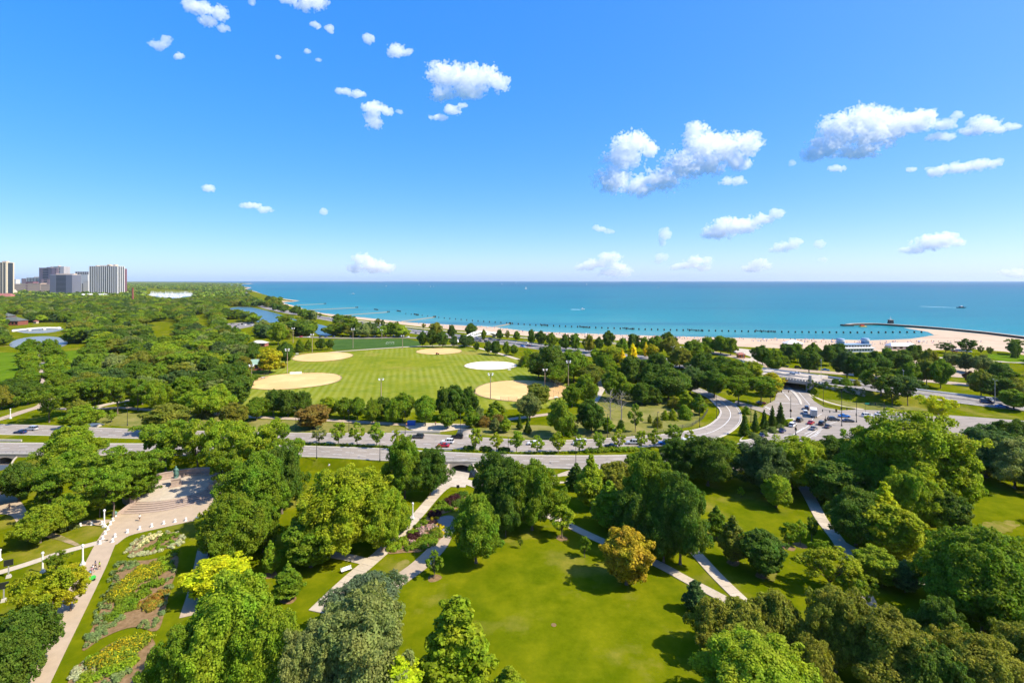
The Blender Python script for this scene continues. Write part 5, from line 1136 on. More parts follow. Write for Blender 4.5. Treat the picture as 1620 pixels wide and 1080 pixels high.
for x, y, top, w in ((165, 833.5, 805, 'beside the shaded walk'), (131, 893.5, 860, 'at the edge of the promenade'), (67.5, 905, 872, 'beside the gravel walk'), (17, 1098, 1037, 'in the bottom left corner'), (84, 973, 940, 'under the yellow trees'), (338.5, 894, 877, 'beside the garden walk'), (653, 821, 794, 'left of the concrete walk'), (0.5, 886, 868, 'at the left picture edge'), (16.5, 662, 646, 'in the lawn left of the mall')):
    lv = 0 if y > 740 else UP; X, Y, _ = P(x, y, lv); h = (y - top) * Y / FPX; place(LAMP_W, 'park_lamp', 'white concrete globe lamp post ' + w, 'lamp post', (X, Y, lv), 0, 'white park lamps', (max(.75, h / 5.2), max(.75, h / 5.2), h / 4.25))
for x, y in ((13.6, 913), (6, 951)):
    X, Y, _ = P(x, y); o = thing('panel_post', 'grey square panel on a post beside the gravel walk', 'sign', (X, Y, 0), .5, 'panel posts')
    MB().box(0, 0, .3, .9, .7, .6, taper=.7).obj('footing', M_KERB, o); MB().box(0, 0, 1.6, .18, .18, 2.2).obj('post', M_GALV, o)
    MB().box(0, -.05, 3.2, 1.55, .12, 1.3).obj('panel', M_BLACK, o)
def bench(x, y, rz, label, lv=0.0):
    X, Y, _ = P(x, y, lv); o = thing('park_bench', label, 'bench', (X, Y, lv + .05), rz, 'park benches')
    sl = MB().box(0, 0, 0, 2.3, .11, .05).mesh('slat', M_WHITE)
    for k in range(4): c = link('slat', sl, o); c.location = (0, -.22 + .14 * k, .45)
    for k in range(3): c = link('slat', sl, o); c.location = (0, .30 + .03 * k, .60 + .15 * k); c.rotation_euler.x = 1.3
    for s in (-1, 1): MB().box(s * .9, 0, .22, .08, .55, .44).box(s * .9, .3, .6, .07, .07, .8).obj('leg', M_BLACK, o)
bench(548, 904, math.radians(38), 'white slatted bench beside the concrete walk')
bench(895, 826, math.radians(-30), 'white slatted bench beside the meadow walk')
bench(898, 830, math.radians(-30), 'pale slatted bench nearest the slender tree on the meadow walk')
# street lights
SL_ARM = MB().tube([(0, 0, 0), (0, 0, 9.4)], [.11, .07], 8).tube([(0, 0, 9.2), (0.2, 0, 9.8), (1.0, 0, 10.05)], [.05, .05, .045], 6).lathe([(.2, 0), (.2, .7), (.12, .85)], 10).mesh('pole', M_BLACK)
SL_HEAD = MB().box(1.35, 0, 10.0, .8, .28, .16).mesh('lamp_head', M_BLACK); SL_LENS = MB().box(1.4, 0, 9.9, .5, .2, .06).mesh('lens', M_LAMP)
SLP = [('pole', SL_ARM), ('lamp_head', SL_HEAD), ('lens', SL_LENS, 1)]
for x, y, top, rz, w in ((501, 725.5, 679, 1.57, 'on the near kerb of the drive'), (601, 729.5, 684, 1.57, 'on the near kerb of the drive'), (911, 739, 692, 1.57, 'on the near kerb of the drive'), (468, 680, 642, -1.57, 'on the far kerb of the drive'), (552, 682, 647, -1.57, 'on the far kerb of the drive'), (641, 687, 649, -1.57, 'on the far kerb of the drive'), (728.5, 689, 653, -1.57, 'on the far kerb of the drive'), (961, 693, 653, -1.57, 'on the far kerb of the drive'), (804, 712, 690, -1.57, 'among the median trees'), (201.5, 673, 638, -1.57, 'left of the olive tree across the drive'), (377, 664, 637, -1.57, 'at the left end of the ball field trees'), (1133.6, 663, 620, 0, 'on the grass inside the curving ramp'), (1107, 675.5, 640, 0, 'on the grass inside the curving ramp'), (1040, 686, 650, -1.57, 'in front of the dry lawn'), (1188, 668, 634, 2, 'between the ramp and the island'), (1302.5, 640, 609, 1, 'on the junction grass'), (892, 690, 655, -1.57, 'behind the median trees')):
    X, Y, _ = P(x, y, UP); h = (y - top) * Y / FPX; place(SLP, 'street_light', 'black street light ' + w, 'street light', (X, Y, UP), rz, 'street lights', (1, 1, h / 10.1))
HWP = [('pole', MB().tube([(0, 0, 0), (0, 0, 11)], [.12, .07], 6).tube([(0, 0, 10.9), (1.8, 0, 11.5)], [.05, .04], 5).tube([(0, 0, 10.9), (-1.8, 0, 11.5)], [.05, .04], 5).mesh('pole', M_GALV)), ('lamp_head', MB().box(2.1, 0, 11.5, .8, .28, .14).mesh('lamp_head', M_GALV)), ('lamp_head', MB().box(-2.1, 0, 11.5, .8, .28, .14).mesh('lamp_head', M_GALV))]
for i in range(22, 104, 7):
    p = LSDC[i]; d = LSDC[i + 1] - LSDC[i - 1]
    place(HWP, 'highway_light', 'tall double-armed grey light on the shore drive median', 'street light', (p.x, p.y, float(lsd_zz(p.x, 0))), math.atan2(d.y, d.x) + 1.57, 'lights on the shore drive')
# signals
def signal(x, y, top, arm, rz, w):
    X, Y, _ = P(x, y, UP); h = (y - top) * Y / FPX; o = thing('traffic_signal', 'black traffic signal pole ' + w, 'traffic light', (X, Y, UP + .2), rz, 'traffic signals')
    MB().tube([(0, 0, 0), (0, 0, h)], [.13, .08], 8).lathe([(.25, 0), (.25, .6), (.15, .8)], 8).obj('pole', M_BLACK, o)
    hd = MB().box(0, 0, 0, .34, .3, 1.0).mesh('signal_head', M_BLACK)
    lens = [MB().lathe([(.11, 0), (.10, .03), (.02, .05)], 8).mesh('lens', plain('lens_' + n, c, .3)) if ('lens_' + n) not in MATS else MB().lathe([(.11, 0), (.10, .03), (.02, .05)], 8).mesh('lens', MATS['lens_' + n]) for n, c in (('red', (.5, .02, .01)), ('amber', (.55, .25, .01)), ('green', (.01, .35, .12)))]
    spots = [(0.0, -.28, min(3.2, h * .5))]
    if arm:
        MB().tube([(0, 0, 5.6), (arm * .5, 0, 5.9), (arm, 0, 6.0)], [.08, .06, .05], 6).obj('mast_arm', M_BLACK, o); spots += [(arm * .6, -.1, 5.5), (arm * .97, -.1, 5.55)]
    else: spots.append((0, .28, min(3.2, h * .5)))
    for s in spots:
        c = link('signal_head', hd, o); c.location = s
        for k in range(3): q = link('lens', lens[k], c); q.location = (0, -.15, .3 - .3 * k); q.rotation_euler.x = math.radians(90)
for a in ((1251, 661.5, 627, 0, 0.3, 'on the tip of the planted island'), (1331.6, 674.5, 614.6, 7, 2.6, 'in the middle of the junction'), (1355, 668.5, 633, 6, 2.9, 'right of the blue car'), (1399, 659, 635, 6, 3.0, 'beside the white cars on the right'), (1259, 688.5, 670, 0, .2, 'nearest the yellowish tree'), (1306, 671.5, 658.7, 0, .2, 'between the queueing dark cars'), (1219, 637, 622, 9, -.05, 'on the corner left of the underpass'), (1323, 652.5, 646, 0, .1, 'on the lower corner of the junction grass')): signal(*a)
SIGN_G = plain('green_sign', (.02, .30, .18), .5)
o = thing('street_sign', 'green street name sign hanging over the junction', 'sign', (*XY(1369, 655, UP), UP), 0); MB().tube([(0, 0, 0), (0, 0, 5.2)], [.06, .05], 6).obj('post', M_BLACK, o); MB().box(1.0, 0, 4.9, 2.4, .06, .55).obj('panel', SIGN_G, o)

# ------------------------------------------------------------------ ball field furniture
FLP = [('pole', MB().tube([(0, 0, 0), (0, 0, 19.2)], [.26, .16], 8).mesh('pole', M_WOODPOLE)), ('crossarm', MB().box(0, 0, 19.0, 2.6, .16, .16).box(0, 0, 17.9, 2.2, .16, .16).mesh('crossarm', M_GALV))]
FLH = MB().lathe([(.15, -.1), (.42, 0), (.44, .25), (.30, .45), (.1, .5)], 10).mesh('floodlight', M_LAMP)
for x, y, top, w in ((454.6, 591, 551, 'beside the near left infield'), (398, 612, 576, 'at the left end of the near left infield'), (463.7, 543, 518, 'beside the soccer lawn trees'), (494, 557.5, 527.6, 'behind the far left infield'), (558.4, 550.5, 519, 'in front of the soccer lawn'), (636.8, 551.5, 530, 'on the walk behind the outfield'), (603, 628.5, 598, 'in the middle of the near outfield edge'), (776, 631, 589.5, 'in front of the near right infield'), (862, 612, 583, 'behind the near right infield'), (870, 602, 558.5, 'tallest beside the dark grove'), (899, 611, 569.7, 'at the right end of the near right infield'), (604, 537, 521, 'beside the car park of the soccer lawn')):
    X, Y, _ = P(x, y, UP); h = (y - top) * Y / FPX; s = h / 19.4
    o = place(FLP, 'floodlight_pole', 'tall floodlight pole ' + w, 'floodlight', (X, Y, UP), rng.uniform(-.5, .5), 'ball field floodlights', (1, 1, s))
    for dx, z in ((-1.1, 18.8), (1.1, 18.8), (-.9, 17.7), (.9, 17.7)): c = link('floodlight', FLH, o); c.location = (dx, -.25, z); c.rotation_euler = (math.radians(70), 0, 0)
M_WIRE = plain('chain_link', (0.10, 0.10, 0.085), .6)
def fence(label, pts, h, z=UP, mat=M_WIRE, wires=7, step=3.0, name='chain_link_fence'):
    w = [Vector(XY(x, y, z)) for x, y in pts]; base = w[0]
    o = thing(name, label, 'fence', (base.x, base.y, z))
    post = MB().tube([(0, 0, 0), (0, 0, h)], .06, 5).mesh('post', mat)
    mb = MB()
    for a, b in zip(w[:-1], w[1:]):
        L = (b - a).length; n = max(1, int(L / step)); d = (b - a) / n
        for k in range(n + 1):
            q = a + d * k - base; c = link('post', post, o); c.location = (q.x, q.y, 0)
        rz = math.atan2(b.y - a.y, b.x - a.x); m = (a + b) / 2 - base
        for k in range(wires): mb.box(m.x, m.y, h * (k + .5) / wires, L, .03, .035, rz)
        nv = int(L / .5)
        for k in range(nv): q = a + (b - a) * ((k + .5) / nv) - base; mb.box(q.x, q.y, h / 2, .025, .025, h)
    mb.obj('wire_mesh', mat, o); return o
fence('tall dark chain-link backstop right of the near right infield', [(861, 606), (876, 614), (893, 624)], 5.5)
fence('low tan fence along the front of the near right infield', [(792, 633.5), (818, 634.3)], 2.2)
fence('small backstop at the end of the near right infield', [(868, 626), (884, 629)], 3.5)
fence('dark backstop fence at the left end of the near left infield', [(399, 612), (402, 604), (424, 597.5)], 3.5)
fence('thin dark fence behind the near left infield', [(481, 591.5), (497, 590)], 3.0)
fence('low dark fence curving inside the ramp', [(1064, 680), (1095, 674), (1112, 663), (1120, 650)], 1.5, step=4)
fence('small backstop at the end of the pale infield', [(806, 584), (818, 581)], 3.5)
fence('low fence along the dry lawn above the drive', [(930, 692), (1000, 690), (1050, 684)], 1.3, step=4)
o = MB().box(0, 0, .9, 7.3, .12, 1.7).obj('banner_wall', M_WHITE); o.location = P(468, 592, UP); o.rotation_euler.z = .25; tag(o, 'white banner panel behind the near left infield', 'banner')
o = MB().box(0, 0, .9, 5.5, .6, 1.8).box(0, .8, .5, 5.5, 1.0, .3).obj('dugout_screen', M_WHITE); o.location = P(393, 613, UP); o.rotation_euler.z = -.9; tag(o, 'white curved screen at the left corner of the near left infield', 'screen')
# players' benches
for x, y in ((416, 598.5), (806, 586), (880, 630), (470, 560.5)): bench(x, y, .2, 'low bench behind a ball field backstop', UP)
def goal(x, y):
    X, Y, _ = P(x, y, UP); o = thing('soccer_goal', 'white soccer goal on the dark green lawn', 'goal', (X, Y, UP), .3)
    MB().box(-3.6, 0, 1.2, .12, .12, 2.4).box(3.6, 0, 1.2, .12, .12, 2.4).box(0, 0, 2.4, 7.3, .12, .12).obj('frame', M_WHITE, o)
    mb = MB()
    for k in range(12): mb.box(-3.4 + .62 * k, .9, 1.1, .02, .02, 2.2)
    for k in range(5): mb.box(0, .9, .3 + .45 * k, 7.2, .02, .02)
    mb.obj('net', M_WHITE, o)
goal(617, 545)
def mower():
    X, Y, _ = P(692, 561, UP); o = thing('utility_cart', 'small brown maintenance cart on the far middle infield', 'cart', (X, Y, UP + .2), .3)
    MB().box(0, 0, .75, 2.6, 1.4, .6).box(-.5, 0, 1.35, .9, 1.2, .7).obj('body', plain('rust_paint', (.25, .09, .04)), o)
    wm = MB().lathe([(.4, -.15), (.42, 0), (.4, .15)], 12).mesh('wheel', M_TYRE)
    for sx in (-1, 1):
        for sy in (-1, 1): c = link('wheel', wm, o); c.location = (sx * .9, sy * .75, .4); c.rotation_euler.x = 1.57
mower()
# ------------------------------------------------------------------ vehicles
def car_meshes(L, W, H, kind):
    """Body shell from a side profile, tapered in plan and section; greenhouse of glass with a painted roof."""
    hl = L / 2; sill = .28; belt = H * .58
    if kind == 'sedan': prof = [(-hl, .50), (-hl + .08, .82), (-hl + .9, .93), (-hl + 1.1, .95), (hl - 1.45, .93), (hl - .35, .78), (hl - .03, .58), (hl, .42)]; cab = (-hl + .75, -hl + 1.45, hl - 2.35, hl - 1.45)
    elif kind == 'suv': prof = [(-hl, .55), (-hl + .05, 1.0), (-hl + .3, 1.04), (hl - 1.35, 1.02), (hl - .3, .92), (hl - .02, .68), (hl, .45)]; cab = (-hl + .1, -hl + .45, hl - 2.15, hl - 1.35)
    else: prof = [(-hl, .55), (-hl + .03, 1.15), (-hl + .2, 1.2), (hl - .9, 1.15), (hl - .25, 1.0), (hl - .02, .7), (hl, .45)]; cab = (-hl + .05, -hl + .15, hl - 1.5, hl - .85)
    top = [(x, z) for x, z in prof]; mb = MB(); m = len(top)
    ys = [(-W / 2, 1.0), (-W / 2 * .96, 1.0), (W / 2 * .96, 1.0), (W / 2, 1.0)]
    # rings across the body: sill, shoulder, bonnet
    V = []
    for x, z in top:
        nar = .90 if abs(x) > hl - .2 else 1.0
        V += [(x * .985, -W / 2 * nar * .96, sill), (x, -W / 2 * nar, sill + (z - sill) * .55), (x, -W / 2 * nar * .93, z), (x, W / 2 * nar * .93, z), (x, W / 2 * nar, sill + (z - sill) * .55), (x * .985, W / 2 * nar * .96, sill)]
    F = [(i * 6 + k, i * 6 + (k + 1) % 6, i * 6 + 6 + (k + 1) % 6, i * 6 + 6 + k) for i in range(m - 1) for k in range(6)] + [tuple(range(5, -1, -1)), tuple((m - 1) * 6 + k for k in range(6))]
    body = MB().add(V, F).mesh('body', M_PAINT)
    bz = {'sedan': .90, 'suv': 1.0, 'van': 1.14}[kind]; b0, t0, t1, b1 = cab; wt, wb = W * .72, W * .90
    g = [(b0, -wb / 2, bz), (b1, -wb / 2, bz), (b1, wb / 2, bz), (b0, wb / 2, bz), (t0, -wt / 2, H - .05), (t1, -wt / 2, H - .05), (t1, wt / 2, H - .05), (t0, wt / 2, H - .05)]
    glass = MB().add(g, [(0, 1, 5, 4), (1, 2, 6, 5), (2, 3, 7, 6), (3, 0, 4, 7)]).mesh('window_band', M_GLASS)
    rf = MB(); rf.box((t0 + t1) / 2, 0, H - .03, t1 - t0 + .12, wt + .08, .07)
    for x in ((t0 + t1) / 2, t0 + .1, t1 - .1):
        for s in (-1, 1): rf.add([(x - .05, s * wt / 2, H - .04), (x + .05, s * wt / 2, H - .04), (x + .05 + (.12 if x < 0 else .1), s * (wb / 2 + .01), bz), (x - .05 + (.12 if x < 0 else .1), s * (wb / 2 + .01), bz)], [(0, 1, 2, 3)])
    roof = rf.mesh('roof', M_PAINT)
    lights = (MB().box(hl - .12, 0, .70, .16, W * .16, .16).mesh('headlight', M_LAMP), MB().box(-hl + .06, 0, .80, .12, W * .15, .18).mesh('tail_light', M_TAIL))
    return body, glass, roof, lights, L, W
TYRE = MB().lathe([(.20, -.11), (.31, -.11), (.335, -.07), (.335, .07), (.31, .11), (.20, .11)], 14).mesh('tyre', M_TYRE)
RIM = MB().lathe([(.02, -.095), (.2, -.10), (.2, .10), (.02, .095)], 10).mesh('rim', M_RIM)
CARM = {'sedan': car_meshes(4.7, 1.82, 1.45, 'sedan'), 'suv': car_meshes(4.8, 1.92, 1.75, 'suv'), 'van': car_meshes(5.2, 2.0, 2.15, 'van')}
PAINTS = {'white': (.78, .78, .77), 'black': (.012, .013, .016), 'dark grey': (.045, .05, .058), 'silver': (.42, .44, .45), 'grey': (.16, .17, .18), 'red': (.42, .012, .018), 'blue': (.015, .16, .50), 'dark blue': (.012, .03, .10), 'maroon': (.16, .012, .016), 'tan': (.35, .28, .18)}
def car(kind, X, Y, z, rz, col, where, small=False, group='cars'):
    body, glass, roof, lights, L, W = CARM[kind]; c = PAINTS[col]
    nm = {'sedan': 'car', 'suv': 'sport_utility_car', 'van': 'van'}[kind]; word = {'sedan': 'car', 'suv': 'SUV', 'van': 'van'}[kind]
    o = thing(nm, f'{col} {word} {where}', 'van' if kind == 'van' else 'car', (X, Y, z), rz, group)
    link('body', body, o, c); link('window_band', glass, o); link('roof', roof, o, c)
    for sx in (-1, 1):
        for sy in (-1, 1):
            if small: t = link('wheel', TYRE, o); t.location = (sx * L * .31, sy * (W / 2 - .1), .335); t.rotation_euler.x = 1.5708
            else:
                t = link('wheel', TYRE, o); t.location = (sx * L * .31, sy * (W / 2 - .1), .335); t.rotation_euler.x = 1.5708; link('rim', RIM, t)
    if not small:
        for s in (-1, 1):
            h = link('headlight', lights[0], o); h.location.y = s * W * .34; h = link('tail_light', lights[1], o); h.location.y = s * W * .36
    return o
def car_px(kind, x, y, col, where, d=None, rz=None, z=None, **k):
    zz = UP + .22 if z is None else z
    X, Y, _ = P(x, y, zz)
    if rz is None:
        q = XY(x + d[0], y + d[1], zz); rz = math.atan2(q[1] - Y, q[0] - X)
    return car(kind, X, Y, zz, rz, col, where, **k)
E, W_ = (20, .6), (-20, -.6)
for a in (('suv', 661, 692.5, 'dark grey', 'in the far lanes left of the black SUV', W_), ('suv', 723, 692.8, 'black', 'in the far lanes above the white SUV', W_), ('suv', 708, 700.5, 'white', 'in the far lanes beside the red car', W_), ('sedan', 701, 706.5, 'red', 'in the far lanes above the culvert', W_), ('sedan', 844, 703, 'white', 'half hidden behind a median tree', W_), ('van', 917, 703, 'white', 'in the far lanes behind the median trees', W_), ('sedan', 966, 707.5, 'black', 'in the far lanes at the right end', W_), ('suv', 1001, 702, 'silver', 'in the far lanes at the right end', W_), ('sedan', 1051, 702.5, 'blue', 'on the bend behind the last median trees', W_), ('suv', 1090, 697.5, 'white', 'entering the bend before the ramp', W_), ('sedan', 32, 685, 'dark blue', 'on the drive at the far left', W_), ('suv', 50, 680, 'silver', 'on the drive at the far left', W_)):
    car_px(*a[:5], d=a[5], group='cars on the drive')
away = (-2.2, -3.5); up_r = (5, -3.2); rt = (12, 0.3)
for a in (('suv', 1276, 647, 'dark grey', 'heading for the underpass above the truck', (-1.2, -4)), ('suv', 1274, 654, 'white', 'beside the white box truck', (-1.2, -4)), ('suv', 1265, 666, 'black', 'queueing behind the white SUV', up_r), ('suv', 1254, 674, 'white', 'queueing beside the planted island', up_r), ('sedan', 1237.6, 683, 'dark blue', 'queueing last beside the planted island', up_r), ('sedan', 1283, 670, 'red', 'queueing in the middle of the junction', up_r), ('sedan', 1287, 679, 'grey', 'queueing below the red car', up_r), ('suv', 1300.5, 671.5, 'black', 'queueing right of the red car', up_r), ('sedan', 1309.5, 676, 'dark grey', 'queueing nearest the dark tree', up_r), ('suv', 1318.6, 665, 'dark grey', 'turning in the junction left of the blue car', rt), ('sedan', 1335.5, 659.5, 'blue', 'crossing the junction', rt), ('sedan', 1342, 667, 'dark grey', 'crossing the junction below the blue car', rt), ('suv', 1373, 659, 'white', 'right of the blue car', rt), ('sedan', 1393, 656.5, 'white', 'at the right edge of the junction', rt), ('sedan', 1408, 656, 'silver', 'at the right edge of the junction', rt), ('sedan', 1204, 638.5, 'maroon', 'on the side street under the trees', rt), ('sedan', 1206, 690, 'dark blue', 'half hidden below the island hedge', up_r)):
    car_px(*a[:5], d=a[5], group='cars at the junction')
def truck():
    X, Y, _ = P(1287, 658, UP + .22); q = XY(1285.5, 653, UP + .22)
    o = thing('box_truck', 'white box truck waiting in the junction', 'truck', (X, Y, UP + .22), math.atan2(q[1] - Y, q[0] - X))
    MB().box(-1.0, 0, 2.25, 5.2, 2.45, 2.7).obj('cargo_box', M_WHITE, o); MB().box(-.6, 0, .75, 7.0, 1.0, .3).obj('chassis', M_BLACK, o)
    cb = MB().add([(1.75, -1.05, .6), (3.5, -1.0, .6), (3.5, 1.0, .6), (1.75, 1.05, .6), (1.75, -1.05, 2.4), (2.8, -.95, 2.4), (2.8, .95, 2.4), (1.75, 1.05, 2.4), (3.5, -1.0, 1.35), (3.5, 1.0, 1.35)], [(0, 1, 2, 3), (4, 7, 6, 5), (0, 4, 5, 8, 1), (1, 8, 9, 2), (8, 5, 6, 9), (2, 9, 6, 7, 3), (3, 7, 4, 0)]).obj('cab', M_WHITE, o)
    MB().add([(3.46, -.85, 1.42), (2.92, -.82, 2.3), (2.92, .82, 2.3), (3.46, .85, 1.42)], [(0, 1, 2, 3)]).obj('windscreen', M_GLASS, cb)
    for x in (-2.4, 2.6):
        for s in (-1, 1): t = link('wheel', TYRE, o); t.location = (x, s * 1.0, .45); t.rotation_euler.x = 1.5708; t.scale = (1.35, 1.35, 1.4); link('rim', RIM, t)
    MB().box(-3.62, 0, 2.2, .05, 2.2, 2.3).obj('roller_door', M_KERB, o)
truck()
def lsd_car(s, off, col, kind, where, rev=False, small=True):
    """On the shore drive, s = index along it, off = metres from its middle."""
    i = int(s); p = LSDC[i].lerp(LSDC[i + 1], s - i); d = LSDC[i + 1] - LSDC[i]; d = Vector((d.x, d.y)).normalized()
    q = Vector((p.x, p.y)) + Vector((d.y, -d.x)) * off; rz = math.atan2(d.y, d.x) + (math.pi if rev else 0)
    car(kind, q.x, q.y, float(lsd_zz(q.x, 0)) + .18, rz, col, where, small, 'cars on the shore drive')
def near_lsd(px_, py_):
    best = min(((abs(screen(LSDC[i].x, LSDC[i].y, float(lsd_z(LSDC[i].x)) if LSDC[i].x > -60 else UP)[0] - px_)), i) for i in range(4, 118)); return best[1]
def lsd_px(x, y, col, kind, where):
    # put the car on the drive's own surface where the sight line meets it
    z = UP + .18
    for _ in range(4):
        X, Y, _z = P(x, y, z); z = float(lsd_zz(X, 0)) + .18
    i = int(np.argmin(np.hypot(LSDN[:, 0] - X, LSDN[:, 1] - Y))); i = max(1, min(i, len(LSDC) - 2)); d = LSDC[i + 1] - LSDC[i - 1]
    near = (X - LSDC[i].x) * d.y - (Y - LSDC[i].y) * d.x
    dn = Vector((d.x, d.y)).normalized(); nn = Vector((dn.y, -dn.x)); off = (Vector((X, Y)) - Vector((LSDC[i].x, LSDC[i].y))).dot(nn)
    lanes = [-10.4, -7.4, -4.3, -1.6, 2.0, 4.6, 7.6, 10.6]; o2 = min(lanes, key=lambda l_: abs(l_ - off)); X += nn.x * (o2 - off); Y += nn.y * (o2 - off)
    car(kind, X, Y, float(lsd_zz(X, 0)) + .18, math.atan2(d.y, d.x) + (0 if o2 > 0 else math.pi), col, where, y < 560, 'cars on the shore drive')
for a in ((1250, 594, 'silver', 'suv', 'on the overpass'), (1266, 589, 'white', 'sedan', 'on the overpass beyond the barrier'), (1326, 606, 'dark blue', 'suv', 'on the shore drive above the ivy wall'), (1340, 605.5, 'black', 'suv', 'on the shore drive above the ivy wall'), (1560, 633, 'white', 'suv', 'on the shore drive beside the blue van'), (1563, 639, 'dark blue', 'van', 'on the shore drive at the right'), (1598, 650, 'blue', 'sedan', 'on the shore drive at the right edge'),
          (755, 535, 'white', 'suv', 'on the shore drive by the footbridge'), (762, 536.5, 'dark grey', 'sedan', 'on the shore drive by the footbridge'), (774, 537, 'dark blue', 'sedan', 'on the shore drive by the footbridge'), (788, 538.5, 'dark blue', 'sedan', 'on the shore drive right of the footbridge'), (759, 540, 'dark blue', 'sedan', 'in the near lanes by the footbridge'), (765, 541.5, 'black', 'suv', 'in the near lanes by the footbridge'), (831, 543, 'white', 'sedan', 'on the shore drive behind the pale infield'), (838, 547.5, 'maroon', 'sedan', 'on the shore drive behind the pale infield'), (822, 549, 'blue', 'sedan', 'on the shore drive behind the pale infield'), (672, 524.5, 'white', 'sedan', 'on the far stretch of the shore drive'), (652, 528, 'tan', 'sedan', 'on the far stretch of the shore drive'), (716, 530, 'dark grey', 'suv', 'on the far stretch of the shore drive'), (640, 522, 'dark blue', 'suv', 'on the far stretch of the shore drive'), (628, 520, 'white', 'suv', 'on the far stretch of the shore drive'), (612, 519, 'black', 'suv', 'on the far stretch of the shore drive'), (600, 516.5, 'grey', 'sedan', 'on the far stretch of the shore drive'), (586, 514, 'white', 'sedan', 'on the far stretch of the shore drive'), (571, 511, 'dark grey', 'suv', 'on the far stretch of the shore drive'), (556, 509, 'silver', 'sedan', 'on the far stretch of the shore drive'), (540, 507, 'black', 'sedan', 'on the far stretch of the shore drive'), (521, 503.5, 'white', 'suv', 'on the far stretch of the shore drive'), (500, 500, 'dark grey', 'suv', 'on the far stretch of the shore drive'), (480, 496, 'white', 'suv', 'on the far stretch of the shore drive')):
    lsd_px(*a)
rr = random.Random(4)
for k in range(17):
    x = 478 + 13 * k + rr.uniform(-3, 3); y = 533.0 + .5 * math.sin(k) + (0 if x < 640 else (x - 640) * .05); car_px(rr.choice(['sedan', 'suv', 'suv']), x, y, rr.choice(['white', 'black', 'dark grey', 'silver', 'grey', 'red', 'dark blue']), 'parked behind the soccer lawn', rz=rr.uniform(1.3, 1.8), z=UP + .15, small=True, group='parked cars')
for x, y, c, kd in ((1242, 580, 'dark blue', 'sedan'), (1263, 582.5, 'black', 'suv'), (1288, 585, 'dark grey', 'van'), (1306, 586, 'blue', 'sedan'), (1361, 594, 'white', 'van'), (1172, 573, 'black', 'suv'), (1178, 575.5, 'dark grey', 'sedan'), (1160, 558, 'black', 'sedan'), (1386, 600, 'grey', 'suv'), (1510, 556.5, 'red', 'sedan'), (1517, 556, 'white', 'van'), (1524, 556, 'silver', 'suv'), (1532, 557, 'white', 'suv'), (1616, 558, 'dark blue', 'sedan')):
    car_px(kd, x, y, c, 'parked behind the shore drive', rz=rr.uniform(-.8, -.4), z=UP + .2, small=True, group='parked cars')
for k in range(9):
    car_px(rr.choice(['sedan', 'suv']), 358 + 5 * k, 514 + rr.uniform(-1.5, 4), rr.choice(['white', 'silver', 'grey', 'black']), 'in the lagoon car park', rz=rr.uniform(0, 3), z=UP + .2, small=True, group='parked cars')
# ------------------------------------------------------------------ people: skinned figures
SKINT = plain('skin', (.45, .27, .18), .6)
def person(loc, rz, top, bottom, label, pose='stand', scale=1.0, hair=(.04, .025, .015), lie=False):
    o = thing('person', label, 'person', loc, rz, 'people', scale)
    st = {'stand': 0.0, 'walk': 0.28}.get(pose, 0.0)
    def skin(name, edges, rads, mat, color=None):
        vs_ = []; ed = []
        for ch in edges:
            prev = None
            for p in ch:
                if p in vs_: i = vs_.index(p)
                else: vs_.append(p); i = len(vs_) - 1
                if prev is not None and prev != i: ed.append((prev, i))
                prev = i
        me = bpy.data.meshes.new(name); me.from_pydata(vs_, ed, []); ob = bpy.data.objects.new(name, me); COL.objects.link(ob); ob.parent = o
        md = ob.modifiers.new('skin', 'SKIN'); md.use_smooth_shade = True
        for i, v in enumerate(vs_): me.skin_vertices[0].data[i].radius = (rads[v], rads[v])
        me.skin_vertices[0].data[0].use_root = True
        ob.modifiers.new('sub', 'SUBSURF').levels = 1; ob.modifiers['sub'].render_levels = 1
        me.materials.append(mat)
        if color: ob.color = (*color, 1)
        return ob
    pel, ch, nk, hd = (0, 0, .95), (0, 0, 1.35), (0, 0, 1.50), (0, .02, 1.62); tp = (0, .02, 1.72)
    R = {pel: .15, ch: .17, nk: .06, hd: .10, tp: .08}; chains = [[pel, ch, nk, hd, tp]]
    for s in (-1, 1):
        a = s * st; hip = (s * .10, 0, .90); kn = (s * .11, a * .5 + .03, .50); an = (s * .11, a * .9 - .03, .08); toe = (s * .12, a * .9 + .14, .04); R.update({hip: .10, kn: .065, an: .045, toe: .04}); chains.append([pel, hip, kn, an, toe])
        sh = (s * .20, 0, 1.40); el = (s * .27, -a * .5, 1.12); wr = (s * .26, -a * .8 + .10, .88); ft = (s * .25, -a * .9 + .14, .78); R.update({sh: .065, el: .045, wr: .032, ft: .03}); chains.append([ch, sh, el, wr, ft])
    body = skin('body', chains, R, SKINT)
    t1, t2, t3 = (0, 0, .92), (0, 0, 1.2), (0, 0, 1.46); R2 = {t1: .18, t2: .175, t3: .12}; c2 = [[t1, t2, t3]]
    for s in (-1, 1):
        a = s * st; q1 = (s * .20, 0, 1.41); q2 = (s * .255, -a * .3, 1.2); R2.update({q1: .08, q2: .07}); c2.append([t3, q1, q2])
    skin('shirt', c2, R2, M_TINT, top)
    b0 = (0, 0, .98); R3 = {b0: .175}; c3 = []
    for s in (-1, 1):
        a = s * st; h1 = (s * .105, 0, .86); h2 = (s * .11, a * .4 + .02, .52); R3.update({h1: .115, h2: .085}); c3.append([b0, h1, h2])
    skin('trousers', c3, R3, M_TINT, bottom)
    hm = MB().lathe([(.02, 1.76), (.08, 1.75), (.115, 1.68), (.118, 1.60), (.10, 1.55)], 10, 0, 0).obj('hair', M_TINT, o, True); hm.color = (*hair, 1)
    if lie: o.rotation_euler = (math.radians(-88), 0, rz); o.location.z += .14
    return o
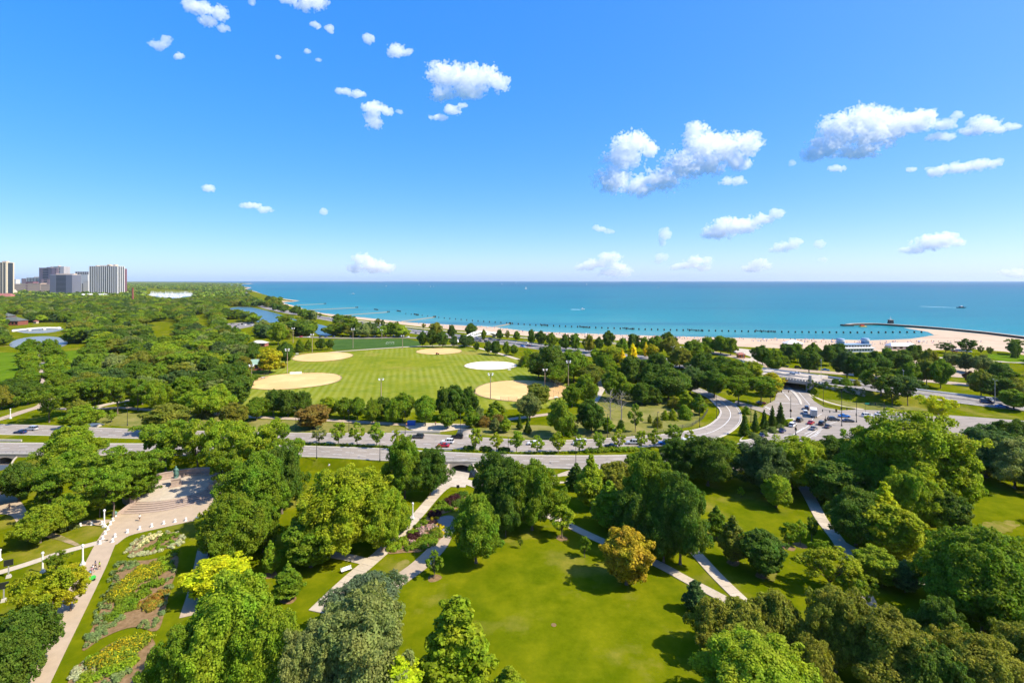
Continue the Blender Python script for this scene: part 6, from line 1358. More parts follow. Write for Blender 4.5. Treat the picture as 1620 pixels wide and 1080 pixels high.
PX = P(221, 823.5, .06); person(PX, 1.6, (.75, .75, .75), (.03, .03, .04), 'person in white shirt walking in front of the steps', 'walk')
person(P(151, 898.5, .08), 2.6, (.10, .12, .20), (.02, .02, .02), 'person in dark top walking on the promenade', 'walk')
person(P(157.5, 900, .08), 2.6, (.40, .55, .05), (.03, .03, .03), 'person in lime top walking on the promenade', 'walk')
person(P(145, 909, .08), 2.6, (.65, .35, .40), (.55, .55, .58), 'person in pink top among the group with the cart', 'stand')
person(P(142.5, 914, .08), 2.6, (.25, .50, .60), (.6, .6, .6), 'person in light blue top beside the green cart', 'stand')
person(P(147, 905, .08), 2.6, (.7, .7, .7), (.10, .12, .2), 'person in white top among the group with the cart', 'walk')
person(P(14.5, 806, .06), 1.2, (.45, .15, .12), (.03, .03, .03), 'person in red top on the sandy court', 'walk')
person(P(643, 675, UP + .1), .5, (.6, .25, .08), (.05, .05, .08), 'person in orange top beside the blue bin', 'stand')
person(P(689, 673, UP + .1), .5, (.4, .1, .08), (.03, .03, .03), 'person on the walk beside the plaza', 'walk')
person(P(520, 737.5, 2.2), .2, (.7, .7, .72), (.35, .4, .5), 'person lying on a towel on the bank', 'stand', lie=True)
o = MB().box(0, 0, .02, 2.0, 1.6, .04).obj('beach_towel', plain('towel', (.55, .58, .62), .9)); o.location = P(518, 738.5, zt1(*XY(518, 738.5, 2.0))); o.location.z += .05; o.rotation_euler = (math.radians(18), 0, .1); tag(o, 'pale towel spread on the grass bank of the drive', 'towel')
def cart():
    X, Y, _ = P(143.5, 918.5, .08); o = thing('wagon', 'green wagon pushed by the group on the promenade', 'wagon', (X, Y, .08), 1.0)
    MB().box(0, 0, .55, 1.5, .8, .45, taper=1.1).obj('tub', plain('green_plastic', (.06, .45, .05), .5), o); MB().tube([(-.7, 0, .6), (-1.2, 0, 1.0)], .03, 5).obj('handle', M_BLACK, o)
    wm = MB().lathe([(.2, -.05), (.22, 0), (.2, .05)], 10).mesh('wheel', M_TYRE)
    for a in (-.5, .5):
        for b in (-.42, .42): c = link('wheel', wm, o); c.location = (a, b, .22); c.rotation_euler.x = 1.57
cart()
o = MB().box(0, 0, .9, 3.2, 1.6, 1.5).box(0, 0, 1.72, 3.3, 1.7, .14).obj('refuse_bin', plain('blue_bin', (.02, .12, .45), .5)); o.location = P(651, 672, UP + .1); tag(o, 'blue rectangular bin on the park walk plaza', 'bin')
o = MB().tube([(0, 0, 0), (0, 0, 1.1)], .06, 6).box(0, 0, 1.5, .9, .12, .9).obj('notice_board', M_BLACK); o.location = P(724.5, 777, .06); tag(o, 'small black notice board beside the culvert apron', 'sign')
# ------------------------------------------------------------------ dead tree and manhole
def dead_tree(x, y, h, label):
    X, Y, _ = P(x, y, UP); o = thing('dead_tree', label, 'tree', (X, Y, UP)); r = random.Random(int(x)); mb = MB(); mb.tube([(0, 0, -.2), (.2, 0, h * .4), (0, .2, h * .75), (.3, 0, h)], [.28, .2, .12, .03], 6)
    br = MB()
    for k in range(26):
        t = r.uniform(.25, .95); a = r.uniform(0, 6.28); L = h * r.uniform(.2, .42) * (1.1 - t * .6); p = Vector((.1, .1, h * t)); e = p + Vector((math.cos(a) * L, math.sin(a) * L, L * .7)); m = p.lerp(e, .5) + Vector((0, 0, -.2)); br.tube([p, m, e], [.07, .05, .012], 4)
        for j in range(3):
            q = m.lerp(e, r.random()); f = q + Vector((r.uniform(-1, 1), r.uniform(-1, 1), r.uniform(.3, 1))) * L * .35; br.tube([q, f], [.03, .008], 3)
    bm_ = plain('dead_bark', (.30, .26, .22), .95) if 'dead_bark' not in MATS else MATS['dead_bark']; mb.obj('trunk', bm_, o); br.obj('branches', bm_, o)
dead_tree(965, 668, 14, 'bare grey dead tree on the dry lawn above the median'); dead_tree(983, 664, 12, 'leafless grey tree right of the taller dead tree')
o = MB().lathe([(.5, 0), (.48, .05), (.02, .055)], 16).obj('manhole_cover', M_MULCH); o.location = P(876, 988, .03); tag(o, 'small round stone cover in the big lawn', 'cover')
# ------------------------------------------------------------------ flower garden
def bed(pts): return pixsheet('flower_bed', pts, M_MULCH, 0, n=4, up=.11)
SILVER, SAGE, CREAM, YEL, PINK, BURG, RUST = (.40, .42, .27), (.17, .24, .085), (.62, .58, .34), (.48, .40, .014), (.46, .29, .30), (.06, .022, .022), (.36, .17, .03)
def drift(name, label, cells, n, size, col, bloom=None, bn=0, bsize=.22, h=.5, group=None, cat='plants'):
    """A planted drift: cells are (column, row, radius in metres)."""
    pts = []; rd = []
    for x, y, r_ in cells:
        X, Y, _ = P(x, y)
        k = max(2, int(round(r_ * 2.6))); rr_ = random.Random(int(x * 7 + y))
        for _ in range(k * k):
            a = rr_.uniform(0, 6.28); q = math.sqrt(rr_.random()) * r_; pts.append((X + math.cos(a) * q, Y + math.sin(a) * q, .1 + h * .35)); rd.append(h * rr_.uniform(.55, .95))
    o = leafy(name, label, cat, pts, rd, int(n * 1.3), size * 1.1, col, group, flat=.8)
    if bloom:
        c = np.array(pts) - np.array(o.location); r = np.random.default_rng(len(pts) + bn); idx = r.integers(len(c), size=bn); d = rand_dirs(bn, r); d[:, 2] = np.abs(d[:, 2]) + .2; d /= np.linalg.norm(d, axis=1, keepdims=True)
        C = c[idx] + d * (np.array(rd)[idx] * 1.05)[:, None]; V, F = leaf_quads(C, d, bsize, r); link('blossoms', mesh_np('blossoms', V, F, M_LEAF), o, bloom)
    return o
bed([(203, 872), (208, 861), (226, 851), (255, 843), (281, 843), (289, 850), (283, 860), (260, 869), (232, 877), (211, 878)])
drift('silver_border', 'silvery ring edging the oval flower bed', [(204, 870, .7), (207, 862, .7), (216, 856, .7), (226, 851, .7), (238, 847, .7), (250, 844.5, .7), (264, 843, .7), (278, 843, .7), (287, 848, .7), (286, 856, .7), (277, 862, .7), (266, 867, .7), (254, 870.5, .7), (242, 874, .7), (230, 877, .7), (217, 878, .7)], 5200, .2, SILVER, h=.4)
drift('silver_border', 'silvery low planting at the left end of the oval flower bed', [(207, 872, 1.2), (214, 878, 1.2), (224, 878, 1.2), (205, 866, .9), (215, 860, .9), (230, 874, .8)], 2600, .2, SILVER, h=.4)
drift('silver_border', 'silvery low planting at the right end of the oval flower bed', [(289, 850, .9), (284, 860, 1.0), (276, 866, .8), (287, 855, .9)], 1700, .2, SILVER, h=.4)
drift('cream_flowers', 'cream flowering drift across the middle of the oval flower bed', [(228, 858, 1.1), (238, 853, 1.1), (248, 849, 1.0), (222, 864, .8)], 1800, .2, SAGE, CREAM, 1500, .2, .6)
drift('green_planting', 'green drift on the right half of the oval flower bed', [(255, 856, 1.3), (266, 850, 1.4), (276, 848, 1.2), (244, 864, 1.2), (254, 868, 1.0), (236, 870, 1.0), (268, 860, 1.0), (260, 846, .9)], 4200, .22, GREEN['md'][0], h=.5)
bed([(193, 892), (235, 886), (279, 878), (279, 904), (269, 932), (260.5, 969), (248, 998), (215, 992), (188, 998), (158, 1012), (130, 1029), (152, 981), (172, 937)])
border = [(a_, b_, c_ * 1.25) for a_, b_, c_ in [(190, 893, .9), (186, 905, .9), (181, 917, .9), (177, 929, .9), (172, 941, .9), (168, 953, .9), (163, 965, .9), (158, 977, 1.0), (153, 990, 1.0), (147, 1003, 1.0), (141, 1016, 1.0), (150, 1008, .9), (160, 1004, .7), (184, 980, 1.0), (176, 990, .9), (166, 997, .9), (170, 975, .8)]]
drift('sage_border', 'grey-green border along the left edge of the long flower bed', border, 5200, .22, SAGE, h=.5)
drift('sage_border', 'grey-green border along the right edge of the long flower bed', [(276, 880, .8), (274, 892, .8), (272, 904, .8), (269, 917, .8), (266, 930, .8), (263, 943, .7), (260, 957, .7), (256, 970, .8), (250, 983, .9), (240, 990, .9), (228, 988, .8), (262, 884, .8)], 4400, .22, SAGE, h=.5)
drift('sage_border', 'grey-green border along the top edge of the long flower bed', [(198, 893, .9), (208, 891, .9), (205, 898, .8), (215, 894, .7)], 1600, .22, SAGE, h=.5)
drift('yellow_flowers', 'tall yellow flowering mass in the middle of the long bed', [(182, 945, 1.3), (191, 937, 1.6), (200, 928, 1.7), (210, 920, 1.8), (220, 912, 1.8), (230, 905, 1.8), (240, 900, 1.7), (248, 906, 1.3), (235, 913, 1.4), (205, 935, 1.4), (192, 946, 1.2)], 7200, .26, (.17, .23, .02), YEL, 2300, .2, 1.1)
drift('green_planting', 'green shrubs below the yellow flowers of the long bed', [(200, 952, 1.4), (212, 950, 1.5), (222, 942, 1.5), (235, 930, 1.4), (245, 925, 1.2), (195, 965, 1.2), (207, 962, 1.2), (185, 972, 1.0), (178, 978, .8)], 5600, .24, GREEN['md'][0], h=.8)
drift('green_planting', 'fresh green plants at the top right of the long bed', [(262, 893, 1.2), (267, 899, 1.1), (258, 888, 1.0), (268, 882, .9), (275, 876, .8)], 2200, .24, GREEN['lg'][0], h=.7)
drift('bronze_planting', 'yellow-bronze plants at the right side of the long bed', [(232, 957, 1.4), (243, 950, 1.5), (252, 944, 1.3), (258, 940, 1.0), (240, 962, 1.0), (250, 956, 1.0)], 3800, .24, (.24, .22, .03), RUST, 600, .2, .7)
bed([(112, 1090), (116, 1066), (128, 1048), (150, 1036), (175, 1018), (205, 1008), (236, 1008), (246, 1022), (236, 1046), (222, 1066), (205, 1090)])
drift('yellow_flowers', 'yellow flowering mass in the lowest flower bed', [(158, 1052, 1.3), (168, 1044, 1.5), (180, 1036, 1.7), (192, 1028, 1.8), (205, 1022, 1.8), (218, 1018, 1.6), (228, 1014, 1.2), (200, 1040, 1.5), (186, 1048, 1.3)], 5200, .26, (.17, .23, .02), YEL, 1600, .2, 1.1)
drift('silver_border', 'silvery plants at the left end of the lowest flower bed', [(121, 1066, 1.0), (129, 1056, 1.0), (137, 1050, .9), (128, 1070, 1.0), (138, 1062, .9)], 2000, .22, SILVER, h=.5)
drift('green_planting', 'rounded green plants in front of the lowest yellow flowers', [(172, 1064, 1.2), (196, 1056, 1.0), (135, 1078, 1.1), (152, 1076, .9), (210, 1052, .8), (150, 1045, 1.0)], 3200, .24, GREEN['lg'][0], h=.8)
drift('sage_border', 'grey-green strip along the front of the lowest flower bed', [(175, 1080, .9), (188, 1072, .9), (200, 1064, .8), (160, 1086, .9)], 1800, .22, SAGE, h=.5)
bed([(613, 875), (633, 856), (657, 836), (678, 816), (700, 797), (720, 783), (734, 780), (736, 792), (720, 806), (698, 814), (689, 822), (689, 830), (699, 841), (697, 853), (668, 872), (642, 874)])
for lab, cells, n, col, bl, bnn, h in (
    ('rounded bright green plants at the lower tip of the walk garden', [(624, 867, 1.6), (634, 862, 1.3)], 2600, GREEN['lg'][0], None, 0, .8),
    ('green drift along the concrete walk side of the garden', [(642, 852, 1.2), (652, 843, 1.2), (662, 834, 1.1), (672, 827, 1.1), (640, 860, .9)], 3600, GREEN['md'][0], None, 0, .6),
    ('dark burgundy shrub in the lower part of the walk garden', [(655, 851, 1.3)], 1300, BURG, None, 0, .9),
    ('pink flowering drift in the walk garden', [(666, 841, 1.2), (674, 837, 1.4), (682, 836, 1.3), (668, 846, .8), (651, 859, .7)], 2600, SAGE, PINK, 1500, .7),
    ('dense green plants along the paver walk side of the garden', [(668, 858, 1.5), (678, 852, 1.5), (688, 846, 1.4), (660, 863, 1.2), (672, 866, 1.1), (650, 868, 1.1), (684, 858, 1.2)], 5400, GREEN['md'][0], None, 0, .8),
    ('olive shrub beside the yellow flowers of the walk garden', [(690, 842, 1.2), (692, 848, 1.0)], 1500, GREEN['ol'][0], None, 0, .8),
    ('yellow flowers curving round the paver circle', [(697, 837, .9), (699, 844, .8), (687, 822, .9), (694, 832, .6)], 1100, (.3, .28, .03), YEL, 1700, .5),
    ('dark burgundy shrub above the paver circle', [(687, 815, 1.5), (685, 829, .9)], 1700, BURG, None, 0, 1.0),
    ('green drift in the upper part of the walk garden', [(695, 805, 1.6), (704, 803, 1.5), (690, 810, 1.2), (711, 806, 1.3), (700, 796, 1.1)], 4200, GREEN['md'][0], None, 0, .7),
    ('dark purple shrub near the culvert apron', [(713, 794, 1.7), (720, 790, 1.2)], 1900, BURG, None, 0, 1.2),
    ('dark mixed shrubs at the top of the walk garden', [(726, 787, 1.6), (733, 784, 1.3), (722, 798, 1.4)], 2600, GREEN['dk'][0], None, 0, 1.0)):
    drift('garden_planting', lab, cells, n, .23, col, bl, bnn, .22, h)
# ------------------------------------------------------------------ lakefront
def hook_pier():
    line = catmull([(*XY(a, b, SEA), 0) for a, b in ((1340, 515.4), (1352, 514.2), (1385, 513.9), (1431, 516.6), (1470, 519.4), (1505, 522.4), (1561, 528), (1620, 535.3), (1720, 548))], 6)
    o = thing('breakwater', 'long curved dark breakwater wall closing the beach hook', 'breakwater', (line[0].x, line[0].y, SEA)); V = []
    for i, p in enumerate(line):
        d = (line[min(i + 1, len(line) - 1)] - line[max(i - 1, 0)]).normalized(); nn = Vector((d.y, -d.x, 0)); q = p - line[0]
        for s, z in ((-3.6, -1), (-3.2, 2.3), (3.2, 2.3), (3.6, -1)): V.append((q.x + nn.x * s, q.y + nn.y * s, z))
    mb = MB(); mb.v = V; mb.f = [(i * 4 + k, i * 4 + 4 + k, i * 4 + 5 + k, i * 4 + k + 1) for i in range(len(line) - 1) for k in range(3)] + [(0, 1, 2, 3)]
    me = mb.mesh('wall', M_TIMBER); bm = bmesh.new(); bm.from_mesh(me); bmesh.ops.recalc_face_normals(bm, faces=bm.faces); bm.to_mesh(me); bm.free(); link('wall', me, o)
    V2 = []
    for i, p in enumerate(line):
        d = (line[min(i + 1, len(line) - 1)] - line[max(i - 1, 0)]).normalized(); nn = Vector((d.y, -d.x, 0)); q = p - line[0]
        for s in (-2.9, 2.9): V2.append((q.x + nn.x * s, q.y + nn.y * s, 2.34))
    m2 = MB(); m2.v = V2; m2.f = [(i * 2, i * 2 + 1, i * 2 + 3, i * 2 + 2) for i in range(len(line) - 1)]; m2.obj('deck', M_WALLCON, o)
    MB().box(0, 0, .6, 14, 8, 2.6).obj('end_block', M_TIMBER, o)
    b = thing('beacon_tower', 'small dark beacon tower on the breakwater', 'tower', (*XY(1409, 514.2, SEA), SEA + 2.3)); MB().box(0, 0, 2.5, 5.5, 5.5, 5.0, taper=.85).obj('base', M_BLACK, b); MB().box(0, 0, 5.3, 6, 6, .5).obj('gallery', M_WALLCON, b); MB().tube([(0, 0, 5), (0, 0, 10.5)], [.5, .3], 6).obj('mast', M_WHITE, b)
    r_ = thing('rescue_raft', 'red and yellow raft floating inside the beach hook', 'raft', (*XY(1365, 516.8, SEA), SEA)); MB().box(0, 0, .5, 9, 4, 1.0).obj('hull', plain('raft_yellow', (.7, .5, .03), .5), r_); MB().box(-1, 0, 1.8, 4.5, 3, 1.7).obj('cover', plain('raft_red', (.6, .03, .02), .5), r_)
hook_pier()
M_GROYNE = plain('groyne_concrete', (.30, .25, .19), .9)
for k, (a, b, lab) in enumerate((((468, 482.8), (512, 480.9), 'farthest concrete groyne reaching into the lake'), ((488, 490.6), (562, 487), 'second farthest concrete groyne reaching into the lake'), ((543, 499), (612, 494), 'middle concrete groyne reaching into the lake'), ((634, 509), (686, 502.2), 'pale groyne from the beach behind the soccer lawn'), ((770, 519.8), (805, 513), 'nearest groyne beside the footbridge'))):
    p, q = Vector(XY(*a, SEA)), Vector(XY(*b, SEA)); m = (p + q) / 2; o = thing('groyne', lab, 'groyne', (m.x, m.y, SEA), math.atan2(q.y - p.y, q.x - p.x), 'groynes along the beach')
    L = (q - p).length; MB().box(0, 0, .1, L, 3.4, 1.4).obj('wall', M_GROYNE, o); MB().box(0, 0, .84, L - 1, 2.8, .08).obj('walkway', M_GROYNE, o)
    pm = MB().box(0, 0, 0, 1.2, 1.2, 3.2).mesh('post', M_TIMBER)
    for s in range(4): c = link('post', pm, o); c.location = (L / 2 + 1.0 + 2.0 * s, (s % 2) * 1.6 - .8, .9)
PIL = MB().lathe([(.75, -1), (.75, 1.9), (.5, 2.1)], 8).mesh('piling', M_TIMBER)
line = [(640, 496.5), (672, 500), (704, 504), (755, 508.5), (799, 511.6), (835, 514.5), (912, 517.8), (964, 520), (1024, 522), (1088, 523.5), (1145, 524.5), (1237, 526), (1347, 527), (1438, 526.4), (1470, 526)]
xs_ = np.array([p[0] for p in line]); ys_ = np.array([p[1] for p in line]); x = 642.0
while x < 1468:
    y = float(np.interp(x, xs_, ys_)); o = link('piling', PIL); o.location = (*XY(x, y, SEA), SEA); s = max(.8, min(1.25, 1.5 * 500 / o.location.y)); o.scale = (s, s, 1)
    tag(o, 'dark timber piling standing in the lake off the beach', 'piling', 'pilings in the swimming area'); x += 8.6 + (x - 640) * .0035
for x0, x1, y0, y1 in ((855, 866, 514.2, 515.4), (917, 932, 517.2, 518.8), (985, 1003, 519.6, 521.4), (1088, 1112, 522, 524), (1196, 1226, 523.8, 525.6), (628, 634, 492, 493), (592, 598, 489.6, 490.4), (655, 662, 497.5, 498.6)):
    p, q = Vector(XY(x0, y0, SEA)), Vector(XY(x1, y1, SEA)); o = thing('timber_groyne', 'short broken row of black timber posts in the lake', 'groyne', (p.x, p.y, SEA), 0, 'broken timber rows'); n = max(4, int((q - p).length / 1.6))
    pm = MB().box(0, 0, .6, .9, .9, 2.6).mesh('post', M_TIMBER)
    for k in range(n): c = link('post', pm, o); v = (q - p) * (k / (n - 1)); c.location = (v.x, v.y, 0); c.scale.z = rng.uniform(.6, 1.2)
def beach_house():
    X, Y, _ = P(1350, 556, UP); o = thing('beach_house', 'blue and white beach house shaped like a ship with two round funnels', 'building', (X, Y, UP), .12)
    blue = plain('pale_blue_paint', (.22, .33, .46), .6); MB().box(0, 0, 1.7, 30, 9, 3.4).obj('lower_storey', M_WHITE, o); MB().box(0, 0, 5.0, 27, 7.6, 2.6).obj('upper_storey', M_WHITE, o)
    MB().box(0, 0, 3.5, 33, 11, .3).obj('deck', M_WHITE, o); MB().box(0, 0, 6.5, 28, 9, .3).obj('roof', blue, o)
    wn_ = MB().box(0, 0, 0, 1.7, .1, 1.2).mesh('window', M_GLASS)
    for k in range(10): c = link('window', wn_, o); c.location = (-11.7 + 2.6 * k, -3.84, 5.1)
    for k in range(11): c = link('window', wn_, o); c.location = (-13 + 2.6 * k, -4.54, 1.9)
    for s in (-1, 1):
        f = MB().lathe([(3.0, 6.6), (3.1, 10.6), (2.9, 11.2), (.1, 11.3)], 20, s * 11.6, .5).obj('funnel', blue, o, True); MB().lathe([(3.14, 9.3), (3.14, 10.0)], 20, s * 11.6, .5).obj('band', M_WHITE, f)
    mb = MB()
    for k in range(20): mb.box(-16 + 1.7 * k, -5.3, 4.2, .08, .08, 1.1)
    mb.box(0, -5.3, 4.7, 32.6, .1, .1); mb.obj('railing', M_WHITE, o)
beach_house()
def pavilion(x, y, w, d, h, roofc, wallc, label, lv=UP, rz=0.0, name='park_pavilion', hip=.35, windows=4):
    X, Y, _ = P(x, y, lv); o = thing(name, label, 'building', (X, Y, lv), rz)
    MB().box(0, 0, h / 2, w, d, h).obj('wall', wallc, o)
    e = .7; z = h; MB().add([(-w / 2 - e, -d / 2 - e, z), (w / 2 + e, -d / 2 - e, z), (w / 2 + e, d / 2 + e, z), (-w / 2 - e, d / 2 + e, z), (-w / 2 * hip, 0, z + d * .32), (w / 2 * hip, 0, z + d * .32)], [(0, 1, 2, 3), (0, 1, 5, 4), (1, 2, 5), (2, 3, 4, 5), (3, 0, 4)]).obj('roof', roofc, o)
    wm = MB().box(0, 0, 0, w / windows * .5, .12, h * .45).mesh('window', M_GLASS)
    for k in range(windows): c = link('window', wm, o); c.location = (-w / 2 + w * (k + .5) / windows, -d / 2 - .05, h * .52)
    return o
R_GREEN = plain('green_copper_roof', (.24, .36, .27), .7); R_DARK = plain('dark_shingle', (.10, .115, .10), .8); R_PALE = plain('pale_roof', (.52, .52, .48), .7); BRICK = surf('red_brick', (.26, .09, .06), (.20, .07, .05), 2.0, .9, .2, world_pos=False); R_WHITE = plain('white_roof', (.72, .70, .66), .7); STUC = plain('tan_stucco', (.55, .44, .33), .85); R_RED = plain('red_tile', (.32, .12, .09), .8); R_BLUE = plain('blue_grey_roof', (.22, .30, .33), .7)
fh = pavilion(404, 584, 15, 9, 4.0, R_GREEN, BRICK, 'brick field house with green roof beside the yellow tree', rz=.25); MB().box(1.5, 1.2, 6.6, 1.0, 1.0, 2.6).obj('chimney', BRICK, fh)
pavilion(410, 547.5, 14, 7, 3.2, R_PALE, R_RED, 'small pale-roofed hut behind the field house')
pavilion(20, 514, 26, 16, 6.0, R_DARK, BRICK, 'brick boathouse cafe with dark roof beside the pond', rz=.1, windows=6)
pavilion(8, 509, 18, 14, 8.5, R_DARK, BRICK, 'taller brick wing with dark roof behind the boathouse', rz=.1)
pavilion(57, 511.5, 4, 4, 3.2, R_RED, STUC, 'tiny red-roofed kiosk beside the pond bridge', windows=2)
pavilion(24, 492, 34, 20, 5, R_PALE, STUC, 'pale flat-roofed hall among the far left trees', hip=.8)
pavilion(145, 481.5, 30, 18, 5, R_WHITE, STUC, 'white-roofed zoo building among the far trees', hip=.8)
pavilion(138, 471, 40, 22, 7, R_WHITE, STUC, 'pale zoo hall below the dark slab tower', hip=.8); pavilion(161, 470, 40, 20, 6, R_PALE, STUC, 'low pale hall below the ribbed tower', hip=.8)
pavilion(222, 478.5, 26, 16, 5, R_RED, STUC, 'tan building with red roof right of the chimney', hip=.6); pavilion(235, 482.5, 24, 14, 5, R_WHITE, STUC, 'white-roofed building right of the chimney', hip=.6); pavilion(262, 488.5, 22, 14, 5, R_WHITE, R_BLUE, 'white shed among the trees below the harbour', hip=.7)
pavilion(8, 474, 60, 30, 10, R_RED, STUC, 'pinkish building with red roof at the left edge', hip=.6); pavilion(90, 476, 30, 18, 5, R_BLUE, STUC, 'blue-grey roofed greenhouse among the far trees', hip=.5)
pavilion(198, 480.5, 24, 14, 5, R_WHITE, STUC, 'pale building left of the chimney foot', hip=.7)
pavilion(1254, 548.5, 14, 9, 3.4, R_WHITE, STUC, 'white tented kiosk at the beach behind the trees', hip=.3, windows=2)
pavilion(1172, 566, 5, 4, 3.0, R_RED, plain('orange_paint', (.5, .16, .02)), 'orange kiosk on the beach forecourt', windows=2)
pavilion(1425, 552, 22, 8, 3.2, R_WHITE, STUC, 'low white-roofed shelter right of the beach house', hip=.8)
o = MB().lathe([(2.6, 0), (2.5, 10), (2.1, 26), (1.9, 40), (2.1, 40.4), (2.1, 42)], 14).obj('brick_chimney', BRICK); o.location = P(210, 481, UP); tag(o, 'tall slim red brick chimney rising from the wood', 'chimney')
def pond_bridge():
    p, q = Vector(XY(18, 524.5, UP)), Vector(XY(96, 519.5, UP)); m = (p + q) / 2; L = (q - p).length; o = thing('pond_bridge', 'long low white footbridge crossing the pond', 'bridge', (m.x, m.y, UP), math.atan2(q.y - p.y, q.x - p.x))
    V = []; n = 14
    for k in range(n + 1):
        t = k / n; x_ = (t - .5) * L; z = 1.0 + 1.6 * math.sin(math.pi * t)
        for y_ in (-2, 2): V += [(x_, y_, z), (x_, y_, z - .9)]
    mb = MB(); mb.v = V; mb.f = [(4 * k, 4 * k + 2, 4 * k + 6, 4 * k + 4) for k in range(n)] + [(4 * k, 4 * k + 4, 4 * k + 5, 4 * k + 1) for k in range(n)] + [(4 * k + 2, 4 * k + 3, 4 * k + 7, 4 * k + 6) for k in range(n)]; mb.obj('deck', M_WHITE, o)
    pm = MB().box(0, 0, 1, 2.4, 4.2, 3.0).mesh('pier', M_WHITE)
    for s in (-.46, -.15, .15, .46): c = link('pier', pm, o); c.location = (s * L, 0, -.5)
    mb = MB()
    for k in range(n): t = (k + .5) / n; mb.box((t - .5) * L, -2, 1.5 + 1.6 * math.sin(math.pi * t), L / n, .12, .5)
    mb.obj('parapet', M_WHITE, o)
pond_bridge()
def footbridge():
    p, q = Vector(XY(731, 543, UP)), Vector(XY(783, 533.5, UP)); m = (p + q) / 2; L = (q - p).length; o = thing('footbridge', 'white double-arched footbridge over the shore drive', 'bridge', (m.x, m.y, UP), math.atan2(q.y - p.y, q.x - p.x))
    for s in (-1, 1):
        mb = MB(); mb.tube([((t / 16 - .5) * L, s * 2.2, 3.0 + 5.6 * math.sin(math.pi * t / 16)) for t in range(17)], .55, 6); mb.obj('arch', M_WHITE, o)
        mb = MB()
        for t in range(2, 15): z = 3.0 + 5.6 * math.sin(math.pi * t / 16); mb.box((t / 16 - .5) * L, s * 2.2, (z + 5.2) / 2, .15, .15, abs(z - 5.2))
        mb.obj('hangers', M_WHITE, o)
    MB().box(0, 0, 5.2, L, 4.2, .5).obj('deck', M_WHITE, o)
    for s in (-1, 1):
        MB().box(s * (L / 2 - 1), 0, 2.5, 1.6, 4, 5.2).obj('pier', M_WALLCON, o)
        MB().add([(s * L / 2, -1.5, 5.4), (s * L / 2, 1.5, 5.4), (s * (L / 2 + 16), 1.5, .4), (s * (L / 2 + 16), -1.5, .4), (s * L / 2, -1.5, 4.4), (s * L / 2, 1.5, 4.4), (s * (L / 2 + 16), 1.5, -.3), (s * (L / 2 + 16), -1.5, -.3)], [(0, 1, 2, 3), (4, 7, 6, 5), (0, 3, 7, 4), (1, 5, 6, 2)]).obj('ramp', M_WHITE, o)
footbridge()
def crowd():
    r = np.random.default_rng(2); mb = MB(); cols = []
    for k in range(330):
        t = r.random(); x_ = 660 + t * 900
        ys0 = np.interp(x_, [p[0] for p in reversed(SHORE[11:25])], [p[1] for p in reversed(SHORE[11:25])]) if x_ < 1375 else 539.5
        y_ = ys0 + r.uniform(.6, 6 if x_ > 830 else 4); X, Y = XY(x_, y_, 1.5); s = r.uniform(.8, 1.2)
        if r.random() < .14: mb.lathe([(.05, 1.2), (.04, 2.2), (1.5, 2.1), (.9, 2.5), (.05, 2.75)], 8, X, Y)
        else: mb.box(X, Y, 1.7 + .75 * s, .5 * s, .35 * s, 1.5 * s, r.uniform(0, 3), .6)
    me = mb.mesh('beach_crowd', None); ms = [plain('crowd_' + str(i), c, .8) for i, c in enumerate(((.5, .3, .2), (.1, .15, .4), (.03, .03, .04), (.6, .6, .6), (.1, .35, .55), (.5, .06, .05)))]
    for m_ in ms: me.materials.append(m_)
    mi = np.zeros(len(me.polygons), np.int32); cur = 0
    for i in range(len(mi)):
        if i % 6 == 0: cur = r.integers(len(ms))
        mi[i] = cur
    me.polygons.foreach_set('material_index', mi); stuff(link('beach_crowd', me), 'tiny scattered bathers and parasols along the sand', 'crowd')
crowd()
# ------------------------------------------------------------------ boats
M_FOAM = surf('wake_foam', (.75, .85, .88), (.35, .62, .70), .25, .6, .2)
def sailboat(x, y, hpx, label):
    X, Y, _ = P(x, y, SEA); h = hpx * Y / FPX; o = thing('sailboat', label, 'boat', (X, Y, SEA), rng.uniform(-.4, .4), 'boats on the lake')
    L = h * .8; MB().add([(-L / 2, -L * .12, .8), (-L / 2, L * .12, .8), (L * .1, L * .15, .8), (L / 2, 0, 1.0), (L * .1, -L * .15, .8), (-L * .4, 0, -.5), (L * .3, 0, -.5)], [(0, 1, 2, 3, 4), (0, 5, 1), (1, 5, 6, 2), (2, 6, 3), (3, 6, 4), (4, 6, 5, 0)]).obj('hull', M_WHITE, o)
    MB().tube([(0, 0, .8), (0, 0, h)], [.12, .06], 5).obj('mast', M_GALV, o)
    MB().add([(-.1, 0, h * .97), (-.1, .05, 1.6), (-L * .45, h * .06, 1.6), (-.1, .10, 1.6)], [(0, 1, 2), (0, 2, 3)]).obj('main_sail', M_WHITE, o); MB().add([(.1, 0, h * .9), (.15, h * .03, 1.5), (L * .46, 0, 1.3), (.15, h * .05, 1.5)], [(0, 1, 2), (0, 2, 3)]).obj('jib_sail', M_WHITE, o)
for x, y, h, l in ((832, 457.2, 4.6, 'largest white sailboat in the middle of the lake'), (816, 448.6, 2.4, 'tiny sailboat on the horizon above the largest one'), (794, 450, 2.2, 'tiny sailboat on the horizon left of the largest one'), (611, 453, 2.0, 'tiny sailboat far out above the groynes'), (663, 451, 2.6, 'far white sailboat left of a close pair'), (681, 454, 2.2, 'left sailboat of the close pair far out'), (686, 454, 2.0, 'right sailboat of the close pair far out'), (928, 450.5, 2.0, 'tiny sailboat on the horizon right of the middle'), (376, 456, 4, 'white sailboat off the far left point')): sailboat(x, y, h, l)
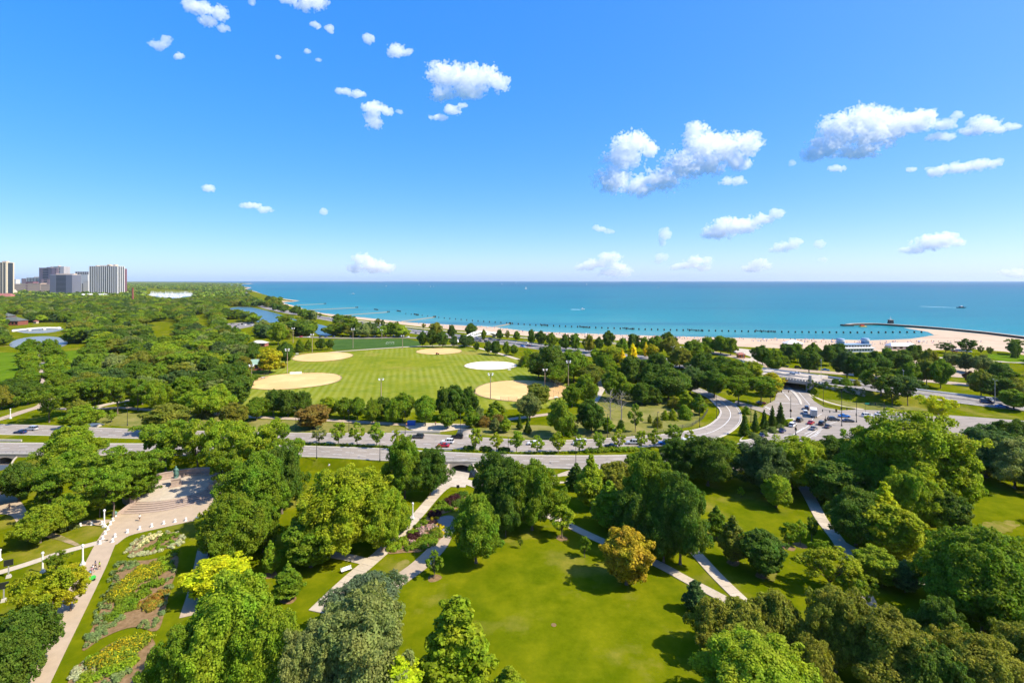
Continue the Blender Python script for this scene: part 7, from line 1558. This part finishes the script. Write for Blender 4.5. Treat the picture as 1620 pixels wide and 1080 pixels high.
def motorboat(x, y, L, col, label, wake, rz):
    X, Y, _ = P(x, y, SEA); o = thing('motorboat', label, 'boat', (X, Y, SEA), rz, 'boats on the lake'); b = L * .14
    MB().add([(-L / 2, -b, 1.6), (-L / 2, b, 1.6), (L * .2, b, 1.8), (L / 2, 0, 2.2), (L * .2, -b, 1.8), (-L / 2, -b * .8, -.4), (-L / 2, b * .8, -.4), (L * .3, 0, -.4)], [(0, 1, 2, 3, 4), (0, 5, 6, 1), (1, 6, 7, 2), (2, 7, 3), (3, 7, 4), (4, 7, 5, 0)]).obj('hull', col, o)
    MB().box(-L * .08, 0, 2.6, L * .42, b * 1.5, 1.8, taper=.75).obj('cabin', col, o); MB().box(-L * .08, 0, 2.8, L * .36, b * 1.52, .6).obj('window', M_GLASS, o); MB().box(-L * .1, 0, 3.9, L * .22, b * 1.1, .8, taper=.8).obj('flybridge', M_WHITE, o)
    w = Vector(XY(*wake, SEA)) - Vector((X, Y)); d = w.normalized(); n = Vector((-d.y, d.x)); V = []; k = 30
    for i in range(k + 1):
        t = i / k; hw = (1.2 + 3.0 * t ** .5) * (1 + .25 * math.sin(i * 2.1)); q = Vector((X, Y)) + w * t
        V += [(q.x + n.x * hw, q.y + n.y * hw, SEA + .06), (q.x - n.x * hw, q.y - n.y * hw, SEA + .06)]
    me = mesh_np('boat_wake', V, [(2 * i, 2 * i + 1, 2 * i + 3, 2 * i + 2) for i in range(k)], M_FOAM); structure(link('boat_wake', me))
motorboat(1522, 487, 22, plain('navy_hull', (.05, .07, .10), .3), 'large dark motor yacht trailing a white wake', (1457, 484.6), 0.0)
motorboat(922, 490, 9, M_WHITE, 'small white motorboat with a short wake in the middle of the lake', (903, 489.3), 0)
motorboat(559, 465, 14, M_WHITE, 'white motorboat far out above the groynes', (552, 464.8), 0)
motorboat(1042, 455, 20, M_WHITE, 'distant white motorboat near the horizon', (1030, 454.9), 0)
def harbour():
    pixsheet('harbour', [(232, 466), (262, 463.5), (306, 464), (304, 468.5), (272, 473), (250, 470)], M_LAGOON, UP, smooth=False); r = np.random.default_rng(1); mb = MB()
    for k in range(240):
        x_ = r.uniform(238, 304); y_ = 464.4 + (x_ - 238) * .004 + r.uniform(0, 6.5) * (.6 if x_ < 250 or x_ > 290 else 1); X, Y = XY(x_, y_, UP); L = r.uniform(7, 14); mb.box(X, Y, UP + 1.2, L, 3.2, 2.2, r.uniform(-.3, .3), .8); mb.box(X, Y, UP + 7, .3, .3, 12)
    stuff(mb.obj('moored_boats', M_WHITE), 'mass of white boats moored in the far harbour', 'boats')
harbour()
# ------------------------------------------------------------------ skyline
def tower(x0, x1, top, D, wall, label, ribs=0, floors=0, depth=24, ribc=None, glass=None, extra=None, face=True, base=0):
    w = (x1 - x0) * D / FPX; X = ((x0 + x1) / 2 - CX) * D / FPX; H = CAM_H + (HY - top) * D / FPX - UP
    # the block stands square to the lake front, so that its right flank shows
    rz = 0.0; o = thing('apartment_tower', label, 'building', (X, D + depth / 2, UP), rz, 'towers on the skyline')
    g = MB().box(0, 0, H / 2, w, depth, H).obj('wall', glass or wall, o)
    if glass or ribs:
        n = max(2, ribs); rw = w / (2 * n - .6) * .92; me = MB().box(0, 0, H / 2, rw, .8, H).mesh('pier', wall)
        for k in range(n): c = link('pier', me, o); c.location = (-w / 2 + rw / 2 + (w - rw) * k / (n - 1), -depth / 2 - .25, 0)
        ns = max(2, int(n * depth / w)); ms = MB().box(0, 0, H / 2, .8, rw, H).mesh('pier', wall)
        for k in range(ns): c = link('pier', ms, o); c.location = (w / 2 + .25, -depth / 2 + rw / 2 + (depth - rw) * k / (ns - 1), 0)
    if floors:
        fm = MB().box(0, 0, 0, w + 1.0, depth + 1.0, H / floors * .42).mesh('floor_band', wall)
        for k in range(floors): c = link('floor_band', fm, o); c.location = (0, 0, H * (k + .5) / floors)
    MB().box(0, 0, H + .8, w + 1.2, depth + 1.2, 1.6).obj('roof_edge', ribc or wall, o)
    for (a, b, h) in (extra or ()): MB().box((a + b) / 2 * w, 0, H + 1.5 + h / 2, (b - a) * w, depth * .4, h).obj('roof_house', STUC, o)
    return o
T_WHITE = plain('tower_white', (.60, .58, .54), .7); T_CREAM = plain('tower_cream', (.62, .53, .38), .7); T_PURP = plain('tower_brown', (.30, .21, .22), .7); T_GREY = plain('tower_grey', (.42, .40, .40), .7); T_SLATE = plain('tower_slate', (.16, .17, .21), .5); T_MAR = plain('tower_maroon', (.22, .10, .12), .7); T_GLS = plain('tower_glass', (.035, .045, .055), .25, .5); T_TAN = plain('tower_tan', (.52, .38, .28), .8)
tower(-16, 10, 415.5, 1900, T_CREAM, 'cream tower with dark vertical window strips cut by the left edge', 6, 0, 30, None, T_GLS, [(.1, .35, 5)])
tower(62, 82, 424, 2650, T_PURP, 'purple-brown slab tower on the skyline', 0, 14, 40, None, T_GLS, [(-.1, .2, 4)])
tower(79.5, 101, 422, 2900, T_GREY, 'pale grey tower behind the purple-brown one', 0, 14, 40, None, T_GLS, [(-.1, -.02, 5)])
tower(65, 78.5, 442, 2500, T_PURP, 'low purple-brown annex in front of the slab tower', 0, 6, 30, None, T_GLS)
tower(79, 114, 435, 2050, T_SLATE, 'broad dark slate office slab on the skyline', 0, 16, 42, T_GREY, T_GLS, [(-.35, .45, 4)])
tower(119, 140, 430, 2900, T_GREY, 'grey tower with flat crown left of the ribbed tower', 8, 0, 40, None, T_GLS)
tower(127, 139, 434.5, 2600, T_WHITE, 'white tower partly hidden by the ribbed one', 0, 9, 30)
tower(141, 186, 421.5, 2000, T_WHITE, 'largest white tower with dark vertical ribs on the skyline', 14, 0, 36, T_WHITE, T_GLS, [(-.36, -.3, 3), (-.2, .2, 3), (.05, .14, 7), (.27, .35, 7)])
tower(186.4, 192, 425.5, 2120, T_MAR, 'narrow maroon tower beside the largest white tower', 0, 16, 30, None, T_GLS)
tower(190.5, 193.6, 446, 2150, T_CREAM, 'small cream block right of the maroon tower', 0, 3, 20)
tower(42, 64, 439.5, 2700, T_WHITE, 'white block with arched columns between the towers', 10, 0, 30, T_WHITE, T_GLS, [(-.1, .3, 4)])
tower(34, 43, 441, 3100, T_PURP, 'low purple block at the left of the white columned one', 0, 6, 30)
tower(41, 52, 446, 2500, T_MAR, 'low red brick block below the white columned one', 0, 4, 30)
tower(44, 64, 448.5, 2300, T_TAN, 'tan apartment block below the brick one', 0, 5, 30)
tower(64.5, 79, 450, 2250, T_TAN, 'tan apartment block left of the slate slab', 0, 4, 30)
tower(12, 44, 449.5, 2500, T_TAN, 'long low tan block near the left edge', 0, 4, 30)
tower(15.5, 25, 442, 3400, T_WHITE, 'distant white block beyond the cream tower', 0, 5, 30)
tower(116.5, 133, 448, 2200, T_WHITE, 'low white block with dark windows right of the slate slab', 6, 0, 30, T_WHITE, T_GLS)
tower(132, 139.5, 445, 2150, T_WHITE, 'plain white slab beside the ribbed tower', 0, 0, 24)
tower(116, 124, 436, 3000, T_GREY, 'thin grey block behind the slate slab', 0, 8, 30, None, T_GLS)
o = MB().lathe([(16, 0), (16, 14), (15, 17), (11, 22), (5, 25), (.5, 26)], 18).obj('domed_hall', STUC, None, True); o.location = ((19 - CX) * 2000 / FPX, 2000, UP); tag(o, 'domed tan hall at the foot of the cream tower', 'building')
# ------------------------------------------------------------------ clouds: heaps of tiny white flakes of mist
from mathutils import noise as mnoise
_cl = [0]
def cloud_mat(dens):
    m = bpy.data.materials.new('cloud_mist'); m.use_nodes = True; n, l = m.node_tree.nodes, m.node_tree.links; n.remove(n['Principled BSDF'])
    v = n.new('ShaderNodeVolumePrincipled'); v.inputs['Color'].default_value = (1, 1, 1, 1); v.inputs['Anisotropy'].default_value = 0.0; v.inputs['Density'].default_value = dens; v.inputs['Density Attribute'].default_value = ''
    l.new(v.outputs[0], n['Material Output'].inputs['Volume']); return m
def cloud_hull(pts, radius, voxel):
    """A closed lumpy skin round the droplets' points."""
    src = bpy.data.meshes.new('droplets'); src.vertices.add(len(pts)); src.vertices.foreach_set('co', pts.astype(np.float32).ravel()); src.update(); t = bpy.data.objects.new('droplets', src); COL.objects.link(t)
    ng = bpy.data.node_groups.new('cloud', 'GeometryNodeTree'); ng.interface.new_socket('Geometry', in_out='INPUT', socket_type='NodeSocketGeometry'); ng.interface.new_socket('Geometry', in_out='OUTPUT', socket_type='NodeSocketGeometry')
    N, L = ng.nodes, ng.links; gi, go = N.new('NodeGroupInput'), N.new('NodeGroupOutput'); mp = N.new('GeometryNodeMeshToPoints'); mp.inputs['Radius'].default_value = radius
    pv = N.new('GeometryNodePointsToVolume'); pv.resolution_mode = 'VOXEL_SIZE'; pv.inputs['Voxel Size'].default_value = voxel; pv.inputs['Radius'].default_value = radius; pv.inputs['Density'].default_value = 1.0
    vm = N.new('GeometryNodeVolumeToMesh'); vm.inputs['Threshold'].default_value = .1
    L.new(gi.outputs[0], mp.inputs[0]); L.new(mp.outputs[0], pv.inputs[0]); L.new(pv.outputs[0], vm.inputs[0]); L.new(vm.outputs[0], go.inputs[0])
    t.modifiers.new('mist', 'NODES').node_group = ng
    me = bpy.data.meshes.new_from_object(t.evaluated_get(bpy.context.evaluated_depsgraph_get())); bpy.data.objects.remove(t); bpy.data.meshes.remove(src); bpy.data.node_groups.remove(ng)
    me.name = 'cloud'; me.materials.clear(); return me
def cloud(label, blobs, dens=1.0, alt=1300.0, thr=.30, freq=.085):
    """blobs: (column, row, half width, half height) of the swellings of one cloud; a body of real mist with ragged edges."""
    _cl[0] += 1; r = np.random.default_rng(40 + _cl[0]); cyb = sum(b[1] for b in blobs) / len(blobs); D = min(FPX * (alt - CAM_H) / max(HY - cyb, 8), 26000.0); s = D / FPX
    C = []
    for (cx_, cy_, rx, ry) in blobs:
        rx, ry = rx * 1.06, ry * 1.08; n = int(max(60, rx * ry * 3.14 * 2.2)); u = r.normal(size=(n, 3)); u /= np.linalg.norm(u, axis=1, keepdims=True); q = r.random(n) ** (1 / 2.4) * 1.2; u *= q[:, None]
        PX_ = cx_ + u[:, 0] * rx; PZ_ = cy_ + u[:, 2] * ry; PY_ = u[:, 1] * (rx + ry) * .4; base_e = 1.12 - q ** 2
        for i in range(n):
            f = mnoise.fractal(Vector((PX_[i] * freq, PZ_[i] * freq * 1.3, PY_[i] * freq + _cl[0] * 7.7)), .75, 2.1, 5)
            if base_e[i] + f * .8 > thr + .05 + .35 * r.random(): C.append((PX_[i], PZ_[i], PY_[i]))
    if len(C) < 4: return
    C = np.array(C); W = np.column_stack([(C[:, 0] - CX) * s, D + C[:, 2] * s, CAM_H + (HY - C[:, 1]) * s]); base = W.mean(0)
    me = cloud_hull(W - base, CLOUD_R * s, CLOUD_V * s); me.materials.append(cloud_mat(CLOUD_D * min(1.0, dens + .1) / s))
    o = link('cloud', me); o.location = tuple(base)
    tag(o, label, 'cloud', 'fair-weather clouds')
CLOUD_R, CLOUD_V, CLOUD_D = 1.9, 1.5, .085
cloud('bright lumpy cloud high above the middle of the lake', [(700, 118, 30, 20), (735, 125, 36, 24), (765, 122, 26, 22), (790, 132, 18, 16), (700, 148, 22, 14), (742, 148, 28, 10)])
cloud('slanting small cloud under the bright lumpy one', [(716, 174, 20, 8), (695, 186, 16, 5), (732, 168, 10, 5)])
cloud('ragged cloud left of the bright lumpy one', [(590, 172, 20, 14), (592, 192, 16, 14), (610, 176, 12, 8), (545, 145, 14, 5), (565, 149, 16, 6)]); cloud('speck of cloud right of the ragged one', [(632, 177, 6, 3)], .7)
cloud('small flat cloud above the ragged one', [(626, 80, 20, 11), (645, 82, 12, 6)], .9); cloud('thin scrap left of the small flat cloud', [(582, 62, 10, 8)], .9, thr=.20); cloud('thin scrap below the upper left wisp', [(285, 90, 9, 5)], .9, thr=.20)
cloud('wispy torn cloud at the top left', [(318, 14, 24, 12), (346, 20, 20, 12), (330, 35, 18, 10), (354, 44, 12, 7), (300, 8, 14, 8)], .62, thr=.38)
cloud('small wisp at the upper left', [(250, 72, 16, 9), (262, 64, 10, 8)], .55, thr=.38)
cloud('cloud cut off by the top edge', [(488, 4, 28, 14), (505, 2, 16, 8), (455, 0, 14, 5)], .8); cloud('tiny cloud scrap at the top edge', [(400, 3, 7, 7)], .5); 
for w_, bl in (('faint wisp under the top edge cloud', (500, 40, 9, 6)), ('faint curled wisp under the top edge cloud, beside the other', (522, 46, 8, 7)), ('speck of cloud below the top edge wisps', (486, 81, 5, 3)), ('speck of cloud far left of the small flat cloud', (440, 91, 6, 3)), ('speck of cloud left of the small flat cloud', (503, 95, 5, 2))): cloud(w_, [bl], .9, thr=.20)
cloud('largest hooked cloud right of the middle', [(1000, 228, 34, 22), (985, 250, 34, 24), (970, 285, 32, 24), (1010, 295, 30, 18), (1045, 285, 34, 22), (1080, 262, 36, 28), (1110, 232, 36, 28), (1150, 235, 36, 26), (1185, 228, 24, 20), (1120, 262, 30, 18), (1100, 205, 20, 14), (1168, 258, 24, 12), (1028, 236, 16, 14)])
cloud('small shred under the largest hooked cloud', [(1160, 286, 20, 8), (1148, 290, 12, 4)], .7); cloud('tiny scrap right of the hooked cloud', [(1255, 258, 7, 5)], .5)
cloud('long bright cloud at the upper right', [(1370, 186, 44, 20), (1330, 205, 40, 26), (1310, 232, 34, 20), (1380, 214, 44, 24), (1420, 196, 40, 22), (1455, 190, 28, 18), (1360, 240, 40, 12), (1285, 244, 20, 12), (1468, 182, 14, 9)])
cloud('ragged trail right of the long bright cloud', [(1495, 196, 22, 10), (1492, 216, 24, 8), (1515, 182, 12, 6), (1475, 218, 14, 5)], .62, thr=.38); cloud('small cloud near the right edge', [(1556, 196, 24, 14), (1540, 208, 22, 8), (1575, 204, 16, 10), (1600, 200, 14, 6)], .85)
cloud('long flat cloud low at the right', [(1480, 272, 18, 8), (1515, 266, 28, 9), (1550, 261, 28, 9), (1575, 257, 12, 6)]); cloud('faint scrap left of the flat cloud', [(1440, 268, 12, 3)], .9, thr=.20); cloud('faint scrap under the long bright cloud', [(1325, 266, 14, 5)], .9, thr=.20)
cloud('rounded cloud with a raised tail low above the lake', [(1150, 358, 30, 16), (1135, 368, 28, 12), (1178, 358, 26, 13), (1205, 346, 22, 9), (1228, 338, 14, 8)]); cloud('small low cloud below the raised tail', [(1245, 390, 22, 8), (1258, 383, 12, 7), (1228, 396, 12, 4)], .75); cloud('tiny low cloud beside the small one', [(1296, 387, 9, 7)], .6); cloud('speck of cloud under the tiny low one', [(1302, 411, 8, 4)], .5); cloud('low triangular cloud far right', [(1475, 384, 34, 13), (1495, 378, 22, 11), (1445, 396, 22, 6), (1515, 384, 12, 7)])
cloud('small square cloud above the lake', [(1051, 370, 12, 10), (1048, 384, 5, 6)], .75); cloud('faint low cloud under the square one', [(1048, 407, 10, 7), (1042, 413, 8, 4)], .5); cloud('low cloud beside the faint one', [(1105, 412, 24, 8), (1085, 420, 22, 6), (1112, 424, 14, 5), (1068, 423, 10, 4)], .7); cloud('low rounded cloud under the raised tail', [(1198, 416, 16, 9), (1188, 425, 18, 6), (1210, 420, 10, 6)], .7)
cloud('low broad cloud left of the middle right', [(965, 408, 24, 10), (940, 417, 26, 8), (925, 423, 16, 6), (980, 422, 18, 6)], .7); cloud('low cloud bank touching the horizon haze', [(970, 432, 28, 7), (990, 427, 14, 6)], .5); cloud('small bright shred above the broad low cloud', [(952, 363, 14, 4), (962, 366, 10, 4), (942, 360, 6, 4)], .8); cloud('low cloud left of the middle', [(590, 420, 28, 12), (572, 410, 16, 10), (608, 425, 16, 9), (560, 425, 14, 7)], .85)
cloud('flat wisp on the left', [(398, 325, 20, 5), (418, 332, 12, 5)], .8, thr=.25); cloud('small faint puff on the left', [(330, 298, 11, 6)], .9, thr=.20); cloud('tiny faint puff left of the middle', [(511, 334, 8, 6)], .8, thr=.2); cloud('faint low cloud at the right edge', [(1605, 432, 24, 8)], .7)
# ------------------------------------------------------------------ air
def haze():
    m = bpy.data.materials.new('pale_air'); m.use_nodes = True; n, l = m.node_tree.nodes, m.node_tree.links
    for x in list(n):
        if x.type == 'BSDF_PRINCIPLED': n.remove(x)
    v = n.new('ShaderNodeVolumePrincipled'); v.inputs['Color'].default_value = (.80, .90, 1.0, 1); v.inputs['Density'].default_value = 1.9e-5; v.inputs['Anisotropy'].default_value = 0.2
    l.new(v.outputs[0], n['Material Output'].inputs['Volume'])
    R = 26500.0; o = MB().box(0, R / 2 - 500, 99.0, 2 * R + 2000, R + 2000, 202.0).obj('haze', m)
    stuff(o)
haze()
# ------------------------------------------------------------------ labels: look-alikes are told apart by their order from the left
ORD = 'first second third fourth fifth sixth seventh eighth ninth tenth eleventh twelfth thirteenth fourteenth fifteenth sixteenth seventeenth eighteenth nineteenth twentieth'.split()
def ordinal(k):
    if k < 20: return ORD[k]
    t, u = divmod(k + 1, 10); tens = ['', '', 'twent', 'thirt', 'fort', 'fift', 'sixt', 'sevent', 'eight', 'ninet'][t]
    return tens + 'ieth' if u == 0 else tens + 'y-' + ORD[u - 1]
def finish_labels():
    by = {}
    for o, lab in THINGS: by.setdefault(lab, []).append(o)
    for lab, os_ in by.items():
        if len(os_) == 1: os_[0]['label'] = lab; continue
        os_.sort(key=lambda o: o.location.x / max(o.location.y, 1)); n = len(os_)
        for k, o in enumerate(os_):
            tail = 'left of two' if n == 2 and k == 0 else 'right of two' if n == 2 else 'leftmost' if k == 0 else 'rightmost' if k == n - 1 else ordinal(k) + ' from left'
            o['label'] = lab + ', ' + tail
finish_labels()
